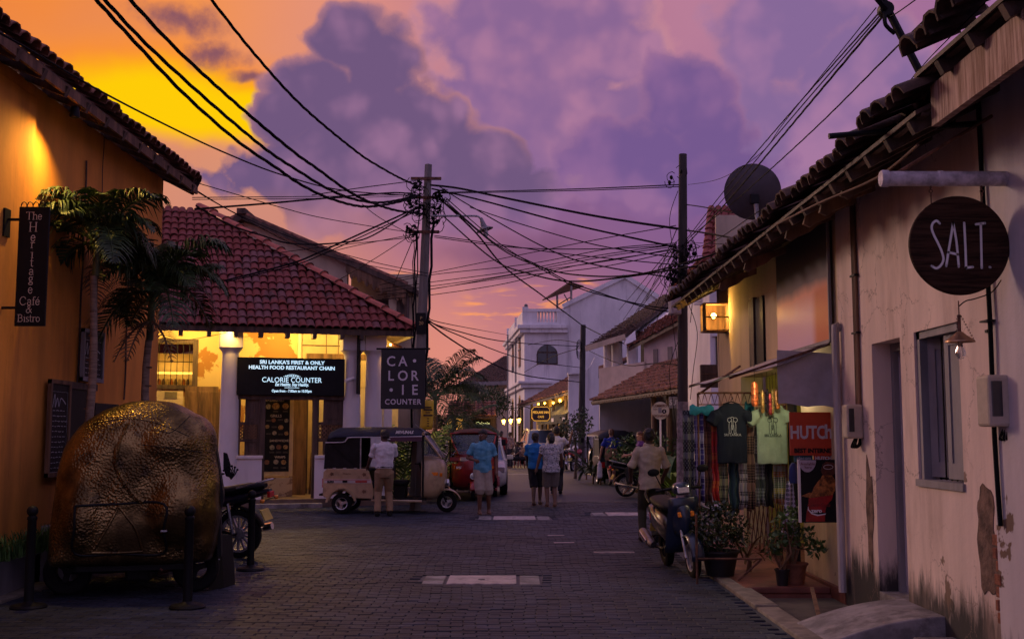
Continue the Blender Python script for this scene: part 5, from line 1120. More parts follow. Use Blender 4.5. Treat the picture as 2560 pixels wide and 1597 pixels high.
for px, py, r0 in ((671, 1016, .062), (690, 1015, .085), (714, 1015, .075), (684, 1050, .05), (716, 1051, .05), (668, 1066, .05), (702, 1068, .06), (686, 1082, .05), (716, 1083, .05), (680, 1118, .06), (697, 1117, .06), (714, 1117, .055), (667, 1155, .06), (690, 1154, .06), (709, 1155, .06)): plate(px, py, r0, r_.randrange(4))
text('BREAKFAST', .085, m_letc, mbd, RL(688, 1000, .88)); text('GRILLS', .085, m_letc, mbd, RL(690, 1039, .88)); text('SANDWICHES', .075, m_letc, mbd, RL(700, 1101, .88)); text('WRAPS', .075, m_letc, mbd, RL(700, 1142, .88))
mb = MB()
for px, py in ((690, 1027), (714, 1027), (672, 1050), (702, 1048), (686, 1066), (672, 1083), (702, 1084), (680, 1129), (697, 1129), (714, 1129), (690, 1168), (709, 1168)):
 p_ = RL(px, py, .88)
 for k in range(2): mb.ribbon([(p_.x - .06, p_.z - .02 * k), (p_.x + .05, p_.z - .02 * k)], .007, (0, .882, 0), (1, 0, 0), (0, 0, 1))
stuff(mb.build('small_print', mat('faint print', (.2, .16, .12), .7, bump=0), mbd))
MB().box(x0, x1, .9, .98, FL, z0 - .03).build('lower_panel', patchy('stained cream', (.52, .42, .30), (.25, .17, .12), 5., .52, .58), mbd)
# illuminated sign
ls = thing('led_sign', 'black illuminated sign with glowing white letters between the columns', 'sign', RO, RZ)
a_, c_ = RL(594, 896, -.18), RL(861, 990, -.18); zt, zb_ = RL(720, 894.5, -.18).z, RL(720, 988, -.18).z
MB().box(a_.x, c_.x, -.18, -.09, zb_, zt).build('box', m_black, ls, bevel=.01)
m_led = mat('glowing letters', (1, 1, 1), var=0, bump=0, emit=(.50, .82, 1.0), es=1.05); cx_ = RL(728, 940, -.19).x + .02
def ledz(py): return RL(728, py, -.19).z
text("SRI LANKA'S FIRST & ONLY", .112, m_led, ls, (cx_, -.19, ledz(905.5)), bold=.003, fit=1.44); text('HEALTH FOOD RESTAURANT CHAIN', .112, m_led, ls, (cx_, -.19, ledz(919)), bold=.003, fit=1.90)
text('CALORIE COUNTER', .16, m_led, ls, (cx_, -.19, ledz(949.5)), fit=1.32); text('Eat Healthy, Stay Healthy.', .10, m_led, ls, (cx_, -.19, ledz(962)), bold=.002, fit=.74, shear=.25); text('Open from - 7.00am to 10.00pm', .082, m_led, ls, (cx_, -.19, ledz(978)), bold=.002, fit=.88)
mb = MB(); zc_ = ledz(940.5)
for k in range(-3, 4): mb.ribbon([(cx_ + k * .044 + .024 * cos(a) * (1.2 - abs(k) * .15), zc_ + (.022 - .004 * k * k * .4) * (1 + sin(a))) for a in [x * pi / 5 for x in range(9)]], .008, (0, -.19, 0), (1, 0, 0), (0, 0, 1))
mb.ribbon([(cx_ - .19, zc_ - .005), (cx_ + .19, zc_ - .005)], .007, (0, -.19, 0), (1, 0, 0), (0, 0, 1)); mb.ribbon([(cx_ - .16, ledz(969)), (cx_ + .16, ledz(969))], .01, (0, -.19, 0), (1, 0, 0), (0, 0, 1)); mb.build('emblem', m_led, ls)
# vertical dark banner between the right columns, camera tube
t = thing('side_banner', 'narrow dark vertical banner board between the two right columns', 'banner', RO, RZ)
p_, q_ = RL(899, 822, -.35), RL(899, 985, -.35); MB().obox(((p_.x), -.3, (p_.z + q_.z) / 2), (.05, .10, 0), (.012, -.006, 0), (0, 0, (p_.z - q_.z) / 2)).build('board', m_black, t)
for k in range(4): MB().obox((p_.x - .012, -.31, p_.z - .3 - k * .27), (.025, .05, 0), (.012, -.006, 0), (0, 0, .09)).build('print_block', m_grey, t)
t = thing('security_camera', 'small white security camera on the restaurant column', 'camera', RO, RZ)
p_ = RL(873, 949, -.3); MB().tube([p_ + V((-.1, -.12, -.03)), p_ + V((.1, .02, .03))], .04, 10).build('body', m_white, t, smooth=True); MB().tube([p_ + V((.1, .02, .03)), p_ + V((.12, .12, .0))], .015, 6).build('bracket', m_white, t)
# lamps of the verandah
lm = thing('column_lamp', 'lit wall lamp on the top of the left restaurant column', 'lamp', RO, RZ)
p_ = RL(575, 826, -.42); m_lit = mat('lit warm bulb', (1, .9, .6), var=0, bump=0, emit=(1, .58, .15), es=5)
MB().ell(p_, (.05, .05, .055), 12, 8).build('bulb', m_lit, lm, smooth=True); MB().lathe([(.03, .12), (.09, .06), (.10, .05)], p_, n=14).build('hood', m_steel, lm, smooth=True)
MB().beam(p_ + V((0, .2, .09)), p_ + V((0, 0, .1)), .02, .02).build('arm', m_black, lm)
point_light('bulb_light', p_ + V((0, -.02, -.1)), 17, (1, .56, .12), .05, lm)
for k, (x, y, w) in enumerate(((-4.9, 1.2, 150), (-2.7, 1.3, 160), (-.9, 1.3, 95))):
 lm = thing('ceiling_lamp', ['lit ceiling lamp inside the verandah above the panel door', 'lit ceiling lamp inside the verandah behind the glowing sign', 'lit ceiling lamp inside the verandah behind the right columns'][k], 'lamp', RO, RZ)
 MB().ell((x, y, 4.22), .06, 10, 8).build('bulb', m_lit, lm, smooth=True); MB().tube([(x, y, 4.27), (x, y, 4.9)], .012, 6).build('cord', m_black, lm); point_light('bulb_light', (x, y, 4.1), w, (1, .60, .13), .07, lm)
point_light('room_light', (xi0 + .4, 3.6, 2.8), 30, (1, .6, .16), .1, re_); point_light('window_light', ((xw[0] + xw[1]) / 2, BW + .7, 3.3), 7, WARM, .1, re_)
lm = thing('corner_spotlight', 'small lit spotlight under the right corner of the tile roof', 'lamp', RO, RZ); p_ = RL(976, 861, -.1)
MB().ell(p_, .03, 10, 8).build('bulb', m_lit, lm, smooth=True); MB().tube([p_ + V((.02, .03, .02)), p_ + V((.3, .2, -.05))], .035, 8).build('housing', m_rust, lm, smooth=True); point_light('bulb_light', p_ + V((0, -.05, -.02)), 9, (1, .45, .1), .03, lm)
# roof
TP = .732; EZR = 3.95; RUN = 4.7
ap = lambda x, y: EZR + (y + .5) * TP
MB().solid([(-9.2, -.5, EZR), (0, -.5, EZR), (-RUN, -.5 + RUN, EZR + RUN * TP), (-9.2, -.5 + RUN, EZR + RUN * TP)], (0, 0, -.06)).build('roof_deck', m_wood, re_)
MB().solid([(0, -.5, EZR), (0, 8.9, EZR), (-RUN, -.5 + RUN, EZR + RUN * TP)], (0, 0, -.06)).build('roof_deck', m_wood, re_)
MB().solid([(0, 8.9, EZR), (-9.2, 8.9, EZR), (-9.2, -.5 + RUN, EZR + RUN * TP), (-RUN, -.5 + RUN, EZR + RUN * TP)], (0, 0, -.06)).build('roof_deck', m_tile, re_)
MB().box(-9.2, .02, -.53, -.50, EZR - .13, EZR - .0).build('eave_board', m_wood, re_); MB().box(.0, .03, -.5, 8.9, EZR - .13, EZR).build('eave_board', m_wood, re_)
for px in (384, 452, 523, 590, 653, 720, 787, 855, 905):
 p_ = RL(px, 830, -.5); MB().box(p_.x - .045, p_.x + .045, -.545, -.2, EZR - .22, EZR - .10).build('rafter_end', m_wood, re_)
PT, RW = .186, .325; sl_ = math.atan(TP); nrow = int(RUN / cos(sl_) / RW)
tmR = [tile_mesh(PT, RW, m, name='roof_tile') for m in (m_tile, mat('red clay tile worn', (.33, .105, .10), .85, var=.5, scale=6, bump=.3, bscale=24, col2=(.21, .085, .085)))]
allt = []
for j in range(nrow + 1):
 d = j * RW * cos(sl_);
 for i in range(50):
  x = -.12 - i * PT
  if x < -d - .10 and x > -9.1: allt.append((j, x, d))
allt.sort(key=lambda t_: (t_[1] < -6.4, t_[0]))
bk = MB(); rr2 = random.Random(6)
for n_, (j, x, d) in enumerate(allt):
 mx = Matrix.Translation((x + rr2.uniform(-.012, .012), -.56 + d + rr2.uniform(-.012, .012), EZR + d * TP - .03 + rr2.uniform(0, .014))) @ Matrix.Rotation(sl_, 4, 'X') @ Matrix.Rotation(rr2.uniform(-.04, .04), 4, 'Z') @ Matrix.Rotation(rr2.uniform(-.03, .03), 4, 'Y')
 if n_ < 292: o = link('roof_tile', tmR[rr2.random() < .3], re_); o.matrix_local = mx
 else:
  me = tmR[0]; bk.add([mx @ v.co for v in me.vertices], [tuple(p_.vertices) for p_ in me.polygons])
o = stuff(bk.build('upper_tiles', m_tile, re_, smooth=True))
stuff(tile_field((0.05, -.45, EZR + .02), (0.05, 8.8, EZR + .02), (-RUN, 4.25, EZR + RUN * TP), (-RUN, 4.15, EZR + RUN * TP), PT, RW, clip=lambda u, v: v < .97 - abs(u - .5) * 0 and (v < 1), r_seed=3).build('side_tiles', m_tile, re_))
h0, h1 = V((.04, -.56, EZR + .07)), V((-RUN, -.5 + RUN, EZR + RUN * TP + .1)); nh = 15
for k in range(nh):
 a, c = h0.lerp(h1, k / nh), h0.lerp(h1, (k + 1.12) / nh); d = (c - a).normalized(); sd = d.cross(V((0, 0, 1))).normalized(); up = sd.cross(d); P = []
 for q_, r_0 in ((a + up * .03, .15), (c, .13)): P.append([q_ + sd * (r_0 * cos(pi * s / 6)) + up * (r_0 * .62 * sin(pi * s / 6)) for s in range(7)])
 b = MB(); b.grid(P); b.add([p_ for p_ in P[0]], [tuple(range(7))]); b.build('ridge_tile', m_ridge, re_, smooth=True)
 MB().tube([a + up * .03 + sd * (.155 * cos(pi * s / 6)) + up * (.095 * sin(pi * s / 6)) for s in range(7)], .014, 5).build('ridge_joint', m_tiledark, re_)
# ------------------------------------------------------------------ CALORIE hanging board and yellow notice on the leaning pole
t = thing('hanging_board', 'square black hanging board with spaced white capitals on the leaning pole', 'sign')
YS = 23.2; a_, c_ = at(953, 874, YS), at(1062, 1022, YS)
MB().box(a_.x, c_.x, YS, YS + .05, c_.z, a_.z).build('board', mat('matt black board', (.014, .014, .018), .6, var=.2), t, bevel=.006)
MB().tube([(a_.x - .1, YS + .02, a_.z + .02), (c_.x + .1, YS + .02, a_.z + .02)], .02, 8).build('hanging_bar', m_black, t)
k_ = 260 / 1512.; f_ = lambda x, y: at(920 + x * k_, 820 + y * k_, YS)
for ch, x, y, h in (('C', 335, 480, 150), ('A', 507, 480, 150), ('L', 332, 690, 150), ('O', 507, 690, 150), ('R', 678, 690, 150), ('I', 507, 895, 150), ('E', 680, 895, 150)):
 p_ = f_(x, y); text(ch, h * k_ * YS / F * 1.36, mat('lilac white lettering', (.62, .56, .64), .6, var=0, bump=0), t, (p_.x, YS - .004, p_.z), bold=.004, sx=.92)
for x, y in ((677, 475), (337, 898)):
 p_ = f_(x, y); MB().prism([(.036 * cos(a * pi / 6), .036 * sin(a * pi / 6)) for a in range(12)], (p_.x, YS - .005, p_.z), (1, 0, 0), (0, 0, 1), (0, .004, 0)).build('dot', MATS['lilac white lettering'], t)
p_ = f_(508, 1070); text('COUNTER', .155, MATS['lilac white lettering'], t, (p_.x, YS - .004, p_.z), bold=.003, sx=.93, space=1.16)
t = thing('yellow_notice', 'curved yellow notice sheet with dark lines strapped to the pole', 'notice'); P = []
for i in range(7):
 P.append([at(1054 + 30 * i / 6 - 6 * (j / 6) ** 2 * (1 if i < 6 else .6), 1000 + 74 * j / 6, 23.72) + V((0, -.05 * sin(pi * i / 6), 0)) for j in range(7)])
b = MB(); b.grid(P[::-1]); o = b.build('sheet', mat('yellow card', (.70, .46, .03), .6, var=.08), t, smooth=True); s_ = o.modifiers.new('t', 'SOLIDIFY'); s_.thickness = .008
mb = MB()
for k, (py, w, h) in enumerate(((1018, .12, .03), (1024, .16, .035), (1031, .08, .02), (1038, .17, .035), (1046, .03, .02), (1052, .03, .02), (1058, .03, .02), (1064, .03, .02))):
 p_ = at(1070, py, 23.64); mb.ribbon([(p_.x - w / 2, p_.z), (p_.x + w / 2, p_.z)], h, (0, p_.y, 0), (1, 0, 0), (0, 0, 1))
mb.build('print', m_wood, t)
# ================================================================== houses behind
gh = thing('gable_house', 'cream gabled house with brown eave behind the restaurant roof', 'house')
GY = 33.; A = lambda px, py, y=GY: at(px, py, y)
ap_, r1_ = A(612, 548), A(1018, 722); l1_ = V((ap_.x - 2.2, GY, ap_.z - 1.1)); xv = A(868, 700).x
MB().solid([(l1_.x, GY, 0), (xv, GY, 0), (xv, GY, A(868, 640).z), (ap_.x, GY, ap_.z - .1), (l1_.x, GY, l1_.z)], (0, .3, 0)).build('gable_wall', m_cream, gh)
MB().box(xv, r1_.x + .3, GY + .8, GY + 1.1, 0, A(868, 655).z - .25).build('recessed_wall', m_cream, gh)
for px0, px1 in ((972, 992),): MB().box(A(px0, 760).x, A(px1, 760).x, GY - .05, GY + .15, 0, A(980, 735).z).build('pillar', m_cream, gh)
MB().box(A(993, 760).x, A(1019, 760).x, GY - .1, GY + .6, A(1000, 836).z, A(1000, 735).z).build('timber_box', m_wood, gh)
MB().box(A(925, 760).x, A(970, 760).x, GY + .7, GY + .78, A(940, 800).z, A(940, 742).z).build('window_frame', m_wood, gh)
for p0, p1 in ((ap_, r1_), (ap_, l1_)):
 d = (p1 - p0).normalized(); MB().beam(p0 + V((0, 1.6, .05)), p1 + V((0, 1.6, .05)) + d * .3, 3.9, .10, up=(0, 0, 1)).build('roof_deck', m_tiledark, gh)
 MB().beam(p0 + V((0, -.36, .02)), p1 + V((0, -.36, .02)) + d * .3, .04, .16).build('verge_board', m_wood, gh)
 L = (p1 - p0).length; n_ = int(L / .3)
 for k in range(n_): a = p0.lerp(p1, k / n_) + V((0, -.3, .12)); c = p0.lerp(p1, (k + 1.1) / n_) + V((0, -.3, .10)); MB().tube([a, c], [.075, .09], 6).build('verge_tile', m_tileold, gh)
MB().beam(ap_ + V((0, -.5, .16)), ap_ + V((0, 4, .16)), .25, .16).build('ridge_cap', m_tiledark, gh)
n_ = 16   # scalloped wooden valance
for k in range(n_):
 a, c = V((xv, GY - .34, A(868, 655).z)).lerp(r1_ + V((0, -.34, -.06)), k / n_), V((xv, GY - .34, A(868, 655).z)).lerp(r1_ + V((0, -.34, -.06)), (k + 1) / n_); w = c - a; lo = -.32 - .1 * (k % 2)
 MB().solid([a, c, c + V((0, 0, lo)), (a + c) / 2 + V((0, 0, lo - .07)), a + V((0, 0, lo))], (0, .03, 0)).build('valance_board', m_woodl, gh)
# white corner building with the arched window
wb = thing('white_corner_building', 'tall white corner building with arched window and roof parapet', 'building')
B0, B1 = 68., 82.; c0 = A(1311, 900, B0); f1 = A(1392, 900, B0).x; lb = V((A(1271, 900, B1).x, B1, 0));
zt = A(1311, 772, B0).z; zc = A(1311, 822, B0).z; zl = A(1311, 965, B0).z
apx = A(1558, 700, 69.); rgt = A(1640, 752, 69.)
gl = A(1405, 774, 69.)
MB().solid([(c0.x, B0, 0), (apx.x + 6, B0, 0), (apx.x + 6, B0, rgt.z - 2.2), (rgt.x, B0, rgt.z), (apx.x, B0, apx.z), (gl.x, B0, gl.z), (f1, B0, zc), (c0.x, B0, zc)], (0, .4, 0)).build('gable_wall', m_white, wb)
MB().solid([(c0.x, B0 + .01, 0), (lb.x, lb.y, 0), (lb.x, lb.y, zc), (c0.x, B0 + .01, zc)], (.35, 0, 0)).build('street_wall', m_white, wb)
MB().solid([(lb.x, lb.y, 0), (8, lb.y, 0), (8, lb.y, zc), (lb.x, lb.y, zc)], (0, .3, 0)).build('rear_wall', m_white, wb)
MB().solid([(c0.x, B0 + .3, zc), (f1, B0 + .3, zc), (8, B1, zc), (lb.x, lb.y, zc)], (0, 0, .1)).build('roof_terrace', m_conc, wb)
for p0, p1, z0, z1 in ((gl, apx, 0, .28), (apx, rgt, 0, .28)): MB().beam(V((p0.x, B0 + .15, p0.z + .1)), V((p1.x, B0 + .15, p1.z + .1)), .6, .26).build('gable_coping', m_white, wb)
stl = (lb - V((c0.x, B0, 0))); L_ = stl.length; ud = stl.normalized(); nd_ = V((-ud.y, ud.x, 0)); nd_ = nd_ if nd_.x < 0 else -nd_
def street_strip(z0, z1, out, nm, m=m_white, s0=-.0, s1=1.0, fx=None):
 a = V((c0.x, B0, 0)) + ud * (L_ * s0); c = V((c0.x, B0, 0)) + ud * (L_ * s1)
 MB().solid([a + V((0, 0, z0)), c + V((0, 0, z0)), c + V((0, 0, z1)), a + V((0, 0, z1))], nd_ * out).build(nm, m, wb)
def front_strip(z0, z1, out, x1, nm): MB().box(c0.x - out, x1, B0 - out, B0, z0, z1).build(nm, m_white, wb, bevel=.02)
for z0, z1, o_ in ((zc - .25, zc, .28), (zc, zc + .22, .42), (zl - .1, zl + .15, .22), (zl + .15, zl + .3, .38)):
 front_strip(z0, z1, o_, A(1419, 815, B0).x if z0 > 6 else A(1380, 960, B0).x, 'cornice'); street_strip(z0, z1, o_, 'cornice')
# parapet with a pierced balustrade
xs_ = [c0.x, A(1344, 800, B0).x, A(1392, 800, B0).x, A(1419, 800, B0).x]
MB().box(xs_[0], xs_[1], B0 - .03, B0 + .3, zc + .2, zt).build('parapet', m_white, wb); MB().box(xs_[2], xs_[3], B0 - .03, B0 + .3, zc + .2, zt).build('parapet', m_white, wb)
MB().box(xs_[1], xs_[2], B0 - .03, B0 + .3, zc + .2, zc + .42).build('parapet', m_white, wb); MB().box(xs_[0] - .08, xs_[3], B0 - .08, B0 + .36, zt - .18, zt).build('parapet_coping', m_white, wb)
for k in range(6): x = xs_[1] + (xs_[2] - xs_[1]) * (k + .5) / 6; MB().lathe([(.07, zc + .42), (.09, zc + .55), (.05, zc + .7), (.07, zt - .18)], (x, B0 + .15, 0), n=8).build('baluster', m_white, wb, smooth=True)
street_strip(zc + .2, zt - .2, -.28, 'parapet', s0=.02); street_strip(zt - .2, zt, -.34, 'parapet_coping')
for s in (0., .45, 1.): a = V((c0.x, B0, 0)) + ud * L_ * s; MB().box(a.x - .12, a.x + .25, a.y - .05, a.y + .35, zc + .2, zt + .12).build('parapet_pier', m_white, wb)
MB().ell((c0.x + .1, B0 + .1, zt + .2), .12, 8, 6).build('finial', m_conc, wb)
# arched window on the gable, arched windows on the street side
def archwin(o, e, w, z0, z1, nn, th, fm, par):
 o, e, nn = V(o), V(e), V(nn); r0 = w / 2; n_ = 10; pl = [(-r0, z0), (r0, z0)] + [(r0 * cos(pi * k / n_), z1 - r0 + r0 * sin(pi * k / n_)) for k in range(n_ + 1)]
 f = MB().prism([(x * 1.12, z0 - .06 + (z - z0) * 1.06) for x, z in pl], o, e, (0, 0, 1), nn * th).build('arched_window', fm, par); MB().prism(pl, o + nn * th, e, (0, 0, 1), nn * .02).build('pane', m_glass, f)
 MB().prism([(-.04, z0), (.04, z0), (.04, z1), (-.04, z1)], o + nn * (th + .02), e, (0, 0, 1), nn * .03).build('mullion', fm, f); zm = z0 + (z1 - z0) * .55; MB().prism([(-r0, zm), (r0, zm), (r0, zm + .09), (-r0, zm + .09)], o + nn * (th + .02), e, (0, 0, 1), nn * .035).build('transom', fm, f)
 return f
p_ = A(1368, 900, B0); archwin((p_.x, B0 - .0, 0), (1, 0, 0), A(1391, 900, B0).x - A(1344, 900, B0).x, A(1368, 908, B0).z, A(1368, 862, B0).z, (0, -1, 0), .04, m_wood, wb)
for s in (.24, .66): a = V((c0.x, B0, 0)) + ud * L_ * s + nd_ * .0; archwin(a, ud, 1.5, 5.9, 7.75, nd_, .03, m_grey, wb)
for s in (.25, .68): a = V((c0.x, B0, 0)) + ud * L_ * s; archwin(a, ud, 1.6, 0., 3.9, nd_, .03, mat('ochre lit door', (.6, .34, .07), .7), wb)
for px in (1283, 1303): a = A(px, 950, 72); MB().tube([(a.x - .35, 72, 0), (a.x - .35, 72, zc)], .05, 6).build('rain_pipe', m_grey, wb)
# rooftop sun shade
t = thing('roof_canopy', 'tilted brown canvas canopy on posts on the white roof terrace', 'canopy')
a_, b_, c_, d_ = A(1357, 752, 71), A(1423, 708, 71), A(1458, 716, 73), A(1395, 742, 74)
MB().solid([A(1356, 752, 70.5), A(1424, 707, 70.5), A(1459, 717, 74), A(1400, 736, 74)], (0, 0, .08)).build('canvas', mat('brown canvas', (.22, .13, .085), .8, var=.2), t)
for px, py in ((1393, 738), (1428, 712)): p_ = A(px, py, 71); MB().tube([p_, (p_.x, 71, zc)], .07, 6).build('post', m_conc, t)
MB().tube([A(1395, 762, 71.5), A(1428, 742, 71.5)], .04, 5).build('brace', m_conc, t); MB().tube([A(1410, 735, 71.5), A(1425, 762, 71.5)], .04, 5).build('brace', m_conc, t)
# cafe with sloping tile roof, string of lamps and black awning
cf = thing('tiled_cafe', 'low cafe with sloping red tile roof and yellow lamps', 'cafe')
e0, e1 = V((A(1424, 979, 52.8).x, 52.8, A(1424, 979, 52.8).z)), V((A(1294, 1015, 66).x, 66., A(1294, 1015, 66).z))
cdir = (e1 - e0); cdir.z = 0; cdir.normalize(); cn_ = V((cdir.y, -cdir.x, 0)); cn_ = cn_ if cn_.x > 0 else -cn_
t0_, t1_ = A(1421, 934, 44.6), A(1330, 987, 67)
t0_ = e0 + cn_ * 3.2 + V((0, 0, 1.75)); t1_ = e1 + cn_ * 3.2 + V((0, 0, 1.75))
stuff(tile_field(e1, e0, t0_, t1_, .22, .36, seg=3, jit=.02, r_seed=2).build('roof_tiles', m_tileold, cf)); MB().solid([e0, e1, t1_, t0_], (0, 0, -.12)).build('roof_deck', m_wood, cf)
MB().solid([e0 + cn_ * 1.1 + V((0, 0, -4)), e1 + cn_ * 1.1 + V((0, 0, -4)), e1 + cn_ * 1.1 + V((0, 0, .45)), e0 + cn_ * 1.1 + V((0, 0, .45))], cn_ * .2).build('wall', mat('ochre cafe wall', (.62, .42, .14), .8, var=.15), cf)
for k in range(9):
 s = .06 + k * .105; a = e0.lerp(e1, s) + cn_ * 1.08; MB().obox(V((a.x, a.y, 1.2)), cdir * .45, cn_ * .03, V((0, 0, 1.15))).build('doorway', m_black, cf)
 if k % 2 == 0: a = e0.lerp(e1, s + .05) + cn_ * .15; MB().tube([(a.x, a.y, 0), (a.x, a.y, e0.z)], .07, 6).build('post', m_wood, cf)
a, c = e0 + cn_ * 1.0, e0 + (e1 - e0) * .5 + cn_ * 1.0; hz0, hz1 = 3.0, 2.35
MB().solid([V((a.x, a.y, 3.35)), V((c.x, c.y, 3.3)), V((c.x, c.y, 2.5)) - cn_ * 1.2, V((a.x, a.y, 2.5)) - cn_ * 1.2], (0, 0, .04)).build('awning', mat('black awning', (.014, .014, .014), .8), cf)
MB().solid([V((a.x, a.y, 2.5)) - cn_ * 1.2, V((c.x, c.y, 2.5)) - cn_ * 1.2, V((c.x, c.y, 2.1)) - cn_ * 1.2, V((a.x, a.y, 2.1)) - cn_ * 1.2], cn_ * .02).build('awning_valance', MATS['black awning'], cf)
for s in (.05, .42): q_ = a.lerp(c, s); MB().obox(V((q_.x, q_.y, 2.3)) - cn_ * 1.215, cdir * .25, cn_ * .005, V((0, 0, .09))).build('valance_print', m_letw, cf)
for k, (px, py, Y, w) in enumerate(((1400, 1000, 54., 30), (1383, 1006, 56., 20), (1362, 1007, 59., 20), (1346, 1009, 62., 16))):
 lm = thing('cafe_lamp', ['brightest round lamp under the cafe eave next to the white wall', 'second lamp from the white wall under the cafe eave', 'third lamp from the white wall under the cafe eave', 'farthest small lamp under the cafe eave'][k], 'lamp', at(px, py, Y), 0, 'lamps under the cafe eave')
 MB().ell((0, 0, 0), .09 if k == 0 else .07, 10, 8).build('bulb', mat('amber lamp', (1, .6, .2), var=0, bump=0, emit=(1, .42, .06), es=2.4), lm, smooth=True); MB().tube([(0, 0, .07), (0, 0, .3)], .015, 5).build('cord', m_black, lm); point_light('bulb_light', (0, -.12, -.08), w * 1.4, WARM, .09, lm)
t = thing('cafe_sign', 'small octagonal lit cafe sign with yellow letters', 'sign'); p_ = at(1352, 1034, 53.); w, h = .47, .36
pl = [(-w, -h * .6), (-w * .75, -h), (w * .75, -h), (w, -h * .6), (w, h * .6), (w * .75, h), (-w * .75, h), (-w, h * .6)]
MB().prism(pl, p_, (1, 0, 0), (0, 0, 1), (0, .06, 0)).build('board', m_wood, t); m_sgy = mat('lit yellow letters', (1, .7, .1), var=0, bump=0, emit=(1, .45, .06), es=.8)
text('PEDLARS INN', .155, m_sgy, t, p_ + V((0, -.01, .07)), bold=.003, sx=.8); text('CAFE', .15, m_sgy, t, p_ + V((0, -.01, -.14)), sx=.85)
mb = MB(); mb.ribbon([(x * .9, z * .9) for x, z in pl + pl[:1]], .025, p_ + V((0, -.008, 0)), (1, 0, 0), (0, 0, 1)); mb.build('border', m_sgy, t); MB().tube([p_ + V((0, .03, h)), p_ + V((0, .03, .62))], .02, 6).build('hanger', m_black, t)
# wall lanterns at the corner
for k, (px, py, Y, w) in enumerate(((1259, 1053, 60., 18), (1277, 1051, 61., 18), (1297, 1050, 59., 12))):
 lm = thing('street_lantern', ['left glowing lantern on a curled bracket by the corner building', 'middle glowing lantern on a curled bracket by the corner building', 'right glowing lantern on a curled bracket by the corner building'][k], 'lantern', at(px, py, Y), 0, 'glowing lanterns at the street corner')
 MB().lathe([(.06, -.16), (.13, .08), (.0, .2)], n=8).build('glass', mat('lit lantern glass', (1, .8, .4), var=0, bump=0, emit=(1, .42, .06), es=2.2), lm); MB().lathe([(.17, .08), (.15, .12), (.03, .26), (0, .3)], n=8).build('cap', m_black, lm)
 MB().tube([V((.3 - .38 * cos(a), 0, .42 + .28 * sin(a))) for a in [x * pi / 8 for x in range(-2, 8)]], .022, 6).build('curled_bracket', m_black, lm); MB().tube([(.62, .05, .5), (.62, .05, -1.6 + 0)], .035, 6).build('stand', m_black, lm); MB().tube([(.62, .05, -1.6), (.62, .05, -at(px, py, Y).z)], .04, 6).build('stand_foot', m_black, lm)
 point_light('bulb_light', (0, -.22, 0), w * 2.2, WARM, .08, lm)
# white party wall with a swept top
pw = thing('party_wall', 'plain white garden wall with a swept top beside the cafe', 'wall')
pl = [at(1421, 1160, 52.), at(1496, 1160, 52.), at(1496, 892, 52.), at(1486, 893, 52.), at(1478, 912, 52.), at(1466, 926, 52.), at(1450, 933, 52.), at(1421, 935, 52.)]
for p_ in pl[:2]: p_.z = 0
MB().solid(pl, (0, .35, 0)).build('wall', m_white, pw); MB().beam(at(1419, 934, 51.9), at(1452, 932, 51.9), .5, .09).build('coping', m_white, pw)
# long verandah house
vh = thing('verandah_house', 'long house with low sagging red tile verandah roof on the right', 'house')
O_, E_ = V((2.80, 39.75, 2.75)), V((5.05, 26.4, 2.82)); dv = (E_ - O_).normalized(); bv = V((-dv.y, dv.x, 0)).normalized(); bv = bv if bv.x > 0 else -bv
U0, U1 = O_ + bv * 2.34 + V((.1, -.6, 1.32)), E_ + bv * 2.34 + V((0, 0, 1.30))
stuff(tile_field(O_, E_, U1, U0, .19, .30, seg=3, jit=.03, r_seed=8).build('roof_tiles', m_tileold, vh)); MB().solid([O_, E_, U1, U0], (0, 0, -.1)).build('roof_deck', m_wood, vh)
n_ = 46
for k in range(n_):
 p_ = O_.lerp(E_, (k + .5) / n_); MB().beam(p_ + V((0, 0, -.10)), p_ + V((0, 0, -.10)) + bv * .35 + V((0, 0, .19)), .06, .1).build('rafter_end', m_woodl, vh)
for k in range(9):
 p_ = O_.lerp(E_, (k + .3) / 9) + bv * .35
 if not 34.8 < p_.y < 39.4: MB().tube([(p_.x, p_.y, 0), (p_.x, p_.y, 2.8)], .085, 8).build('verandah_post', m_woodl, vh)
a, c = O_ + bv * 2.3, E_ + bv * 2.3
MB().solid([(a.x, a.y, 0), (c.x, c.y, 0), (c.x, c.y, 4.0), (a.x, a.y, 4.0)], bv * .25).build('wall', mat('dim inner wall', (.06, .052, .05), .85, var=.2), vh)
MB().solid([(a.x, a.y, 0), (O_.x + .3, O_.y, 0), (O_.x + .3, O_.y, 2.7), (a.x, a.y, 3.6)], (0, .2, 0)).build('end_wall', m_white, vh)
# upper storey with balcony and two slit windows
q0, q1 = V((A(1497, 900, 43).x, 43.2, 0)), V((7.0, 37.3, 0)); uw = (q1 - q0).normalized(); un = V((uw.y, -uw.x, 0)); un = un if un.y < 0 else -un
def UP(px, py):
 d = ray(px, py); c = V((0, 0, CAMH)); t_ = (q0 - c).dot(un) / d.dot(un); return c + d * t_
b0, b1 = UP(1497, 921), UP(1617, 903); m_pink = mat('faded pink cream wall', (.58, .46, .42), .85, var=.12, scale=2)
MB().solid([V((b0.x, b0.y, 2.9)), V((b1.x, b1.y, 2.9)), b1, b0], -un * .18).build('balcony_parapet', m_pink, vh)
w0, w1 = UP(1610, 870), UP(1800, 740)
MB().solid([V((w0.x, w0.y, 2.9)), V((w1.x, w1.y, 2.9)), V((w1.x, w1.y, 6.2)), V((w0.x, w0.y, UP(1610, 840).z))], -un * .2).build('upper_wall', m_pink, vh)
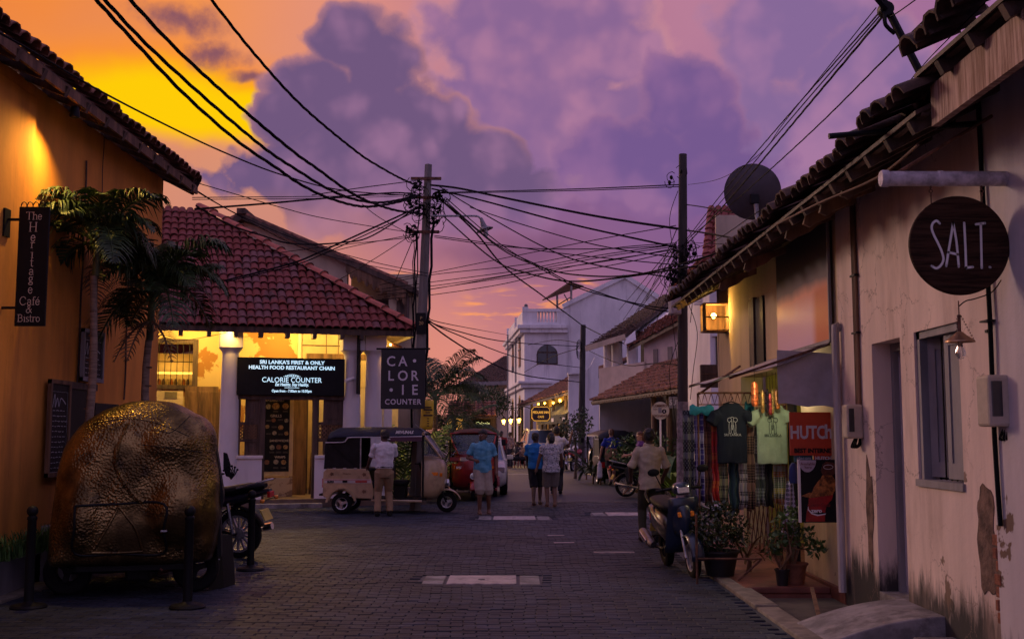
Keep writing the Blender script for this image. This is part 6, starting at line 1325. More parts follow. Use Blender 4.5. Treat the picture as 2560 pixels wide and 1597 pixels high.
for px, y0, y1 in ((1640, 926, 872), (1676, 919, 866)):
 a, c = UP(px - 5, y0), UP(px + 5, y1); MB().solid([V((a.x, a.y, a.z)), V((c.x, c.y, a.z)), V((c.x, c.y, c.z)), V((a.x, a.y, c.z))], un * .03).build('slit_window', mat('grey shutter', (.16, .13, .14), .7), vh)
for px in (1494, 1514, 1552): a = UP(px, 915) - un * .55; MB().tube([(a.x, a.y, 2.9), (a.x, a.y, UP(px, 855).z + .25)], .21, 14).build('balcony_column', m_white, vh, smooth=True)
dk0, dk1 = UP(1490, 900) - un * 2.2, UP(1615, 880) - un * 2.2; MB().solid([V((dk0.x, dk0.y, 2.9)), V((dk1.x, dk1.y, 2.9)), V((dk1.x, dk1.y, 6.)), V((dk0.x, dk0.y, 6.))], -un * .1).build('balcony_back_wall', m_wood, vh)
# balcony roof and main roof planes
R0, R1, R2, R3 = at(1464, 868, 42.6), at(1562, 838, 41.5), at(1682, 748, 47.), at(1590, 765, 50.)
R3 = at(1576, 760, 50.); stuff(tile_field(R0, R1, at(1690, 745, 45.5), at(1664, 738, 50.), .2, .34, seg=3, jit=.03, r_seed=9).build('roof_tiles', m_tiledark, vh)); MB().solid([R0, R1, at(1690, 745, 45.5), at(1664, 738, 50.)], (0, 0, -.12)).build('roof_deck', m_wood, vh)
MB().beam(R0 + V((0, -.05, -.06)), R1 + V((0, -.05, -.06)), .06, .2).build('eave_board', m_cream, vh)
S0, S1, S2, S3 = at(1571, 870, 41.4), at(1742, 775, 37.6), at(1750, 740, 39.5), at(1600, 842, 43.)
S1 = at(1760, 770, 37.2); S2 = at(1765, 735, 40.); S3 = at(1590, 838, 44.)
stuff(tile_field(S0, S1, S2, S3, .2, .3, seg=3, jit=.04, r_seed=10).build('roof_tiles', m_tileold, vh)); MB().solid([S0, S1, S2, S3], (0, 0, -.12)).build('roof_deck', m_wood, vh)
MB().solid([at(1577, 855, 42.5), at(1690, 790, 40.5), at(1690, 752, 46.), at(1585, 830, 43.5)], (0, .2, 0)).build('white_gable', m_white, vh)
MB().solid([at(1562, 862, 41.3), at(1590, 850, 41.3), at(1588, 826, 41.5), at(1563, 848, 41.5)], (0, .3, .0)).build('gutter_end', m_white, vh)
# bright shop room under the verandah
p_ = E_ - dv * 1.0 + bv * .6
MB().ell((p_.x, p_.y, 2.55), .08, 10, 8).build('tube_lamp', mat('lit white lamp', (1, 1, .9), var=0, bump=0, emit=(.86, 1, .72), es=20), vh, smooth=True)
point_light('shop_light', (p_.x - .9, p_.y - .2, 2.25), 75, (.84, 1.0, .5), .2, vh)
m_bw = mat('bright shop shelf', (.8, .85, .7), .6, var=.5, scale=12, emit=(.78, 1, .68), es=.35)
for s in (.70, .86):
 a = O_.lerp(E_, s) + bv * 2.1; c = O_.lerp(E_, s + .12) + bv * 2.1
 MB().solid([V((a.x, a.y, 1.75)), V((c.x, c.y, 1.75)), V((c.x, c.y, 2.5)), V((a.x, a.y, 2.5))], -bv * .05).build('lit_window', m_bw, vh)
t = thing('shop_name_board', 'grey shop name board under the verandah eave by the pole', 'sign'); a = at(1673, 1020, 29.4)
MB().box(a.x, a.x + .75, 29.4, 29.44, a.z, a.z + .3).build('board', m_grey, t); text('SUPER M', .19, m_letw, t, (a.x + .3, 29.395, a.z + .15), sx=.8); MB().tube([(a.x + .3, 29.42, a.z + .3), (a.x + .3, 29.42, a.z + .6)], .012, 5).build('hanger', m_black, t)
# round pole sign
t = thing('round_street_sign', 'round pale sign on a thin white post among the plants', 'sign'); Y = 27.; p_ = at(1651, 1026, Y); rs = 22 * Y / F
MB().lathe([(0, 0), (rs, 0), (rs, .03), (0, .03)], p_, (0, 1, 0), 32).build('disc', mat('pale yellow enamel', (.62, .58, .44), .5, var=.06), t); MB().tube([p_ + V((0, .03, 0)), (p_.x, Y + .03, 0)], .022, 8).build('post', m_white, t)
m_bro = mat('brown print', (.2, .08, .04), .6, bump=0)
text('COMMERCE', .085, m_bro, t, p_ + V((.0, -.006, .115)), bold=.002, sx=.75); text('EXCHANGE', .085, m_bro, t, p_ + V((.0, -.006, -.125)), bold=.002, sx=.75); text('VISA', .05, m_bro, t, p_ + V((-.12, -.006, .03)))
MB().prism([(.055 * cos(a * pi / 6), .055 * sin(a * pi / 6)) for a in range(12)], p_ + V((.09, -.004, -.02)), (1, 0, 0), (0, 0, 1), (0, .004, 0)).build('logo_disc', m_black, t); text('$', .07, m_letw, t, p_ + V((.09, -.008, -.02))); MB().box(p_.x - .05, p_.x + .03, Y - .006, Y, p_.z - .06, p_.z + .07).build('print_block', m_grey, t)
# dark roofed house and far sheds closing the street
dh = thing('dark_roof_house', 'house with dark tiled hip roof closing the end of the street', 'house'); Y = 92.
a_, b_, c_, d_ = at(1142, 958, 86), at(1300, 953, 86), at(1300, 880, 94), at(1270, 886, 94)
stuff(tile_field(at(1150, 958, 86), at(1310, 952, 86), at(1330, 890, 95), at(1262, 890, 95), .25, .4, seg=3, jit=.03, r_seed=13).build('roof_tiles', m_tiledark, dh)); MB().solid([at(1150, 958, 86), at(1310, 952, 86), at(1330, 890, 95), at(1262, 890, 95)], (0, 0, -.15)).build('roof_deck', m_wood, dh)
a_ = at(1160, 960, 87); MB().box(a_.x, 2.5, 87.2, 95, 0, a_.z).build('wall', m_cream, dh); MB().solid([at(1150, 958, 86), at(1262, 890, 95), (at(1262, 890, 95).x, 100, 8), (at(1150, 958, 86).x, 100, a_.z)], (0, 0, -.15)).build('roof_side', m_tiledark, dh)
MB().beam(at(1148, 961, 85.9), at(1310, 955, 85.9), .1, .3).build('eave_board', m_grey, dh)
for px in (1180, 1225): p_ = at(px, 1000, 87.1); MB().box(p_.x - .5, p_.x + .5, 87.1, 87.2, 1.5, 3.6).build('window', m_glass, dh)
fs_ = thing('far_shop', 'dim far shop front with small neon sign below the round tree', 'shop'); Y = 62.
a_, c_ = at(1120, 1040, Y), at(1240, 1040, Y); MB().box(a_.x, c_.x, Y, Y + 3, 0, 2.6).build('wall', m_wood, fs_); stuff(tile_field((a_.x, Y - .9, 2.55), (c_.x, Y - .9, 2.55), (c_.x, Y + 1, 3.4), (a_.x, Y + 1, 3.4), .25, .35, seg=3, r_seed=14).build('roof_tiles', m_tileold, fs_)); MB().solid([(a_.x, Y - .9, 2.53), (c_.x, Y - .9, 2.53), (c_.x, Y + 1, 3.38), (a_.x, Y + 1, 3.38)], (0, 0, -.08)).build('roof_deck', m_wood, fs_)
p_ = at(1206, 1058, Y); MB().box(p_.x - .45, p_.x + .45, Y - .05, Y, p_.z - .2, p_.z + .2).build('sign_board', m_black, fs_); text('Calorie', .26, mat('pale neon', (.8, .9, .5), emit=(.7, .8, .35), es=.8, var=0, bump=0), fs_, p_ + V((0, -.06, 0)), shear=.25)
for px, w in ((1149, .35), (1124, .25)): p_ = at(px, 1058, Y); MB().box(p_.x - w / 2, p_.x + w / 2, Y - .04, Y, p_.z - .35, p_.z + .35).build('lit_window', mat('lit amber pane', (1, .6, .2), var=.3, scale=5, bump=0, emit=(1, .48, .08), es=1.4), fs_)
# garden wall pieces on the right of the street
t = thing('garden_wall', 'low pale wall under the lit plants by the round sign', 'wall'); a_, c_ = gnd(1650, 1213), gnd(1700, 1222)
MB().solid([(a_.x, a_.y, 0), (c_.x + .4, c_.y - .4, 0), (c_.x + .5, c_.y + 1.2, 0), (a_.x, a_.y + 1.2, 0)], (0, 0, .26)).build('wall_block', m_cream, t, bevel=.02)
t = thing('white_kiosk', 'small white slatted kiosk beside the far slim pole', 'kiosk'); a_, c_ = at(1424, 1068, 50.8), at(1478, 1068, 50.8)
MB().box(a_.x, c_.x, 50.8, 51.5, 0, 1.9).build('body', m_white, t)
for k in range(5): MB().box(a_.x + .05, c_.x - .05, 50.77, 50.8, 1.72 - k * .07, 1.77 - k * .07).build('slat', m_white, t)
MB().box(a_.x + .06, c_.x - .1, 50.77, 50.79, .5, 1.35).build('grille', m_grey, t)
# ================================================================== vehicles
m_rubber = mat('black rubber', (.010, .010, .011), .85, spec=.2, var=.2, bump=.2)
m_alloy = mat('wheel alloy', (.50, .48, .50), .35, .7, var=.15, scale=20)
m_chrome = mat('chrome', (.65, .63, .65), .15, 1., var=0, bump=0)
m_canvas = mat('dark blue canvas', (.018, .020, .038), .7, spec=.2, var=.3, scale=6, bump=.3, bscale=60)
m_vinyl = mat('black vinyl', (.009, .009, .010), .6, spec=.2, var=.3, scale=8)
m_clear = mat('windscreen glass', (.10, .13, .18), .04, var=0, bump=0, alpha=.5, spec=.8)
m_amber = mat('amber lens', (.75, .22, .02), .25, var=.2, scale=40, bump=0)
m_redl = mat('red lens', (.5, .02, .02), .25, var=.1, bump=0)
m_lens = mat('headlamp glass', (.6, .6, .62), .08, .3, var=.2, scale=40, bump=0)
def paint(name, c): return mat(name, c, .35, var=.12, scale=3, bump=.04, bscale=12, coat=.5)
def wheel(par, c, r, w, rim_r, rm=None, spokes=3, ax=(0, 1, 0), nm='wheel'):
 c, ax = V(c), V(ax).normalized(); rm = rm or m_alloy
 t = MB().lathe([(rim_r, -w * .42), (rim_r + .02, -w * .5), (r - .03, -w * .5), (r - .006, -w * .36), (r, 0), (r - .006, w * .36), (r - .03, w * .5), (rim_r + .02, w * .5), (rim_r, w * .42)], c, ax, 28, closed=True).build(nm, m_rubber, par, smooth=True)
 b = MB(); b.lathe([(rim_r * 1.03, -w * .44), (rim_r * .92, -w * .38), (rim_r * .9, w * .38), (rim_r * 1.03, w * .44), (rim_r * .98, w * .3), (rim_r * .97, -w * .3)], c, ax, 24, closed=True)
 b.lathe([(0, -w * .34), (rim_r * .34, -w * .3), (rim_r * .34, w * .3), (0, w * .34)], c, ax, 14)
 e = ax.orthogonal().normalized()
 for k in range(spokes):
  d = Matrix.Rotation(2 * pi * k / spokes + .5, 4, ax) @ e; s_ = ax.cross(d); b.obox(c + d * rim_r * .62, d * rim_r * .36, s_ * rim_r * (.22 if spokes < 6 else .05), ax * w * .18)
 b.build('rim', rm, t, smooth=True); return t
def make_tuk(label, loc, rz, body, roof, plate=True, stick=None, back=None, group=None):
 t = thing('tuk_tuk', label, 'tuk-tuk', loc, rz, group); W = .63
 mp = lambda poly, y0, y1, nm, m, par=t, bev=.02: MB().prism(poly, (0, y0, 0), (1, 0, 0), (0, 0, 1), (0, y1 - y0, 0)).build(nm, m, par, bevel=bev)
 # rear tub as lofted shell: sections across
 arch = [(.25 * cos(a) , .215 + .25 * sin(a)) for a in [R(x) for x in range(172, 7, -15)]]
 side = [(-.36, .34), (-.30, .33)] + arch + [(.30, .32), (.63, .30), (.66, .42), (.60, .70), (.55, .86), (.48, .91), (-.30, .91), (-.37, .84), (-.385, .6)]
 tub = mp(side, -W, -W + .05, 'tub_side', body, bev=.015); mp(side, W - .05, W, 'tub_side', body, bev=.015)
 MB().prism([(-.385, .36), (-.385, .6), (-.37, .84), (-.30, .905), (-.26, .905), (-.26, .36)], (0, -W + .05, 0), (1, 0, 0), (0, 0, 1), (0, 2 * W - .1, 0)).build('tub_back', body, t)
 MB().box(-.25, .55, -W + .05, W - .05, .86, .90).build('tub_deck', m_vinyl, t)
 for s in (-1, 1):     # wheel arch lip
  P = [[V((.27 * cos(a), s * (W + o), .215 + .27 * sin(a) * 1.02)) for o in (-.02, .05)] for a in [R(x) for x in range(176, 3, -11)]]
  P2 = [[V((.315 * cos(a), s * (W + o), .215 + .315 * sin(a))) for o in (.05, -.02)] for a in [R(x) for x in range(176, 3, -11)]]
  b = MB(); b.grid([p_ + q_ for p_, q_ in zip(P, P2)]); b.build('wheel_arch', body, t, smooth=True)
 # front cowl: lofted nose
 st = [(1.60, .27, .52, 1.17), (1.72, .26, .54, 1.20), (1.84, .27, .50, 1.17), (1.95, .36, .40, 1.10), (2.03, .50, .30, 1.02), (2.07, .66, .20, .95)]
 rs = []
 for x, z0, hw, z1 in st:
  n_ = 18; ring = []
  for k in range(n_):
   a = 2 * pi * k / n_; ca, sa = cos(a), sin(a); q_ = .55
   ring.append(V((x, hw * math.copysign(abs(ca) ** q_, ca), (z0 + z1) / 2 + (z1 - z0) / 2 * math.copysign(abs(sa) ** q_, sa))))
  rs.append(ring)
 cw_ = MB().rings(rs).build('front_cowl', body, t, smooth=True, ang=60)
 MB().tube([V((1.66, s_, .93)) for s_ in (-.552, .552)], .009, 6).build('cowl_trim', m_chrome, cw_)
 # windscreen frame and glass
 for s in (-1, 1):
  MB().tube(smoothpath([(1.98, s * .36, 1.12), (1.80, s * .50, 1.38), (1.63, s * .56, 1.60)]), .022, 6).build('screen_post', body, t, smooth=True)
  MB().tube([(1.98, s * .36, 1.12), (1.64, s * .55, 1.16)], .016, 6).build('quarter_frame', body, t); MB().tube([(1.64, s * .56, .3), (1.64, s * .57, 1.58)], .02, 6).build('door_post', m_vinyl, t)
  MB().solid([(1.96, s * .37, 1.13), (1.66, s * .555, 1.17), (1.64, s * .56, 1.56)], (0, s * .006, 0)).build('quarter_glass', m_clear, t)
 MB().grid([[V((2.0 - .34 * v, (.35 + .20 * v) * u, 1.12 + .46 * v)) + V((.05 * (1 - u * u), 0, 0)) for u in (-1, -.6, -.2, .2, .6, 1)] for v in (0, .33, .66, 1)]).build('windscreen', m_clear, t, smooth=True)
 MB().tube([V((1.64, .57 * u, 1.61 + .03 * (1 - u * u))) for u in (-1, -.5, 0, .5, 1)], .03, 6).build('screen_header', body, t, smooth=True)
 MB().tube([V((2.02, .1, 1.12)), V((1.86, -.12, 1.36))], .008, 5).build('wiper', m_black, t)
 # roof canopy
 rs = []
 for x, zt_, zs, hw in ((-.36, 1.40, 1.30, .56), (-.30, 1.66, 1.50, .61), (-.15, 1.735, 1.54, .635), (.4, 1.75, 1.55, .64), (1.1, 1.745, 1.55, .635), (1.55, 1.72, 1.56, .61), (1.68, 1.65, 1.57, .59)):
  rs.append([V((x, hw * u, zs + (zt_ - zs) * (1 - abs(u) ** 3.2))) for u in (-1, -.94, -.8, -.5, 0, .5, .8, .94, 1)])
 b = MB(); b.grid([r0[::-1] for r0 in rs]); o = b.build('canopy', roof, t, smooth=True, ang=60); s_ = o.modifiers.new('t', 'SOLIDIFY'); s_.thickness = .02
 for s in (-1, 1):
  MB().tube(smoothpath([(-.34, s * .62, 1.43), (.02, s * .64, 1.44), (.10, s * .645, 1.50), (.2, s * .645, 1.535), (1.0, s * .645, 1.54), (1.62, s * .61, 1.555)]), .012, 5).build('canopy_piping', mat('pale piping', (.5, .46, .48), .5, bump=0), t)
  MB().solid([(-.36, s * .60, .9), (.36, s * .62, .9), (.38, s * .63, 1.54), (-.30, s * .61, 1.52), (-.36, s * .58, 1.36)], (0, -s * .01, 0)).build('side_curtain', back or m_vinyl, t)
  MB().tube([(.38, s * .63, .9), (.38, s * .63, 1.54)], .014, 6).build('canopy_post', m_steel, t)
  MB().tube([(1.62, s * .57, 1.46), (1.62, s * .66, 1.46)], .01, 5).build('mirror_arm', m_black, t); MB().obox((1.64, s * .74, 1.40), (.01, 0, 0), (0, .05, 0), (0, 0, .075)).build('mirror', m_black, t, bevel=.012)
  MB().obox((1.985, s * .33, .78), (.03, s * .02, 0), (0, .07, 0), (0, 0, .035)).build('indicator', m_amber, t, bevel=.006); MB().obox((1.86, s * .478, .80), (.075, -s * .02, 0), (0, .012, 0), (0, 0, .034)).build('side_indicator', m_amber, t, bevel=.006)
  MB().obox((-.39, s * .50, .62), (.015, 0, 0), (0, .07, 0), (0, 0, .09)).build('tail_lamp', m_redl, t, bevel=.006)
  MB().tube([(.6, s * .60, .275), (1.62, s * .55, .255)], .028, 6).build('sill_bar', body, t)
 MB().solid([(-.375, -.58, .9), (-.375, .58, .9), (-.345, .55, 1.44), (-.345, -.55, 1.44)], (.01, 0, 0)).build('rear_curtain', back or m_vinyl, t)
 MB().solid([(-.381, -.3, 1.08), (-.381, .3, 1.08), (-.36, .28, 1.34), (-.36, -.28, 1.34)], (-.004, 0, 0)).build('rear_window', m_glass, t)
 # floor, seats, bars, bumper
 MB().box(.28, 1.70, -.52, .52, .27, .31).build('floor_pan', m_black, t); MB().box(.18, .62, -.54, .54, .50, .64).build('rear_seat', m_vinyl, t, bevel=.03); MB().obox((.14, 0, .83), (.05, 0, 0), (0, .54, 0), (-.05, 0, .2)).build('rear_seat_back', m_vinyl, t, bevel=.03)
 MB().box(.98, 1.28, -.26, .26, .56, .66).build('driver_seat', m_vinyl, t, bevel=.03); MB().box(1.0, 1.24, -.2, .2, .31, .56).build('seat_box', m_black, t); MB().obox((.95, 0, .84), (.03, 0, 0), (0, .24, 0), (-.03, 0, .16)).build('driver_seat_back', m_vinyl, t, bevel=.03)
 MB().tube([(1.68, 0, .5), (1.52, 0, .98)], .03, 8).build('steering_column', m_black, t); MB().tube([(1.46, -.34, 1.0), (1.53, 0, .98), (1.46, .34, 1.0)], .016, 6).build('handlebar', m_black, t)
 MB().tube([(.80, -.5, .9), (.80, .5, .9)], .016, 6).build('hand_rail', m_steel, t)
 for s in (-1, 1): wheel(t, (0, s * (W - .07), .21), .21, .11, .118)
 fw = wheel(t, (2.08, 0, .21), .21, .10, .115)
 b = MB(); b.grid([[V((2.08 + (.27 + .02 * abs(u)) * cos(a), .085 * u, .23 + (.26 - .03 * u * u) * sin(a))) for u in (-1, -.6, 0, .6, 1)] for a in [R(x) for x in range(8, 168, 12)]]); o = b.build('front_mudguard', body, t, smooth=True); s_ = o.modifiers.new('t', 'SOLIDIFY'); s_.thickness = .012
 MB().tube([(2.08, -.1, .21), (1.95, -.1, .5)], .022, 6).build('fork', m_black, t); MB().tube([(2.08, .1, .21), (1.95, .1, .5)], .022, 6).build('fork', m_black, t)
 MB().lathe([(0, -.10), (.06, -.08), (.085, 0), (.08, .02)], (2.10, 0, .60), (1, 0, .05), 18).build('headlamp_shell', m_chrome, t, smooth=True); MB().lathe([(.078, .018), (.05, .035), (0, .04)], (2.10, 0, .60), (1, 0, .05), 18).build('headlamp', m_lens, t, smooth=True)
 MB().box(-.48, -.40, -.5, .5, .36, .40).build('rear_bumper', m_black, t, bevel=.01); MB().box(-.405, -.39, -.2, .2, .44, .55).build('number_plate', mat('plate yellow', (.55, .42, .08), .5, bump=0), t)
 MB().box(-.1, .1, -.4, .4, .16, .30).build('engine', m_black, t)
 return t
cream = paint('cream paint', (.46, .33, .19)); redp = paint('maroon red paint', (.27, .012, .014)); darkp = paint('dark green paint', (.015, .03, .025))
weather(cream, 5., .48, .70, (.18, .12, .07), .6); weather(redp, 5., .5, .72, (.07, .012, .012), .6)
ct = gnd(854, 1285); CT = make_tuk('cream three wheeler with dark blue canopy parked side on', (ct.x, ct.y + .66, 0), R(-1.5), cream, m_canvas)
text('MIVUHAS', .085, m_letw, CT, (1.26, -.652, 1.64), shear=.4, bold=.003, sx=1.0); text('We Are a Project', .05, m_letw, CT, (1.3, -.652, 1.50), shear=.3)
MB().box(.98, 1.62, -.655, -.648, 1.455, 1.545).build('visor_strip', mat('plum visor', (.07, .02, .045), .5), CT)
MB().box(-.35, .60, -.636, -.630, .62, .70).build('decal_band', mat('white decal', (.5, .44, .42), .5, var=.2, bump=0), CT); MB().box(-.34, .58, -.6385, -.6355, .68, .69).build('decal_line', mat('red decal', (.42, .04, .03), .5, bump=0), CT)
text('SUPER', .062, m_black, CT, (-.22, -.639, .645), bold=.003, sx=.8); MB().box(.02, .12, -.64, -.6362, .63, .675).build('decal_block', m_black, CT); MB().box(.28, .52, -.64, -.6362, .63, .67).build('decal_block', MATS['red decal'], CT)
for x, z in ((-.20, .80), (.46, .79), (.46, .45)): MB().prism([((.035 + .012 * (a % 2)) * cos(a * pi / 5), (.03 + .012 * (a % 2)) * sin(a * pi / 5)) for a in range(10)], (x, -.636, z), (1, 0, 0), (0, 0, 1), (0, .004, 0)).build('sticker', m_woodl, CT)
text('Thilanka', .05, m_woodl, CT, (.1, -.633, .81), shear=.3); text('Superior', .045, m_woodl, CT, (.02, -.69, .50));
for x in (-.15, .06, .28): MB().prism([(-.04, 0), (.04, 0), (.012, -.03), (-.012, -.03)], (x, -.636, .925), (1, 0, 0), (0, 0, 1), (0, .006, 0)).build('curtain_tab', m_steel, CT)
MB().tube([(1.70, -.3, 1.62), (1.45, -.35, 1.80)], .006, 5).build('aerial', m_steel, CT)
rt = gnd(1176, 1252); RT = make_tuk('maroon red three wheeler facing the camera behind the cream one', (rt.x, rt.y + 2.0, 0), R(-90 + 2), redp, mat('red black canvas', (.05, .012, .016), .6, var=.3, scale=6))
MB().obox((2.04, -.22, 1.0), (.012, 0, .004), (0, .10, 0), (0, 0, .045)).build('windscreen_sticker', MATS['white decal'], RT); MB().obox((2.035, -.45, 1.0), (.012, 0, .004), (0, .12, 0), (0, 0, .045)).build('sticker', redp, RT); text('BAJAJ', .07, m_letw, RT, (2.03, -.33, .80), e1=(0, 1, 0), e2=(0, 0, 1), bold=.002)
MB().tube([(2.02, -.2, 1.14), (1.94, -.42, 1.22), (1.97, -.5, 1.1)], .006, 5).build('screen_wire', m_chrome, RT)
dt = at(1542, 1200, 36.6); make_tuk('dark three wheeler with black hood seen from behind near the verandah', (dt.x - .05, 36.6, 0), R(98), darkp, mat('black hood canvas', (.016, .016, .02), .55, var=.3, scale=6))
# ------------------------------------------------------------------ elephant bodied three wheeler
EY = 11.25
m_brass = mat('hammered brass', (.42, .25, .09), .34, .9, var=0, bump=0); nt = m_brass.node_tree; q = NG(nt); p = nt.nodes['Principled BSDF']
tc = q.n('ShaderNodeTexCoord').outputs['Object']
vo = q.n('ShaderNodeTexVoronoi'); nt.links.new(tc, vo.inputs['Vector']); vo.inputs['Scale'].default_value = 44.; vo.feature = 'SMOOTH_F1'; vo.inputs['Smoothness'].default_value = .5
pat = q.noise(tc, 2.2, 5., .6); f_ = q.mr(pat, .40, .62)
nt.links.new(q.mix(q.m('MULTIPLY', q.mr(q.noise(tc, 4., 5., .6), .57, .66), .55), q.mix(f_, (.085, .055, .022), (.30, .20, .075)), (.02, .018, .02)), p.inputs['Base Color'])
nt.links.new(q.mr(pat, .3, .7, .42, .24), p.inputs['Roughness'])
bn = q.n('ShaderNodeBump'); bn.inputs['Strength'].default_value = 1.; bn.inputs['Distance'].default_value = .011; nt.links.new(q.m('MULTIPLY', vo.outputs['Distance'], q.mr(q.noise(tc, 1.9, 2.), .36, .58, .12, 1.)), bn.inputs['Height']); nt.links.new(bn.outputs[0], p.inputs['Normal'])
el = thing('elephant_tuk_tuk', 'hammered brass elephant shaped three wheeler seen from behind', 'tuk-tuk', (at(337, 1490, EY).x, EY, 0), R(13))
ox = el.location.x
prof = [(128, 1412), (131, 1340), (140, 1250), (150, 1180), (170, 1112), (207, 1060), (262, 1022), (322, 1003), (380, 999), (430, 1004), (470, 1022), (508, 1054), (530, 1110), (543, 1190), (546, 1290), (538, 1365), (524, 1412), (420, 1414), (325, 1414), (230, 1414)]
pf = [(at(x, y, EY).x - ox, at(x, y, EY).z) for x, y in prof]; b = MB(); rs = []
for d, s in ((-.20, .50), (-.185, .72), (-.13, .87), (-.04, .96), (.12, 1.0), (.5, .99), (1.1, .93), (1.6, .82), (1.9, .68), (2.05, .45)):
 zc = .62; rs.append([V((x * (s if z > .5 else (s + 1) / 2), d * (1 if z > .45 else .8), zc + (z - zc) * (s if z > zc else (s * .5 + .5)))) for x, z in pf])
b.rings(rs)
cr = lambda px, py, dy=0.: V((at(px, py, EY).x - ox, dy, at(px, py, EY).z))
b.ell(cr(478, 1115, .15), (.24, .30, .33), 16, 10); b.ell(cr(215, 1290, .0), (.25, .30, .44), 16, 10); b.ell(cr(440, 1275, .0), (.34, .32, .46), 16, 10); b.ell(cr(420, 1110, .1), (.40, .36, .30), 16, 10)
me = vox(b, .026, 26, .014, 1.7, (1, 1, 1), 'body_shell', m_brass); link('body_shell', me, el)
from mathutils.bvhtree import BVHTree
bv_ = BVHTree.FromPolygons([v.co for v in me.vertices], [tuple(p_.vertices) for p_ in me.polygons])
def rear(px, py, off=.012):
 h = bv_.ray_cast(cr(px, py, -2.), V((0, 1, 0))); return (h[0] if h[0] is not None else cr(px, py, -.2)) + V((0, -off, 0))
def skinline(pts, r, nm, m, par=el, off=.004): return MB().tube([rear(a, c, off) for a, c in sp2(pts, 5)], r, 7).build(nm, m, par, smooth=True)
skinline([(325, 1060), (304, 1110), (298, 1150), (308, 1185), (326, 1215), (345, 1240), (362, 1252)], [.018] * 6 + [.03] * 25, 'tail', m_brass)
skinline([(206, 1258), (300, 1256), (412, 1256), (411, 1320), (408, 1380), (300, 1378), (204, 1376), (205, 1310), (206, 1258)], .013, 'hatch_frame', m_black, off=.002)
for pts in ([(305, 1262), (285, 1300), (262, 1340), (240, 1372)], [(305, 1262), (325, 1290), (345, 1320), (358, 1370)], [(240, 1374), (300, 1376), (360, 1374)]): skinline(pts, .014, 'hatch_seam', m_brass)
skinline([(240, 1060), (320, 1046), (400, 1060), (470, 1090)], .004, 'panel_seam', m_black, off=.001); skinline([(350, 1110), (420, 1118), (500, 1130)], .004, 'panel_seam', m_black, off=.001); skinline([(470, 1040), (430, 1080), (400, 1075)], .004, 'panel_seam', m_black, off=.001)
MB().obox(rear(412, 1322), (.03, 0, 0), (0, .012, 0), (0, 0, .008)).build('hatch_handle', m_steel, el)
# ear flaps: dark canvas door strip and metal ear on the right side
pl = [(519, 1092), (530, 1112), (540, 1180), (549, 1240), (548, 1262), (541, 1282), (543, 1400), (531, 1400), (528, 1290), (533, 1240), (522, 1150)]
MB().prism([(cr(x, y).x + .012, cr(x, y).z) for x, y in pl], (0, .10, 0), (1, 0, 0), (0, 0, 1), (0, .5, 0)).build('side_curtain', m_vinyl, el, bevel=.01)
MB().prism([(cr(x, y).x, cr(x, y).z) for x, y in [(545, 1135), (556, 1138), (565, 1170), (564, 1205), (552, 1202), (545, 1180)]], (0, 1.1, 0), (1, 0, 0), (0, 0, 1), (0, .03, 0)).build('ear', m_black, el, bevel=.008)
b = MB(); p_ = cr(566, 1205, 1.1)
for k in range(7): a = R(20 + 22 * k); b.tube([p_ + V((0, 0, -.02)), p_ + V((.05 * cos(a), 0, .06 * sin(a) + .02)), p_ + V((.085 * cos(a + .4), 0, .10 * sin(a + .3) + .02))], .007, 5); b.ell(p_ + V((.09 * cos(a + .4), 0, .105 * sin(a + .3) + .02)), .014, 6, 5)
b.build('iron_ornament', m_black, el)
for px in (166, 480): wheel(el, (cr(px, 1450).x, .35, .235), .235, .17, .12, m_black)
wheel(el, (0, 2.3, .21), .21, .10, .11)
MB().tube([(cr(166, 1450).x, .35, .235), (cr(480, 1450).x, .35, .235)], .03, 8).build('axle', m_black, el); MB().box(-.55, .5, -.05, 2.2, .27, .34).build('chassis', m_black, el); MB().box(-.12, .12, .2, .5, .13, .27).build('gearbox', m_black, el, bevel=.03)
MB().tube([(.25, -.05, .28), (.2, .25, .2), (.45, .5, .25)], .018, 6).build('exhaust', m_rust, el)
t = thing('sandwich_board', 'small dark chalkboard stand beside the brass elephant', 'chalkboard'); Y = 11.85
a_, c_, d_, e_ = at(528, 1346, Y), at(552, 1340, Y + .12), at(560, 1455, Y + .1), at(522, 1478, Y - .1)
for p_ in (d_, e_): p_.z = .0
MB().solid([a_, c_, d_, e_], (.05, .28, .0)).build('panel', m_black, t); mb = MB(); w1 = (c_ - a_); dn = ((e_ + d_) / 2 - (a_ + c_) / 2)
for k in range(5):
 o_ = a_.lerp(c_, .15) + dn * (.22 + .11 * k) + V((.0, -.012, 0)); mb.tube([o_, o_ + w1 * (.5 + .12 * (k % 3))], .006, 4)
mb.build('chalk_writing', m_chalk, t)
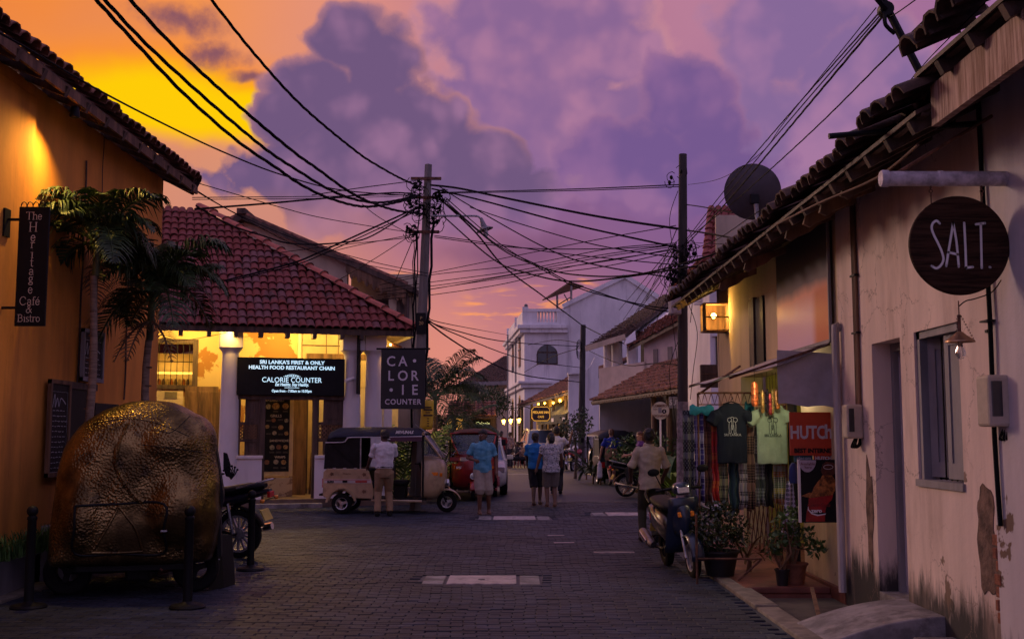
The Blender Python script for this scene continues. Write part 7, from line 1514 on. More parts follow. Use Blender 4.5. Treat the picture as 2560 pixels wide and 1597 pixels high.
# ------------------------------------------------------------------ motorcycles
def make_bike(label, loc, rz, col, lean=0., helmet=False):
 t = thing('motorcycle', label, 'motorcycle', loc, rz); t.rotation_euler = (lean, 0, rz)
 pm = paint('bike ' + label[:10], col)
 for x in (0, 1.25): wheel(t, (x, 0, .29), .29, .085, .215, m_steel, 14)
 MB().tube([(1.25, -.09, .29), (1.0, -.09, .92)], .022, 8).build('fork', m_chrome, t); MB().tube([(1.25, .09, .29), (1.0, .09, .92)], .022, 8).build('fork', m_chrome, t)
 MB().tube(smoothpath([(1.02, 0, .86), (.85, 0, .55), (.70, 0, .32), (.35, 0, .32), (.05, 0, .60), (-.2, 0, .70)]), .024, 8).build('frame', m_black, t, smooth=True)
 for s in (-1, 1): MB().tube([(0, s * .07, .29), (.42, s * .07, .36)], .018, 6).build('swing_arm', m_black, t); MB().tube([(0.02, s * .10, .30), (.08, s * .11, .66)], .028, 8).build('shock', m_chrome, t)
 MB().obox((.62, 0, .42), (.17, 0, 0), (0, .11, 0), (0, 0, .13)).build('engine', m_steel, t, bevel=.03); MB().tube([(.80, 0, .42), (.92, 0, .6)], .075, 10).build('cylinder', m_steel, t)
 b = MB(); b.rings([[V((x, hw * cos(a), zc + hh * sin(a))) for a in [2 * pi * k / 14 for k in range(14)]] for x, hw, zc, hh in ((.40, .06, .76, .05), (.48, .12, .80, .09), (.65, .145, .83, .115), (.82, .13, .84, .115), (.94, .08, .83, .08), (.99, .03, .82, .04))]); b.build('tank', pm, t, smooth=True)
 b = MB(); b.rings([[V((x, hw * cos(a), zc + hh * sin(a))) for a in [2 * pi * k / 12 for k in range(12)]] for x, hw, zc, hh in ((.50, .07, .77, .04), (.36, .11, .765, .055), (.1, .125, .79, .06), (-.15, .12, .835, .055), (-.30, .09, .855, .045), (-.36, .05, .86, .03))]); b.build('seat', m_vinyl, t, smooth=True)
 b = MB(); b.rings([[V((x, hw * cos(a), zc + hh * sin(a))) for a in [2 * pi * k / 10 for k in range(10)]] for x, hw, zc, hh in ((.40, .10, .64, .08), (.1, .11, .68, .075), (-.2, .085, .75, .05), (-.42, .04, .80, .03))]); b.build('tail_panel', pm, t, smooth=True)
 MB().tube(smoothpath([(-.05, -.13, .84), (-.3, -.13, .90), (-.42, -.06, .93), (-.42, .06, .93), (-.3, .13, .90), (-.05, .13, .84)]), .013, 6).build('grab_rail', m_steel, t, smooth=True)
 MB().obox((-.42, 0, .76), (.02, 0, 0), (0, .06, 0), (0, 0, .035)).build('tail_lamp', m_redl, t, bevel=.008)
 for xx, a0, a1 in ((0, 20, 175), (1.25, 15, 150)):
  b = MB(); b.grid([[V((xx + .33 * cos(a), .055 * u, .29 + (.33 - .02 * u * u) * sin(a))) for u in (-1, 0, 1)] for a in [R(x) for x in range(a0, a1, 13)]]); o = b.build('mudguard', m_black if xx == 0 else pm, t, smooth=True); s_ = o.modifiers.new('t', 'SOLIDIFY'); s_.thickness = .008
 MB().obox((-.36, 0, .52), (.008, 0, .0), (0, .10, 0), (.03, 0, .06)).build('number_plate', MATS['plate yellow'], t); MB().tube([(-.40, -.18, .70), (-.40, .18, .70)], .008, 5).build('indicator_stalk', m_black, t)
 for s in (-1, 1): MB().ell((-.40, s * .18, .70), (.03, .03, .025), 8, 6).build('indicator', m_amber, t)
 MB().tube(smoothpath([(.80, -.36, 1.02), (.92, -.2, 1.04), (1.0, -.08, .98), (1.0, .08, .98), (.92, .2, 1.04), (.80, .36, 1.02)]), .014, 6).build('handlebar', m_black, t, smooth=True)
 MB().lathe([(0, -.1), (.07, -.06), (.085, .03), (.075, .05), (0, .06)], (1.07, 0, .88), (1, 0, 0), 16).build('headlamp', m_lens, t, smooth=True)
 for s in (-1, 1): MB().tube([(.90, s * .25, 1.03), (.88, s * .32, 1.2)], .007, 5).build('mirror_stalk', m_black, t); MB().ell((.88, s * .33, 1.23), (.012, .055, .04), 10, 6).build('mirror', m_black, t)
 MB().tube(smoothpath([(.80, -.10, .38), (.65, -.13, .24), (.3, -.14, .24), (-.05, -.16, .30), (-.35, -.17, .36)]), [.02] * 12 + [.045] * 13, 8).build('exhaust', m_chrome, t, smooth=True)
 MB().tube([(.55, .1, .25), (.50, .28, .02)], .011, 6).build('side_stand', m_black, t)
 if helmet:
  h = thing('helmet', 'white helmet resting on the red motorcycle', 'helmet', t.location + V((.15, .6, 1.0))); MB().ell((0, 0, 0), (.13, .14, .13), 16, 10).build('shell', m_white, h, smooth=True); MB().obox((0, -.115, -.03), (.09, 0, 0), (0, .03, 0), (0, 0, .04)).build('visor', m_glass, h, bevel=.02)
 return t
bp_ = gnd(598, 1394); bk_ = make_bike('black motorcycle parked behind the brass elephant', (bp_.x, bp_.y, 0), R(180 - 14), (.012, .014, .03), lean=R(-5)); bk_.scale = (1.1, 1.1, 1.1)
rb = gnd(1433, 1175, 0); make_bike('red motorcycle with a helmet parked by the slim pole', (at(1432, 1160, 49.).x, 49., 0), R(66), (.35, .012, .02), helmet=True)
make_bike('dark motorcycle parked left of the red one by the kiosk', (at(1408, 1160, 49.6).x, 49.6, 0), R(80), (.02, .02, .025))
db = make_bike('black motorcycle with curved chrome behind the man in beige', (at(1560, 1200, 29.5).x, 29.0, 0), R(12), (.012, .012, .016))
# ------------------------------------------------------------------ near scooter
sc_p = gnd(1652, 1410); t = thing('scooter', 'black and blue motor scooter leaning beside the clothes stall', 'scooter', (1.92, 14.0, 0)); t.rotation_euler = (R(5), 0, R(-84))
sblue = paint('metallic blue black', (.014, .026, .055)); sgrey = paint('dark grey plastic', (.014, .014, .017))
wheel(t, (0, 0, .225), .225, .10, .135, m_black, 5); wheel(t, (1.22, 0, .225), .225, .09, .150, m_alloy, 5)
def ringloft(par, nm, m, secs, n_=16, q_=.75):
 b = MB(); rs = []
 for x, y, hw, zc, hh in secs: rs.append([V((x, y + hw * math.copysign(abs(cos(a)) ** q_, cos(a)), zc + hh * math.copysign(abs(sin(a)) ** q_, sin(a)))) for a in [2 * pi * k / n_ for k in range(n_)]])
 b.rings(rs); return b.build(nm, m, par, smooth=True, ang=60)
ringloft(t, 'rear_body', sgrey, ((-.34, 0, .05, .66, .05), (-.26, 0, .10, .64, .11), (-.05, 0, .15, .58, .16), (.20, 0, .155, .54, .17), (.42, 0, .13, .48, .17), (.50, 0, .09, .42, .13)))
ringloft(t, 'side_panel', sblue, ((-.36, 0, .045, .72, .035), (-.2, 0, .135, .70, .06), (.05, 0, .165, .64, .07), (.30, 0, .16, .56, .06), (.46, 0, .11, .50, .04)))
ringloft(t, 'seat', m_vinyl, ((-.22, 0, .08, .80, .03), (-.12, 0, .135, .80, .055), (.15, 0, .15, .77, .055), (.42, 0, .12, .74, .05), (.52, 0, .06, .72, .03)))
MB().tube(smoothpath([(-.02, -.15, .77), (-.26, -.14, .86), (-.40, -.07, .90), (-.40, .07, .90), (-.26, .14, .86), (-.02, .15, .77)]), .017, 8).build('grab_rail', m_black, t, smooth=True)
MB().box(.46, .86, -.15, .15, .25, .30).build('floorboard', m_black, t, bevel=.02)
b = MB(); b.grid([[V((.86 + .20 * v + .05 * (1 - u * u), (.23 - .06 * v) * u, .26 + .62 * v)) for u in (-1, -.6, -.2, .2, .6, 1)] for v in (0, .2, .4, .6, .8, 1)]); o = b.build('leg_shield', sblue, t, smooth=True); s_ = o.modifiers.new('t', 'SOLIDIFY'); s_.thickness = .035
ringloft(t, 'nose_panel', sblue, ((.96, 0, .12, .5, .06), (1.02, 0, .14, .60, .14), (1.06, 0, .10, .62, .20), (1.12, 0, .05, .64, .12)))
MB().obox((1.11, -.07, .70), (.012, -.01, 0), (0, .022, 0), (-.012, .0, .03)).build('front_indicator', m_amber, t, bevel=.01); MB().obox((1.11, .07, .70), (.012, .01, 0), (0, .022, 0), (-.012, .0, .03)).build('front_indicator', m_amber, t, bevel=.01)
ringloft(t, 'handlebar_cowl', sblue, ((.93, 0, .06, .98, .04), (1.0, 0, .11, .99, .07), (1.07, 0, .10, .98, .07), (1.11, 0, .06, .97, .05))); MB().obox((1.105, 0, .975), (.012, 0, 0), (0, .07, 0), (-.01, 0, .04)).build('headlamp', m_lens, t, bevel=.015)
MB().tube([(.90, -.27, .97), (.98, -.1, .99), (.98, .1, .99), (.90, .27, .97)], .017, 8).build('handlebar', m_black, t)
for s in (-1, 1): MB().tube([(.96, s * .2, .98), (.95, s * .27, 1.16)], .007, 6).build('mirror_stalk', m_black, t); MB().ell((.95, s * .29, 1.19), (.015, .07, .045), 12, 8).build('mirror', m_black, t, smooth=True)
b = MB(); b.grid([[V((1.22 + .27 * cos(a), .075 * u, .235 + (.265 - .03 * u * u) * sin(a))) for u in (-1, -.5, 0, .5, 1)] for a in [R(x) for x in range(-5, 175, 15)]]); o = b.build('front_mudguard', sblue, t, smooth=True); s_ = o.modifiers.new('t', 'SOLIDIFY'); s_.thickness = .012
for s in (-1, 1): MB().tube([(1.22, s * .07, .225), (1.02, s * .06, .62)], .018, 8).build('fork', m_steel, t)
MB().tube([(.35, -.12, .25), (.12, -.17, .27)], .02, 6).build('exhaust_pipe', m_black, t); MB().tube([(.16, -.19, .28), (.10, -.2, .29), (-.28, -.21, .40), (-.32, -.21, .41)], [.04, .055, .058, .045], 12).build('muffler', mat('dull exhaust steel', (.16, .15, .16), .4, .8, var=.3, scale=12), t, smooth=True); MB().obox((-.10, -.262, .35), (.16, 0, -.045), (0, .008, 0), (.006, 0, .035)).build('muffler_guard', m_chrome, t, bevel=.006)
MB().obox((.12, .10, .27), (.22, 0, 0), (0, .06, 0), (0, 0, .09)).build('engine_case', m_black, t, bevel=.03); MB().obox((-.40, 0, .58), (.02, 0, 0), (0, .08, 0), (.01, 0, .05)).build('tail_lamp', m_redl, t, bevel=.01); MB().obox((-.40, 0, .44), (.006, 0, 0), (0, .09, 0), (.02, 0, .05)).build('number_plate', MATS['plate yellow'], t)
MB().tube([(.40, .10, .22), (.42, .28, -.0)], .012, 6).build('side_stand', m_steel, t)
# ------------------------------------------------------------------ cars
def make_car(label, loc, rz, pm, L, W, H, belt, suv, cat='car', nm='car'):
 t = thing(nm, label, cat, loc, rz); h2 = W / 2; wr = .36 if suv else .30; zb = .24
 # x=0 front bumper, +x rearwards in local; nose toward -x
 if suv: pr = [(0, .45, .70), (.06, .34, .92), (.25, .30, 1.04), (1.05, .28, 1.12), (1.3, .28, belt), (L - .5, .28, belt + .03), (L - .08, .32, belt - .02), (L, .45, .85)]
 else: pr = [(0, .40, .60), (.06, .28, .72), (.3, .24, .84), (.95, .22, .93), (1.2, .22, belt), (L - .5, .22, belt + .04), (L - .06, .28, belt - .02), (L, .40, .75)]
 b = MB(); rs = []
 for x, z0, z1 in pr:
  wq = h2 * (.80 if x < .03 or x > L - .02 else .93 if x < .2 or x > L - .2 else 1.)
  rs.append([V((x, wq * u, z)) for u, z in ((-.82, z0), (-.98, z0 + .08), (-1, (z0 + z1) / 2), (-.985, z1 - .10), (-.9, z1 - .02), (-.5, z1 + .012), (0, z1 + .02), (.5, z1 + .012), (.9, z1 - .02), (.985, z1 - .10), (1, (z0 + z1) / 2), (.98, z0 + .08), (.82, z0))])
 b.rings(rs); body = b.build('body', pm, t, smooth=True, ang=55)
 xs = (1.0, 1.55, L * .62, L - .62 if not suv else L - .42, L - .12) if not suv else (1.15, 1.75, L * .6, L - .45, L - .1)
 zt = H - .05; gr = []
 for x, z, k in ((xs[0], belt - .06, .92), (xs[1], zt - .03, .76), (xs[2], zt + .03, .76), (xs[3], zt - .03, .75), (xs[4], belt, .88)):
  gr.append([V((x, h2 * k * u, z + .02 * (1 - u * u))) for u in (-1, -.5, 0, .5, 1)])
 b = MB(); b.grid([r0[::-1] for r0 in gr[1:4]]); o = b.build('roof', pm, t, smooth=True); s_ = o.modifiers.new('t', 'SOLIDIFY'); s_.thickness = .05
 MB().grid([r0[::-1] for r0 in gr[0:2]]).build('windscreen', mat('sky-sheen car glass', (.12, .16, .26), .08, .45, var=0, bump=0, spec=.8), t, smooth=True); MB().grid([r0[::-1] for r0 in gr[3:5]]).build('rear_window', m_glass, t, smooth=True)  # bluish sky reflection is put into the windscreen colour
 for s in (-1, 1):
  j = 0 if s < 0 else 4; side = [gr[k][j] for k in range(5)]; bot = [V((side[4].x, s * h2 * .97, belt)), V((side[0].x, s * h2 * .97, belt))]
  MB().solid([side[0], side[1], side[2], side[3], side[4]] + [V((side[4].x, s * h2 * .93, belt - .03)), V((side[0].x, s * h2 * .93, belt - .06))], (0, s * -.02, 0)).build('side_glass', m_glass, t)
  MB().tube([side[0], side[1], side[2], side[3], side[4]], .035, 6).build('roof_pillar', pm, t, smooth=True); m_ = (side[1] + side[3]) / 2; MB().beam(V((m_.x, s * h2 * .775, zt - .02)), V((m_.x, s * h2 * .95, belt - .02)), .09, .03).build('door_pillar', pm, t)
  if suv: MB().tube([side[1] + V((.1, 0, .05)), side[2] + V((0, 0, .06)), side[3] + V((-.1, 0, .05))], .02, 6).build('roof_rail', m_steel, t)
  MB().obox((.12, s * h2 * .72, .68 if not suv else .86), (.08, -s * .03, 0), (.02, .15, 0), (0, 0, .075)).build('headlamp', m_lens, t, bevel=.02); MB().obox((L - .04, s * h2 * .8, belt - .22), (.03, 0, 0), (0, .1, 0), (0, 0, .14)).build('tail_lamp', m_redl, t, bevel=.02)
  MB().obox((xs[0] + .28, s * (h2 + .08), belt + .04), (.05, 0, 0), (0, .09, 0), (0, 0, .06)).build('mirror', pm, t, bevel=.02)
  for x in (.78, L - .78): wheel(t, (x, s * (h2 - .09), wr), wr, .20, wr * .62, spokes=6)
  MB().box(xs[1] + .25, xs[1] + .42, s * h2 - .01, s * h2 + .02, belt - .16, belt - .13).build('door_handle', m_chrome, t)
 MB().box(-.02, .05, -h2 * .55, h2 * .55, .38, .56).build('grille', m_black, t, bevel=.01); MB().box(-.03, .0, -.22, .22, .34, .45).build('number_plate', MATS['plate yellow'], t)
 return t
wc = at(1268, 1200, 29.6); make_car('white car half hidden behind the maroon three wheeler', (wc.x - .82, 29.2, 0), R(90), paint('white car paint', (.62, .60, .60)), 3.8, 1.62, 1.5, .95, False)
sv = at(1366, 1150, 57.); make_car('silver sport utility car parked by the cafe facing the camera', (sv.x, 57.0, 0), R(90 + 6), paint('silver car paint', (.52, .50, .54)), 4.5, 1.8, 1.86, 1.16, True)
# ================================================================== people
skins = {'tan': mat('brown skin', (.16, .075, .045), .55, var=.12, scale=12, bump=.05), 'dark': mat('dark brown skin', (.085, .042, .028), .55, var=.12, scale=12, bump=.05), 'pale': mat('fair skin', (.42, .22, .15), .55, var=.1, scale=12, bump=.05)}
hairs = {'black': mat('black hair', (.010, .008, .008), .5, var=.4, scale=60, bump=.5, bscale=90), 'red': mat('auburn hair', (.10, .03, .012), .5, var=.4, scale=60, bump=.5, bscale=90), 'fair': mat('short fair hair', (.16, .075, .04), .6, var=.3, scale=60, bump=.3)}
def cloth(nm, c, var=.12, **k): return mat(nm, c, .88, var=var, scale=9, bump=.25, bscale=160, bdist=.003, **k)
def ringz(z, rx, ry, cx=0., cy=0., n=18): return [V((cx + rx * cos(2 * pi * k / n), cy + ry * sin(2 * pi * k / n), z)) for k in range(n)]
def limb(b, pts, rad, n=12):
 b.tube(pts, rad, n); b.ell(pts[0], rad[0] * .99, n, 8); b.ell(pts[-1], rad[-1] * .99, n, 8)
def person(label, loc, rz, H=1.7, skin='tan', hair='black', shirt=None, trousers=None, shorts=None, feet=((-.10, 0, 0), (.10, 0, 0)), hips=(0, 0), arms=None, head=(0, 0), fine=.0095, build=1., hairlen=0, female=False, shoes=None, bag=None, shirt_hem=.50, sleeve=.62, knees=None, seated=0., group=None, face=True, collar=False, short_len=.30, fit=1., belt=False):
 """local frame: +y is the way the person faces; feet=(x, y, lift); arms=((elbow),(hand)) offsets from the shoulder"""
 t = thing('person', label, 'person', loc, rz, group); k = H / 1.7; w = build
 hz = .52 * H - seated; hx, hy = hips; sh = .815 * H - seated; fm = .9 if female else 1.
 hipc = V((hx, hy, hz)); shw = .175 * k * w * fm
 S = [V((hx - shw, hy, sh)), V((hx + shw, hy, sh))]
 b = MB()
 # torso
 T = [(hz - .07 * k, .13, .10), (hz, .158, .115), (hz + .10 * k, .140 if not female else .128, .105), (hz + .2 * k, .146 if not female else .132, .11), (hz + .34 * k, .168 * fm, .12), (sh - .03 * k, .178 * fm, .10), (sh + .02 * k, .14 * fm, .085), (sh + .06 * k, .07, .07)]
 b.rings([ringz(z, a * k * w, c * k * w, hx, hy) for z, a, c in T])
 hd = V((hx, hy + .012, H * .932 - seated)); hr = .118 * k; yaw, tilt = head
 b.tube([V((hx, hy, sh + .02 * k)), V((hx, hy + .008, sh + .1 * k)), hd + V((0, 0, -.05 * k))], [.062 * k, .055 * k, .055 * k], 12)
 HM = Matrix.Translation(hd) @ Matrix.Rotation(yaw, 4, 'Z') @ Matrix.Rotation(tilt, 4, 'X')
 h = MB(); h.rings([ringz(z * k, a * k, c * k, 0, y * k, 16) for z, a, c, y in ((-.118, .028, .03, .055), (-.105, .045, .055, .035), (-.07, .062, .078, .012), (-.02, .072, .09, .0), (.03, .077, .097, -.004), (.07, .070, .09, -.01), (.10, .045, .06, -.012), (.115, .015, .02, -.012))])
 h.ell((0, .098 * k, -.015 * k), (.014 * k, .022 * k, .026 * k), 8, 6); h.ell((0, .088 * k, -.065 * k), (.026 * k, .012 * k, .012 * k), 8, 6)
 for s in (-1, 1): h.ell((s * .077 * k, -.005, -.01 * k), (.012 * k, .022 * k, .034 * k), 8, 6); h.ell((s * .03 * k, .083 * k, .022 * k), (.022 * k, .012 * k, .01 * k), 8, 6)
 b.add([HM @ V(v) for v in h.v], h.f)
 # legs
 LG = []
 for i, s in enumerate((-1, 1)):
  fx, fy, fl = feet[i]; hip = V((hx + s * .085 * k * w, hy, hz - .02 * k)); ank = V((fx, fy, .085 * k + fl))
  if knees: kn = V(knees[i])
  else:
   m_ = hip.lerp(ank, .5); need = .245 * H; d = (ank - hip).length / 2; off = sqrt(max(0, need * need - d * d)); kn = m_ + V((0, min(off, .2), 0))
  LG.append((hip, kn, ank))
  b.tube([hip + V((0, 0, .03)), hip.lerp(kn, .35), kn, kn.lerp(ank, .3), ank + V((0, 0, .03)), ank], [.095 * k * w, .083 * k * w, .056 * k, .056 * k, .037 * k, .037 * k], 12); b.ell(kn, .056 * k, 10, 8)
  toe = 0.0 if fl < .02 else -fl * .8
  b.rings([[V((fx + q_ * .042 * k * cos(a), y, max(.004, .0 + fl + dz_ + zc + zh * sin(a)))) for a in [2 * pi * j / 12 for j in range(12)]] for y, q_, zc, zh, dz_ in ((fy - .075 * k, .6, .04, .03, 0), (fy - .04 * k, .85, .05, .05, 0), (fy + .03 * k, .9, .045, .045, toe * .3), (fy + .11 * k, 1.05, .03, .028, toe * .7), (fy + .17 * k, .8, .022, .018, toe), (fy + .185 * k, .4, .018, .01, toe))])
 # arms and hands
 AR = []
 arms = arms or (((-.06, 0, -.28), (-.05, .06, -.53)), ((.06, 0, -.28), (.05, .06, -.53)))
 for i, s in enumerate((-1, 1)):
  sp = S[i] + V((s * .012, 0, -.02)); eb = S[i] + V(arms[i][0]) * k; wr = S[i] + V(arms[i][1]) * k; AR.append((sp, eb, wr))
  b.tube([sp, sp.lerp(eb, .4), eb, eb.lerp(wr, .35), wr], [.056 * k * w, .048 * k * w, .039 * k, .039 * k, .026 * k], 12); b.ell(eb, .039 * k, 10, 8); b.ell(sp, .056 * k * w, 10, 8)
  d = (wr - eb).normalized(); sd_ = d.cross(V((s, .35, 0))).normalized(); nn = sd_.cross(d).normalized()
  palm = wr + d * .05 * k; b.tube([wr, wr + d * .035 * k, wr + d * .09 * k], [.026 * k, .034 * k, .036 * k], 10, sq=1.)
  cd_ = (d + nn * (-.12 * s)).normalized(); L = (.062, .072, .068, .052)
  for j in range(4):
   b0 = wr + d * .085 * k + sd_ * ((j - 1.5) * .0185 * k); curl = (d + V((0, .25, -.1))).normalized()
   b.tube([b0, b0 + d * L[j] * .5 * k, b0 + d * L[j] * .5 * k + curl * L[j] * .55 * k], [.0095 * k, .009 * k, .008 * k], 7)
  tb = wr + d * .03 * k + sd_ * .028 * k; b.tube([tb, tb + (d + sd_ * .9).normalized() * .035 * k, tb + (d * 1.3 + sd_ * .8).normalized() * .065 * k], [.012 * k, .011 * k, .009 * k], 7)
 me = vox(b, fine, 2, name='body', mats=skins[skin]); link('body', me, t)
 # clothes
 if shirt:
  c = MB(); z0 = hz - (.52 - shirt_hem) * H; fl_ = 1.16 * fit; R_ = []
  for z, a, q_ in [(z0, .168, .128), (hz + .02, .170, .130), (hz + .12 * k, .158 if not female else .146, .122), (hz + .24 * k, .164 if not female else .150, .126), (hz + .36 * k, .178 * fm, .130), (sh - .02 * k, .186 * fm, .112), (sh + .025 * k, .15 * fm, .096), (sh + .055 * k, .082, .082), (sh + .075 * k, .070, .072)]:
   if z >= z0 - .001: R_.append(ringz(z, a * k * w * fl_ * .95, q_ * k * w * fl_ * .97, hx, hy))
  c.rings(R_)
  for i, (sp, eb, wr) in enumerate(AR):
   pts = [sp + V((0, 0, .0)), sp.lerp(eb, .4), sp.lerp(eb, min(1, sleeve * 1.25))]; rd = [.072 * k * w, .067 * k * w, .072 * k * w]
   if sleeve > 1: pts += [eb.lerp(wr, sleeve - 1)]; rd += [.055 * k]
   c.tube(pts, rd, 12); c.ell(sp, .074 * k * w, 12, 8)
  if collar: c.tube([V((hx + .073 * k * cos(a), hy + .075 * k * sin(a), sh + .085 * k + .01 * sin(a))) for a in [2 * pi * j / 14 for j in range(15)]], .016 * k, 6)
  link('shirt', vox(c, fine * 1.15, 2, .015, 6.5, (1, 1, 1.7), 'shirt', shirt), t)
 for m_, frac, fl_ in ((trousers, 1., 1.), (shorts, None, 1.)):
  if not m_: continue
  c = MB(); c.rings([ringz(z, a * k * w, q_ * k * w, hx, hy) for z, a, q_ in ((hz - .13 * k, .13, .11), (hz - .07 * k, .165, .125), (hz, .170, .128), (hz + .07 * k, .158, .122), (hz + .10 * k, .152, .118))])
  for hip, kn, ank in LG:
   if frac: c.tube([hip + V((0, 0, .02)), hip.lerp(kn, .5), kn, kn.lerp(ank, .5), ank + V((0, -.005, .0))], [.112 * k * w, .098 * k * w, .078 * k * w, .072 * k * w, .070 * k], 12)
   else: e_ = hip.lerp(kn, min(1., short_len * 3)); c.tube([hip + V((0, 0, .02)), hip.lerp(e_, .5), e_] + ([kn.lerp(ank, .15)] if short_len > .33 else []), [.115 * k * w, .108 * k * w, .10 * k * w] + ([.088 * k] if short_len > .33 else []), 12)
  link('trousers' if frac else 'shorts', vox(c, fine * 1.15, 2, .008, 6.0, (1, 1, 1.), 'trousers', m_), t)
  if belt: MB().tube([V((hx + .160 * k * w * cos(a), hy + .124 * k * w * sin(a), hz + .085 * k)) for a in [2 * pi * j / 18 for j in range(19)]], .017, 6).build('belt', m_black, t)
 # hair
 c = MB(); c.rings([ringz(z * k, a * k, q_ * k, 0, y * k, 16) for z, a, q_, y in ((-.055, .05, .04, -.062), (-.03, .072, .058, -.045), (.01, .084, .085, -.024), (.05, .087, .102, -.008), (.085, .078, .096, -.006), (.115, .052, .066, -.01), (.13, .018, .024, -.012))])
 if hairlen: c.tube([V((0, -.05, .03)) * k, V((0, -.075, -.06)) * k, V((0, -.07, -.06 - hairlen)) * k], [.085 * k, .075 * k, .05 * k], 12)
 c2 = MB(); c2.add([HM @ V(v) for v in c.v], c.f); link('hair', vox(c2, fine, 1, .010 if hair == 'black' else .004, 26., name='hair', mats=hairs[hair]), t)
 if face:
  for s in (-1, 1):
   MB().ell(HM @ V((s * .031 * k, .090 * k, .008 * k)), .0095 * k, 8, 6).build('eye', m_white, t); MB().ell(HM @ V((s * .031 * k, .0965 * k, .008 * k)), .005 * k, 8, 6).build('iris', m_black, t)
   e_ = [HM @ V((s * x * k, .0985 * k - abs(x - .03) * .25, z * k)) for x, z in ((.012, .028), (.03, .034), (.05, .026))]; MB().tube(e_, .0042 * k, 5).build('eyebrow', hairs['black'], t)
  MB().tube([HM @ V((x * k, (.100 - abs(x) * .35) * k, -.066 * k)) for x in (-.024, 0, .024)], .004 * k, 5).build('lips', mat('lip', (.13, .04, .03), .5, bump=0), t)
  if face == 'beard': c = MB(); c.rings([ringz(z * k, a * k, q_ * k, 0, y * k, 14) for z, a, q_, y in ((-.125, .03, .03, .052), (-.10, .052, .06, .034), (-.075, .066, .078, .014), (-.055, .05, .06, .022))]); c2 = MB(); c2.add([HM @ V(v) for v in c.v], c.f); link('beard', vox(c2, .006, 1, .003, 40., name='beard', mats=hairs['black']), t); MB().tube([HM @ V((x * k, (.104 - abs(x) * .4) * k, -.05 * k)) for x in (-.028, 0, .028)], .006 * k, 6).build('moustache', hairs['black'], t)
 if shoes:
  for i in (0, 1):
   fx, fy, fl = feet[i]
   if shoes == 'sandal': MB().box(fx - .045, fx + .045, fy - .08, fy + .18, max(.0, fl - .012), max(.004, fl + .004)).build('sandal', m_woodl, t, bevel=.004); MB().tube([V((fx - .043, fy + .06, fl + .02)), V((fx, fy + .10, fl + .062)), V((fx + .043, fy + .06, fl + .02))], .007, 5).build('strap', m_wood, t)
   else:
    c = MB(); toe = 0. if fl < .02 else -fl * .8
    c.rings([[V((fx + q_ * .05 * k * cos(a), y, max(.0, fl + zc + dz_ + zh * sin(a)))) for a in [2 * pi * j / 12 for j in range(12)]] for y, q_, zc, zh, dz_ in ((fy - .085, .6, .05, .045, 0), (fy - .05, .95, .05, .055, 0), (fy + .03, 1., .045, .05, toe * .3), (fy + .11, 1.05, .035, .036, toe * .7), (fy + .18, .85, .026, .026, toe), (fy + .205, .4, .02, .014, toe))]); c.build('shoe', shoes, t, smooth=True)
 return t, AR
def ground_at(px, py): p_ = gnd(px, py); return V((p_.x, p_.y, 0))
c_white = cloth('white shirt cotton', (.62, .60, .64)); c_khaki = cloth('khaki twill', (.27, .18, .10)); c_blue = cloth('faded blue shirt', (.06, .26, .42), col2=(.13, .36, .50)); c_stone = cloth('stone cotton', (.30, .25, .20)); c_bright = cloth('bright blue polo', (.012, .16, .45)); c_dark = cloth('dark cotton', (.016, .016, .022)); c_royal = cloth('royal blue jersey', (.012, .035, .30)); c_beige = cloth('cream linen', (.52, .42, .30)); c_olive = cloth('dark olive trousers', (.045, .040, .022)); c_grey = cloth('grey brown cotton', (.17, .15, .13))
c_print = cloth('grey leaf print', (.46, .46, .48), var=0); nt = c_print.node_tree; q = NG(nt); p = nt.nodes['Principled BSDF']; nt.links.new(q.mix(q.mr(q.noise(q.n('ShaderNodeNewGeometry').outputs['Position'], 34., 3., .6, dist=1.2), .52, .56), (.52, .51, .53), (.10, .11, .13)), p.inputs['Base Color'])
c_plaid = cloth('plaid shirt', (.30, .20, .17), var=.6); c_redt = cloth('red shirt', (.28, .02, .02)); c_purple = cloth('purple print blouse', (.10, .03, .16), var=.5)
# man at the cream three wheeler, seen from behind
p_ = ground_at(957, 1290); person('man in white shirt and khaki trousers leaning into the cream three wheeler', p_, R(12), 1.68, 'dark', 'black', c_white, c_khaki, feet=((-.11, -.02, 0), (.14, .02, 0)), hips=(.02, 0), arms=(((-.10, .10, -.26), (-.13, .28, -.40)), ((.05, .14, -.25), (-.02, .34, -.30))), head=(.5, 0), shoes=m_vinyl, collar=True, face=False, shirt_hem=.556, belt=True)
p_ = ground_at(1206, 1284); person('man in faded blue shirt and shorts standing before the maroon three wheeler', p_, R(180 + 8), 1.69, 'tan', 'black', c_blue, None, c_stone, feet=((-.13, -.02, 0), (.07, .10, 0)), arms=(((-.10, -.02, -.27), (-.10, .06, -.52)), ((.13, -.02, -.25), (.0, .22, -.30))), head=(-.62, -.05), shoes='sandal', collar=True, face='beard', short_len=.36, shirt_hem=.49, fit=1.03)
p_ = ground_at(1339, 1262); person('man in bright blue polo and dark shorts walking beside the woman', p_, R(-12), 1.63, 'dark', 'black', c_bright, None, c_dark, feet=((-.02, -.14, .0), (.06, .20, 0)), arms=(((-.05, .02, -.27), (-.02, .16, -.48)), ((.06, -.02, -.27), (.05, .02, -.52))), head=(-.35, 0), shoes='sandal', face=False, short_len=.34)
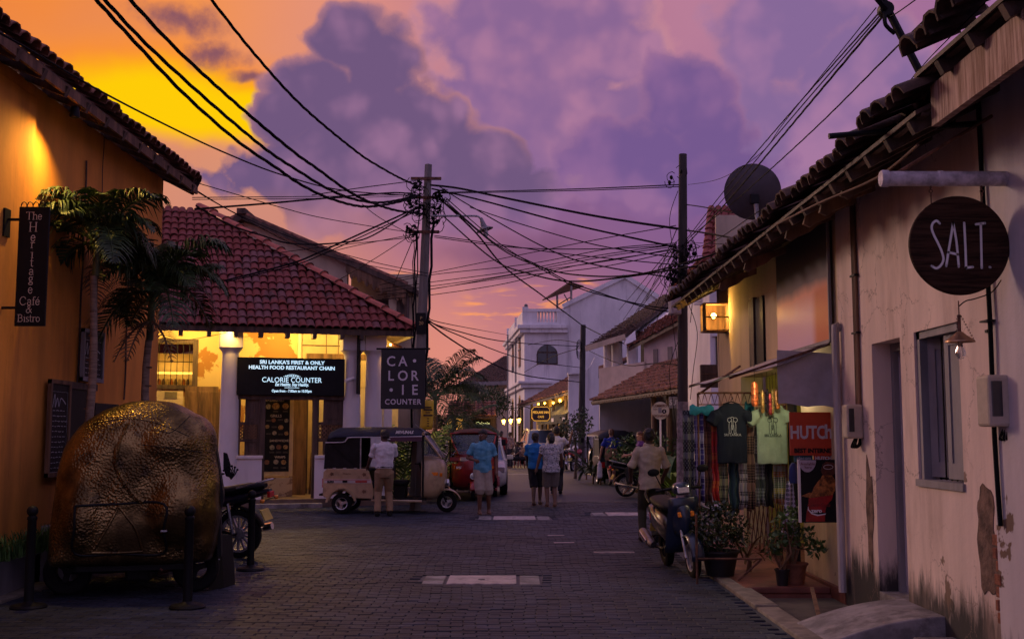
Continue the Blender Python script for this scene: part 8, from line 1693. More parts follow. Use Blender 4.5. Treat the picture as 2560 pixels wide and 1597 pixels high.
p_ = ground_at(1378, 1266); person('woman in grey print blouse and shorts walking with her partner', p_, R(4), 1.62, 'tan', 'black', c_print, None, c_grey, feet=((-.08, .05, 0), (.08, -.04, 0)), arms=(((-.10, .02, -.26), (-.16, .04, -.50)), ((.08, .04, -.25), (.10, .2, -.40))), head=(.1, 0), shoes='sandal', face=False, female=True, hairlen=.05, short_len=.33, build=1.08, sleeve=.45, shirt_hem=.47, fit=1.06)
p_ = V((at(1391, 1100, 30.5).x, 30.5, 0)); person('person in white top raising an arm beyond the woman', p_, R(-5), 1.80, 'tan', 'black', c_white, c_dark, feet=((-.1, 0, 0), (.1, 0, 0)), arms=(((-.06, 0, -.28), (-.05, .06, -.53)), ((.13, .08, -.18), (.20, .16, .10))), face=False, shoes=m_vinyl, fine=.012, sleeve=.5)
p_ = ground_at(1530, 1213); tb, AR = person('man in royal blue t-shirt with tan shoulder bag walking away', p_, R(4), 1.76, 'pale', 'fair', c_royal, None, c_dark, feet=((-.08, -.22, .05), (.10, .16, 0)), arms=(((-.13, -.03, -.27), (-.17, .05, -.52)), ((.13, -.04, -.26), (.16, .06, -.46))), face=False, shoes=m_vinyl, short_len=.28, fine=.011, fit=.98)
o = MB(); o.rings([[V((.22 * a_ * cos(a), .05 * sin(a), z)) for a in [2 * pi * j / 14 for j in range(14)]] for z, a_ in ((0, .8), (.03, .98), (.2, 1.), (.34, .9), (.38, .82))])
bgt = thing('shoulder_bag', 'tan canvas shoulder bag on the back of the walking man', 'bag', p_ + V((-.02, -.20, .78)), R(4)); link('bag_body', vox(o, .014, 2, .008, 6., name='bag_body', mats=cloth('tan canvas', (.30, .17, .10))), bgt)
MB().tube(smoothpath([(-.15, .0, .36), (.02, .06, .52), (.14, .12, .66), (.19, .18, .70)]), .016, 6).build('strap', MATS['tan canvas'], bgt)
wr = AR[0][2]; hb = thing('carrier_bag', 'white plastic carrier bag in the walking man\'s hand', 'bag', p_ + V((wr.x - .02, wr.y + .0, 0)), 0); b = MB(); zz = wr.z - .12
b.rings([[V((.085 * a_ * cos(a), .05 * a_ * sin(a), z)) for a in [2 * pi * j / 14 for j in range(14)]] for z, a_ in ((zz - .55, .7), (zz - .50, 1.05), (zz - .3, 1.0), (zz - .1, .7), (zz, .25), (zz + .08, .15))]); link('bag_body', vox(b, .012, 1, .016, 9., name='bag_body', mats=mat('white plastic film', (.66, .62, .68), .4, var=.05)), hb)
p_ = V((at(1624, 1200, 17.).x, 17., 0)); person('man in cream linen shirt and dark trousers standing by the scooter', p_, R(3), 1.68, 'dark', 'black', c_beige, c_olive, feet=((-.10, .08, 0), (.08, -.04, 0)), arms=(((-.12, .02, -.27), (-.10, .16, -.42)), ((.12, .02, -.27), (.08, .16, -.42))), head=(.05, .1), face=False, shoes=m_vinyl, collar=True, shirt_hem=.46, sleeve=.8, fit=1.0, build=.92, fine=.009)
person('woman in purple blouse with auburn hair sitting on the black motorcycle', V((at(1602, 1100, 29.).x, 29.05, 0)), R(80), 1.66, 'pale', 'red', c_purple, c_dark, feet=((-.24, .28, .25), (.24, .28, .25)), knees=((-.22, .34, .70), (.22, .34, .70)), hips=(0, 0), arms=(((-.08, .1, -.25), (-.12, .34, -.30)), ((.08, .1, -.25), (.12, .34, -.30))), head=(.6, 0), seated=.0, female=True, hairlen=.2, fine=.012, face=False)
person('far man in plaid shirt standing at the street corner', V((at(1275, 1150, 57.).x, 57., 0)), R(150), 1.70, 'dark', 'black', c_plaid, c_dark, feet=((-.1, 0, 0), (.12, .1, 0)), fine=.016, face=False, sleeve=1.3)
person('far man in red shirt near the plaid shirted man', V((at(1253, 1120, 50.).x, 50., 0)), R(190), 1.74, 'dark', 'black', c_redt, c_dark, fine=.016, face=False)
for px, lb, c in ((1294, 'far seated person in dark clothes left of the silver car', c_dark), (1303, 'far seated person in brown shirt beside the silver car', c_plaid)):
 X = at(px, 1120, 54.).x; person(lb, V((X, 54., 0)), R(120 if px < 1300 else 240), 1.66, 'tan', 'black', c, c_dark, seated=.42, feet=((-.12, .42, 0), (.12, .42, 0)), knees=((-.12, .42, .47), (.12, .42, .47)), arms=(((-.08, .1, -.24), (-.06, .3, -.32)), ((.08, .1, -.24), (.06, .3, -.32))), fine=.016, face=False)
 s_ = thing('stool', 'small red stool under the seated person ' + ('left of' if px < 1300 else 'next to') + ' the silver car', 'stool', (X, 54., 0)); MB().box(-.17, .17, -.17, .17, .38, .42).build('seat', c_redt, s_, bevel=.01)
 for a in (-1, 1):
  for c2 in (-1, 1): MB().tube([(a * .16, c2 * .16, 0), (a * .13, c2 * .13, .38)], .02, 6).build('leg', c_redt, s_)
# ================================================================== plants
g_dark = mat('dark palm leaf', (.036, .066, .018), .5, var=.5, scale=8, bump=0); g_mid = mat('mid green leaf', (.045, .10, .022), .5, var=.5, scale=6, bump=0); g_lime = mat('lime leaf', (.16, .30, .02), .45, var=.35, scale=6, bump=0); g_tree = mat('tree leaf', (.045, .085, .025), .6, var=.5, scale=5, bump=0); g_dry = mat('dry frond', (.16, .10, .05), .8, var=.4, bump=0)
m_trunk = mat('pale ringed trunk', (.25, .18, .13), .85, var=.35, scale=10, streak=(.5, .5, 4), bump=.5)
def frond(par, base, az, L, rise, droop, n=26, leaf=.5, w=.028, m=g_dark, sag=.55, seed=0, nm='frond', vee=.35):
 r_ = random.Random(seed); base = V(base); d = V((cos(az), sin(az), 0)); side = V((-sin(az), cos(az), 0)); rach = []
 for i in range(13):
  u = i / 12; rach.append(base + d * (L * (u - .12 * u * u * droop)) + V((0, 0, L * (rise * u - droop * u * u))))
 b = MB(); b.tube(rach, [.018 * (1 - .8 * i / 12) + .003 for i in range(13)], 5)
 for k in range(n):
  u = .14 + .86 * (k + .5) / n; i = min(11, int(u * 12)); f0 = u * 12 - i; p_ = rach[i].lerp(rach[i + 1], f0); tg = (rach[i + 1] - rach[i]).normalized(); nn = side.cross(tg).normalized()
  nn = nn if nn.z > 0 else -nn
  ll = leaf * (sin(pi * min(1, .18 + u * .82)) ** .6) * r_.uniform(.8, 1.1)
  for s in (-1, 1):
   dr = (side * s + tg * r_.uniform(.45, .85) + nn * r_.uniform(vee - .15, vee + .15)).normalized(); q1 = p_ + dr * ll * .5; q2 = p_ + dr * ll * .8 + V((0, 0, -ll * sag * .18)); q3 = p_ + dr * ll + V((0, 0, -ll * sag * r_.uniform(.3, .6)))
   e = tg * w * .5
   b.add([p_ - e * .5, p_ + e * .5, q1 + e, q1 - e, q2 + e * .7, q2 - e * .7, q3], [(0, 1, 2, 3), (3, 2, 4, 5), (5, 4, 6)])
 return b.build(nm, m, par)
def palm(label, base, H, n, L, leaf, seed, lean=(0, 0), tr=.075, m=g_dark, rise=(.45, 1.1), droop=(.5, 1.0), cshaft=.7, dry=1, az0=0.):
 r_ = random.Random(seed); t = thing('palm_tree', label, 'palm tree', base); top = V((lean[0], lean[1], H))
 pts = [V((0, 0, -.05)).lerp(top, i / 9) + V((.03 * sin(i * .8 + seed), 0, 0)) for i in range(10)]
 MB().tube(pts, [tr * (1.25 - .45 * i / 9) for i in range(10)], 10).build('trunk', m_trunk, t, smooth=True)
 for i in range(1, 12): p_ = V((0, 0, 0)).lerp(top, i / 12.5); MB().tube([p_ + V((0, 0, -.008)), p_ + V((0, 0, .008))], tr * (1.27 - .42 * i / 12), 10).build('trunk_ring', m_woodl, t)
 MB().tube([top, top + V((.01, 0, cshaft * .6)), top + V((.02, 0, cshaft))], [tr * .85, tr * .8, tr * .5], 10).build('crownshaft', mat('green shaft', (.07, .085, .035), .6, var=.3), t, smooth=True)
 for k in range(n):
  az = az0 + 2 * pi * k / n + r_.uniform(-.25, .25); frond(t, top + V((.02, 0, cshaft * r_.uniform(.55, 1.0))), az, L * r_.uniform(.8, 1.1), r_.uniform(*rise), r_.uniform(*droop), 52, leaf * r_.uniform(.85, 1.1), .024, m, 1.15, seed=seed * 50 + k)
 for k in range(dry): frond(t, top + V((0, 0, cshaft * .3)), r_.uniform(0, 6), L * .5, -.2, .9, 14, leaf * .5, .02, g_dry, seed=seed * 77 + k, nm='dry_frond')
 return t
b1, b2 = at(212, 1085, 12.4), at(360, 1085, 13.3)
palm('palm tree with a lit frond beside the hanging sign', (b1.x, 12.4, 0), at(212, 690, 12.4).z, 14, .8, .42, 3, (.05, 0), .046, rise=(.3, 1.35), droop=(.5, 1.1), cshaft=.55)
palm('palm tree with drooping fronds in front of the tiled roof', (b2.x, 13.3, 0), at(362, 850, 13.3).z, 19, .92, .46, 5, (.03, 0), .05, rise=(.2, 1.45), droop=(.4, 1.1), cshaft=.75, dry=3)
# clump palms behind the hanging board
def clump(label, base, n, L, leaf, seed, m, w=.05, rise=(.5, 1.6), name='palm_clump', cat='palm'):
 r_ = random.Random(seed); t = thing(name, label, cat, base)
 for k in range(n):
  az = 2 * pi * k / n + r_.uniform(-.3, .3); ri = r_.uniform(*rise); h0 = r_.uniform(.0, .25); MBs = frond(t, (r_.uniform(-.12, .12), r_.uniform(-.12, .12), h0), az, L * r_.uniform(.75, 1.1), ri, r_.uniform(.35, .8), 20, leaf, w, m, seed=seed * 31 + k, vee=.2)
 return t
p_ = at(1086, 1100, 30.5); palm('dark leafy palm right of the square hanging board', (p_.x, 30.5, 0), 2.25, 22, 1.6, .75, 8, (0, 0), .07, g_dark, (.15, 1.6), (.4, 1.0), .45, 0)
p_ = at(1128, 1100, 34.); palm('smaller palm between the leaning pole and the far shop', (p_.x, 34, 0), 1.2, 16, 1.5, .6, 11, (0, 0), .06, g_mid, (.2, 1.5), (.5, 1.0), .35, 0)
p_ = at(1000, 1100, 26.6); clump('yellow lit fan palm behind the cream three wheeler', (p_.x, 26.6, .15), 15, 1.75, .5, 4, g_mid, .05)
p_ = at(1085, 1100, 27.9); clump('shadowy fan palm behind the leaning pole', (p_.x, 28.4, .0), 13, 1.5, .45, 6, g_mid, .045)
# leafy crowns
def leafcloud(b, c, r, n, sz, rr_, hollow=.35):
 c = V(c); r = V(r) if hasattr(r, '__len__') else V((r, r, r))
 for _ in range(n):
  while True:
   q_ = V((rr_.uniform(-1, 1), rr_.uniform(-1, 1), rr_.uniform(-1, 1)))
   if hollow < q_.length < 1: break
  p_ = c + V((q_.x * r.x, q_.y * r.y, q_.z * r.z)); d = (q_ + V((rr_.uniform(-.8, .8), rr_.uniform(-.8, .8), rr_.uniform(-.5, .8)))).normalized(); s_ = d.orthogonal().normalized(); s_ = (Matrix.Rotation(rr_.uniform(0, 6.3), 3, d) @ s_)
  l = sz * rr_.uniform(.6, 1.2); u = d.cross(s_); ax = (s_ * .9 + d * .4).normalized(); wd = u * l * .24
  b.add([p_, p_ + ax * l * .45 + wd, p_ + ax * l, p_ + ax * l * .45 - wd], [(0, 1, 2, 3)])
def tree(label, base, H, blobs, n, sz, m, seed, tr=.12, nm='tree'):
 r_ = random.Random(seed); t = thing(nm, label, 'tree', base); top = V((0, 0, H))
 MB().tube([V((0, 0, -.05)), V((.05, 0, H * .5)), top], [tr * 1.3, tr, tr * .7], 9).build('trunk', m_wood, t, smooth=True)
 for k, (c, r0) in enumerate(blobs[:7]): MB().tube([top * .8, top.lerp(V(c), .6) + V((0, 0, .1)), V(c)], [tr * .5, tr * .3, tr * .12], 6).build('limb', m_wood, t)
 b = MB()
 for c, r0 in blobs: leafcloud(b, c, r0, n, sz, r_)
 b.build('crown', m, t); return t
bl = [((-.9, 0, 3.6), (.75, .8, .55)), ((-.2, -.2, 3.9), (.85, .8, .6)), ((.6, 0, 3.85), (.75, .7, .6)), ((1.1, .1, 3.45), (.55, .6, .5)), ((-.4, -.4, 3.2), (.8, .6, .5)), ((.5, -.3, 3.1), (.85, .6, .5)), ((-1.25, 0, 3.15), (.45, .5, .45)), ((.1, .3, 2.8), (.9, .7, .4))]
p_ = at(1212, 1100, 68.); tree('round clipped tree in front of the far dark roof', (p_.x, 66., 0), 2.6, bl, 420, .16, g_tree, 3)
p_ = at(1445, 1100, 43.4); tree('small dark tree beside the slim far pole', (at(1438, 1100, 41.).x, 41.2, 0), 1.5, [((-.2, 0, 1.9), (.45, .4, .5)), ((.25, 0, 2.1), (.4, .4, .45)), ((0, -.2, 1.6), (.5, .4, .4))], 260, .13, g_dark, 4, .05)
# broad strap-leaved plants
def strap(par, base, az, L, w, rise, droop, m, seed, nm='leaf'):
 r_ = random.Random(seed); base = V(base); d = V((cos(az), sin(az), 0)); s = V((-sin(az), cos(az), 0)); P = []
 for i in range(9):
  u = i / 8; c = base + d * (L * u * (1 - .15 * droop * u)) + V((0, 0, L * (rise * u - droop * u * u))); hw = w * (sin(pi * (.08 + .92 * u)) ** .7) * .5 + .004
  P.append([c - s * hw + V((0, 0, hw * .35)), c, c + s * hw + V((0, 0, hw * .35))])
 b = MB(); b.grid(P); return b.build(nm, m, par, smooth=True)
def strap_plant(label, base, n, L, w, m, seed, stem=0., rise=(.7, 1.5), nm='leafy_plant'):
 r_ = random.Random(seed); t = thing(nm, label, 'plant', base)
 if stem: MB().tube([(0, 0, -.03), (.02, 0, stem)], [.035, .022], 7).build('stem', m_woodl, t)
 for k in range(n): strap(t, (r_.uniform(-.06, .06), r_.uniform(-.06, .06), stem * r_.uniform(.5, 1) if stem else 0), 2 * pi * k / n + r_.uniform(-.35, .35), L * r_.uniform(.7, 1.15), w * r_.uniform(.8, 1.2), r_.uniform(*rise), r_.uniform(.5, 1.05), m, seed * 40 + k)
 return t
p_ = at(1690, 1120, 25.4); strap_plant('bright lime green strap leaved plant lit beside the dark pole', (p_.x, 25.6, .22), 16, 1.0, .16, g_lime, 2, 0.)
p_ = at(1672, 1120, 26.4); strap_plant('tall banana like plant behind the round sign post', (p_.x + .1, 27.0, .0), 14, 1.45, .28, g_mid, 3, .3, (.8, 1.7))
p_ = at(1652, 1120, 25.4); strap_plant('green strap leaved plant at the foot of the round sign', (p_.x + .1, 26.3, .2), 14, .95, .13, g_mid, 9, 0.)
for k, (px, Y, n, L) in enumerate(((1482, 37., 16, 1.1), (1500, 36.3, 14, .95), (1590, 31.4, 16, .95), (1622, 30.2, 16, .95), (1465, 40.4, 13, .9))):
 strap_plant(['dark strap leaved plant left of the black hooded three wheeler', 'low dark plant in front of the white garden wall', 'leafy plant at the verandah posts behind the motorcycle', 'leafy plant below the verandah near the round sign', 'dark broad leaved plant beside the white kiosk'][k], (at(px, 1120, Y).x, Y, 0), n, L, .12, g_dark if k != 3 else g_mid, 20 + k, .5 if k in (0, 2, 3) else .25, (.5, 1.4))
bl = [((-.6, 0, 1.1), (.5, .4, .45)), ((0, 0, 1.3), (.55, .4, .5)), ((.6, .1, 1.15), (.5, .4, .45)), ((.2, -.2, .8), (.7, .4, .4))]
tree('flowering hedge shrub along the dark verandah', (at(1612, 1100, 31.5).x, 31.8, 0), .9, bl, 240, .13, g_mid, 8, .04, 'shrub')
# potted shrubs at the right kerb
def pot(par, c, r0, h, m): MB().lathe([(r0 * .72, 0), (r0 * .9, h * .7), (r0, h * .92), (r0 * 1.08, h * .92), (r0 * 1.08, h), (r0 * .95, h), (r0 * .9, h * .85), (0, h * .85)], c, n=20).build('pot', m, par, smooth=True)
def potted(label, base, pr, ph, pm, blobs, n, sz, m, seed, H):
 r_ = random.Random(seed); t = thing('potted_shrub', label, 'potted plant', base); pot(t, (0, 0, 0), pr, ph, pm)
 for k in range(5): MB().tube([V((r_.uniform(-.04, .04), r_.uniform(-.04, .04), ph * .8)), V((r_.uniform(-.1, .1), r_.uniform(-.1, .1), (ph + H) / 2)), V(blobs[k % len(blobs)][0])], [.014, .011, .006], 6).build('stem', m_woodl, t)
 b = MB()
 for c, r0 in blobs: leafcloud(b, c, r0, n, sz, r_, .15)
 b.build('foliage', m, t); return t
g_gloss = mat('glossy dark leaf', (.022, .040, .012), .32, var=.6, scale=14, bump=0)
m_pb = mat('black plastic pot', (.012, .012, .014), .5, var=.2); m_terra = mat('terracotta pot', (.20, .075, .04), .8, var=.3, scale=10)
p_ = at(1800, 1400, 12.75); potted('dense dark shrub in a black pot beside the scooter', (p_.x, 12.75, .03), .21, .28, m_pb, [((-.18, 0, .54), (.16, .18, .22)), ((.05, -.05, .58), (.2, .2, .24)), ((.2, 0, .5), (.14, .16, .22)), ((-.03, -.1, .42), (.24, .16, .16)), ((.0, .05, .72), (.16, .16, .10)), ((-.2, -.05, .36), (.10, .10, .12))], 240, .06, g_gloss, 6, .6)
p_ = at(1990, 1470, 11.95); potted('small citrus shrub in a terracotta pot on the red slab', (p_.x, 12.0, .035), .135, .22, m_terra, [((-.16, 0, .44), (.12, .12, .12)), ((.12, 0, .48), (.14, .12, .12)), ((-.05, 0, .66), (.16, .12, .12)), ((.1, .05, .74), (.12, .1, .1)), ((.24, 0, .36), (.10, .1, .08)), ((-.02, 0, .5), (.16, .1, .1))], 70, .075, g_mid, 7, .5)
p_ = at(1958, 1470, 11.85); potted('thin sapling in a small black pot next to the terracotta one', (p_.x, 11.88, .035), .075, .17, m_pb, [((-.05, 0, .5), (.1, .1, .1)), ((.05, 0, .66), (.1, .1, .12)), ((-.1, 0, .36), (.1, .08, .06))], 50, .07, g_mid, 9, .5)
t = strap_plant('spiky fern behind the lattice gate plants', (at(1872, 1330, 13.0).x, 13.05, .04), 14, .42, .03, g_dry, 14, .15, (.6, 1.6));
# ================================================================== overhead wires
def wire(label, pts, Y0, Y1, wpx, twist=False, group=None, Yend=None, cat='wire', nm='overhead_wire'):
 P0, P1 = at(*pts[0], Y0), at(*pts[-1], Y1); d = V((P1.x - P0.x, P1.y - P0.y, 0)); out = []; n_ = len(pts)
 for i, (px, py) in enumerate(pts):
  r0 = ray(px, py); den = r0.x * d.y - r0.y * d.x
  if i in (0, n_ - 1): Y = Y0 if i == 0 else Y1
  else:
   if abs(den) > 1e-6: s_ = (P0.x * d.y - P0.y * d.x) / den; Y = s_ * r0.y
   else: Y = -1
   lo, hi = min(Y0, Y1) - .3, max(Y0, Y1) + .3; f0 = (px - pts[0][0]) / ((pts[-1][0] - pts[0][0]) or 1)
   if not (lo <= Y <= hi): Y = Y0 + (Y1 - Y0) * max(0, min(1, f0))
  out.append(at(px, py, Y))
 path = smoothpath(out, 6); b = MB(); Ym = (Y0 + Y1) / 2; rad = wpx * .42 * Ym / F
 if twist:
  L = 0.; dense = []
  for a, c in zip(path[:-1], path[1:]):
   m_ = max(1, int((c - a).length / .14)); dense += [a.lerp(c, j / m_) for j in range(m_)]
  dense.append(path[-1])
  for ph in (0, 2 * pi / 3, 4 * pi / 3):
   q_ = []
   for i, p_ in enumerate(dense):
    tg = (dense[min(i + 1, len(dense) - 1)] - dense[max(0, i - 1)]).normalized(); s = tg.orthogonal().normalized(); u = tg.cross(s); a = i * .85 + ph
    q_.append(p_ + (s * cos(a) + u * sin(a)) * rad * .55)
   b.tube(q_, rad * .5, 5)
 else: b.tube(path, rad, 5)
 o = b.build(nm, m_wire, None, smooth=True); tag(o, label, cat, group); return o
YP, YQ = 23.7, 19.0
wire('lowest thick twisted cable from the top left to the leaning pole', [(235, -6), (331, 99), (463, 238), (595, 354), (694, 422), (751, 461), (829, 498), (919, 517), (1017, 500), (1053, 484)], 11.6, YP, 9.5, True)
wire('second thick twisted cable just above the lowest one', [(256, -6), (364, 109), (496, 231), (600, 321), (673, 380), (737, 422), (821, 473), (891, 500), (961, 506), (1045, 489)], 11.8, YP, 9.5, True)
wire('third thick twisted cable running past the yellow glow', [(320, -6), (447, 129), (600, 268), (734, 380), (793, 422), (863, 473), (919, 503), (989, 526), (1062, 536)], 12., YP, 9.5, True)
wire('upper right twisted cable descending to the top of the leaning pole', [(524, -6), (640, 140), (760, 270), (892, 380), (947, 416), (1003, 447), (1052, 468)], 13., YP, 8., True)
wire('thin straight cable crossing the orange house eave to the leaning pole', [(-10, 78), (81, 129), (232, 218), (397, 304), (557, 380), (709, 439), (863, 477), (1050, 490)], 9.7, YP, 4.5)
GL_ = 'wires from the left houses to the leaning pole'
for k, (pts, y0, w, lb) in enumerate((([(481, 494), (821, 491), (1050, 487)], 16.3, 2.4, 'thin level wire from the orange eave to the leaning pole'), ([(481, 499), (821, 496), (1050, 490)], 16.3, 2., 'fine level wire just under the upper level wire'),
 ([(487, 523), (666, 509), (821, 495), (986, 482), (1045, 489)], 16.5, 5.5, 'thick slightly rising cable left of the leaning pole'), ([(453, 446), (610, 492), (703, 519), (821, 548), (1030, 582)], 16., 2.6, 'thin wire falling from the orange roof corner to the crossarm'),
 ([(481, 470), (596, 537), (765, 607), (933, 655), (1068, 683)], 16.3, 2.6, 'thin wire sagging low across the tiled roof'), ([(481, 473), (582, 531), (751, 618), (905, 660), (1068, 690)], 16.3, 2.4, 'second thin wire sagging low across the tiled roof'),
 ([(490, 515), (574, 562), (652, 588), (737, 610), (860, 606), (933, 588), (1048, 515)], 16.5, 5., 'thick black cable dipping over the red tiles'), ([(560, 702), (723, 660), (807, 627), (1048, 517)], 23.0, 5.5, 'thick cable climbing from the tiles to the leaning pole'),
 ([(565, 705), (730, 664), (815, 632), (1048, 525)], 23.1, 3.5, 'thinner cable climbing beside the thick one over the tiles'), ([(680, 634), (821, 616), (1036, 593)], 26., 2.4, 'short thin wire from the hip of the tiled roof to the crossarm'),
 ([(800, 636), (900, 612), (1036, 586)], 27., 2.4, 'short thin wire above the gable to the crossarm'), ([(838, 705), (933, 649), (1034, 584)], 28., 2.2, 'fine wire from the gable wall to the crossarm'), ([(983, 716), (1030, 604)], 31., 2.4, 'steep wire from the gable eave to the crossarm'),
 ([(405, 853), (480, 848), (565, 832)], 24.2, 1.8, 'fine cord along the restaurant front under the eave'), ([(905, 510), (950, 545), (1034, 590)], 25., 2.4, 'thin wire looping down to the left crossarm'), ([(780, 488), (900, 470), (1040, 452)], 20., 3., 'thin wire rising to the pole top from the left'))): wire(lb, pts, y0, YP, w, group=GL_)
GR_ = 'wires strung between the two utility poles'
for pts, w, lb, y0, y1 in (([(1077, 463), (1147, 471), (1262, 495), (1493, 541), (1695, 572)], 7., 'thickest cable sloping from the leaning pole to the dark pole', YP, YQ), ([(1080, 472), (1204, 501), (1421, 559), (1690, 618)], 5.5, 'second thick cable sloping down to the dark pole cluster', YP, YQ),
 ([(1086, 482), (1435, 473), (1697, 462)], 3.4, 'level wire reaching the top of the dark pole', YP, YQ), ([(1086, 484), (1435, 477), (1697, 467)], 2.6, 'second level wire reaching the top of the dark pole', YP, YQ),
 ([(1175, 518), (1305, 561), (1493, 613), (1697, 645)], 3.4, 'mid height wire sloping to the dark pole', YP, YQ), ([(1086, 589), (1262, 613), (1407, 634), (1697, 663)], 3., 'wire from the crossarm to the lower dark pole', YP, YQ), ([(1086, 593), (1291, 619), (1522, 622), (1690, 612)], 3., 'wire from the crossarm curving up to the dark pole', YP, YQ)): wire(lb, pts, y0, y1, w, group=GR_)
ORD = ('topmost', 'second', 'third', 'fourth', 'fifth', 'sixth', 'lowest')
for nth, pts in zip(ORD, ([(965, 700), (1072, 683), (1262, 645), (1493, 599), (1690, 564)], [(950, 712), (1072, 688), (1320, 660), (1522, 622), (1690, 608)], [(955, 722), (1072, 706), (1291, 677), (1493, 639), (1690, 612)], [(940, 730), (1072, 716), (1262, 689), (1493, 645), (1690, 616)], [(945, 737), (1072, 724), (1300, 684), (1522, 652), (1690, 620)], [(955, 748), (1072, 738), (1262, 709), (1435, 665), (1690, 624)], [(960, 742), (1120, 716), (1300, 690), (1500, 668), (1690, 628)])): wire(nth + ' wire of the low bundle rising right to the dark pole', pts, 27.5, YQ, 2.5, group='low bundle of wires')
for pts, y1, w, lb in (([(1098, 466), (1176, 515), (1363, 619), (1493, 663), (1775, 708)], 17.8, 4., 'long wire from the leaning pole past the dark pole to the lime house'), ([(1109, 541), (1233, 648), (1320, 683), (1421, 703), (1551, 694), (1770, 660), (1860, 640)], 15.5, 5., 'deep sagging cable below the street lamp arm'), ([(1118, 510), (1248, 619), (1363, 671), (1464, 689), (1594, 686), (1770, 640), (1870, 598)], 15., 4.6, 'deep sagging cable rising to the right eave'),
 ([(1098, 495), (1190, 582), (1262, 668), (1355, 738), (1438, 800), (1457, 815)], 50., 4.2, 'cable running down to the slim far pole'), ([(1103, 492), (1233, 605), (1349, 665), (1435, 709), (1609, 767), (1692, 781)], 19.2, 3.6, 'wire sagging across the white gable to the dark pole'), ([(1115, 495), (1248, 608), (1378, 686), (1464, 726), (1617, 764), (1692, 771)], 19.2, 3.4, 'second wire sagging across the white gable'),
 ([(1071, 806), (1130, 850), (1223, 905), (1322, 940), (1452, 955)], 50., 3.4, 'low cable from the leaning pole to the foot of the cafe roof'), ([(1071, 803), (1130, 824), (1274, 855), (1455, 866)], 50., 2.6, 'low wire from the leaning pole across the arched window'), ([(1071, 800), (1130, 831), (1309, 898), (1454, 919)], 50., 2.6, 'low wire crossing under the arched window'), ([(1071, 794), (1130, 812), (1274, 838)], 68., 1.6, 'finest low wire toward the white corner building')): wire(lb, pts, YP, y1, w, group='wires fanning right from the leaning pole')
for nth, pts in zip(('second', 'third', 'fifth', 'leftmost', 'seventh', 'rightmost', 'fourth', 'sixth'), ([(1690, 610), (1640, 680), (1558, 800)], [(1692, 615), (1648, 690), (1568, 812)], [(1694, 620), (1655, 700), (1585, 790)], [(1690, 605), (1636, 670), (1548, 775)], [(1694, 625), (1660, 720), (1600, 850)], [(1695, 628), (1668, 730), (1625, 845)], [(1690, 612), (1645, 700), (1595, 775)], [(1693, 570), (1655, 660), (1612, 758)])): wire(nth + ' service wire of the fan down left of the dark pole', pts, YQ, 38., 2.0, group='service wires down to the verandah house')
for pts, y0, y1, w, lb, tw in (([(2205, 25), (1961, 300), (1809, 479), (1715, 600)], 7.5, YQ, 3.4, 'left wire from the roof strut down to the dark pole', True), ([(2210, 28), (1975, 300), (1815, 490), (1715, 605)], 7.5, YQ, 3., 'middle wire from the roof strut down to the dark pole', False), ([(2215, 32), (1990, 300), (1822, 500), (1715, 612)], 7.5, YQ, 5., 'thick twisted wire from the roof strut to the dark pole', True),
 ([(2372, -6), (2230, 130), (2060, 300), (1928, 422), (1819, 518), (1725, 592)], 6.5, YQ, 3.6, 'outer twisted wire passing in front of the dish', True), ([(2476, -6), (2320, 150), (2225, 262), (2120, 365)], 6.2, 8.6, 3.4, 'short wire diving behind the near roof tiles', True), ([(1720, 462), (1800, 447), (1900, 385), (1965, 300), (2190, 20)], YQ, 7.4, 2., 'fine wire curving from the pole top to the strut', False), ([(2180, -10), (2212, 28)], 6.9, 7.5, 6., 'thick lead in cable at the top of the strut', False), ([(2300, -8), (2230, 40), (2215, 30)], 6.8, 7.5, 4., 'second lead in cable right of the strut', False)): wire(lb, pts, y0, y1, w, tw, group='wires above the right eave')
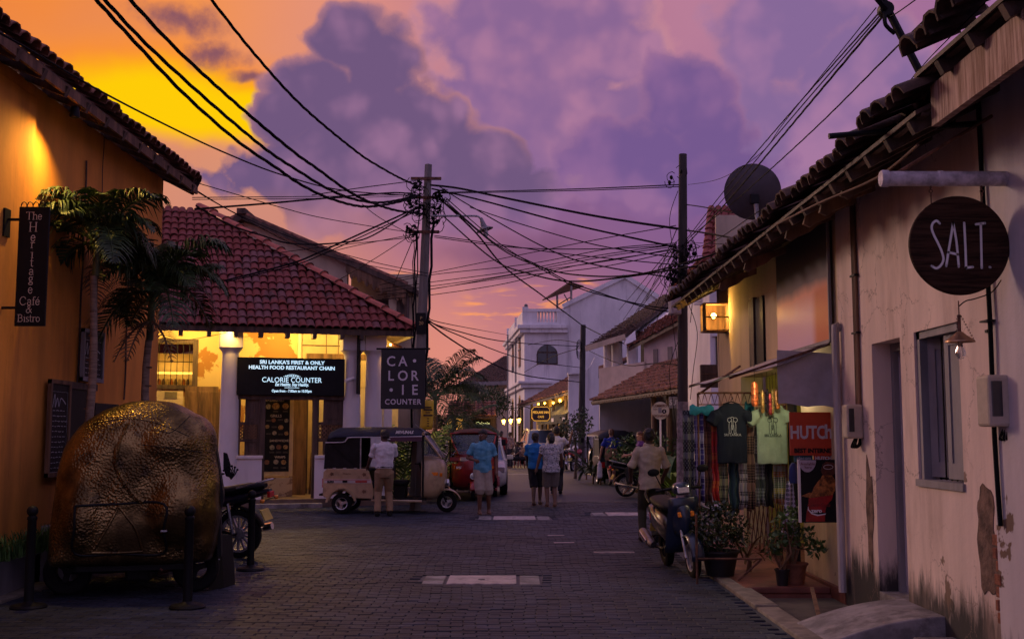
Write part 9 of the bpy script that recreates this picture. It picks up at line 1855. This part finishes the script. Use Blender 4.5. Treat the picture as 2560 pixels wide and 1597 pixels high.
for pts, y1, w, lb in (([(1718, 512), (1760, 518), (1832, 532)], 15.8, 3.6, 'short thick wire from the dark pole to the dish'), ([(1718, 576), (1760, 582), (1870, 602)], 14.8, 5.6, 'thick cable from the dark pole to the eave'), ([(1718, 660), (1790, 634), (1868, 600)], 14.8, 4.2, 'rising cable from the dark pole to the eave'), ([(1718, 606), (1780, 609), (1860, 612)], 15., 2., 'level fine wire right of the dark pole'), ([(1718, 628), (1790, 600), (1880, 540), (1940, 500)], 12.5, 2.6, 'wire from the dark pole climbing along the roof tiles'), ([(1718, 670), (1770, 662), (1865, 648)], 16., 3.2, 'low wire from the dark pole under the eave'), ([(1718, 704), (1760, 706), (1790, 706)], 18., 2.4, 'lowest short wire right of the dark pole'), ([(1718, 645), (1760, 640), (1800, 655)], 17.6, 2.6, 'short drooping wire right of the dark pole')): wire(lb, pts, YQ, y1, w, group='short wires from the dark pole to the right house')
for pts, y0, y1, w, lb in (([(1457, 868), (1380, 892), (1311, 930)], 50., 67.8, 2., 'fine wire from the slim pole to the white corner'), ([(1457, 860), (1390, 850), (1320, 862)], 50., 67.8, 2., 'fine wire from the slim pole over the arched window'), ([(1460, 815), (1510, 840), (1570, 862)], 50., 41.5, 3., 'wire from the slim pole top to the balcony roof'), ([(1458, 868), (1490, 885), (1560, 912), (1640, 908), (1695, 912)], 50., YQ, 2.2, 'sagging wire from the slim pole past the balcony')): wire(lb, pts, y0, y1, w, group='fine wires at the slim pole')
# ------------------------------------------------------------------ bollards
def bollard(lab, px, py):
 p_ = gnd(px, py); t = thing('bollard', lab, 'bollard', (p_.x, p_.y, 0), 0, 'black ball topped bollards')
 MB().lathe([(.0, 0), (.165, 0), (.165, .012), (.15, .03), (.06, .045), (.045, .06)], n=28).build('base', m_black, t, smooth=True); MB().lathe([(.044, .05), (.040, .80), (.046, .81), (.046, .83), (.03, .845)], n=16).build('post', m_black, t, smooth=True); MB().ell((0, 0, .885), .052, 16, 10).build('ball', m_black, t, smooth=True)
bollard('black bollard at the far left in front of the planter', 71, 1518); bollard('black bollard right behind the brass elephant', 468, 1518); bollard('black bollard beside the parked black motorcycle', 626, 1424)
bpy.data.scenes.remove(TMP)
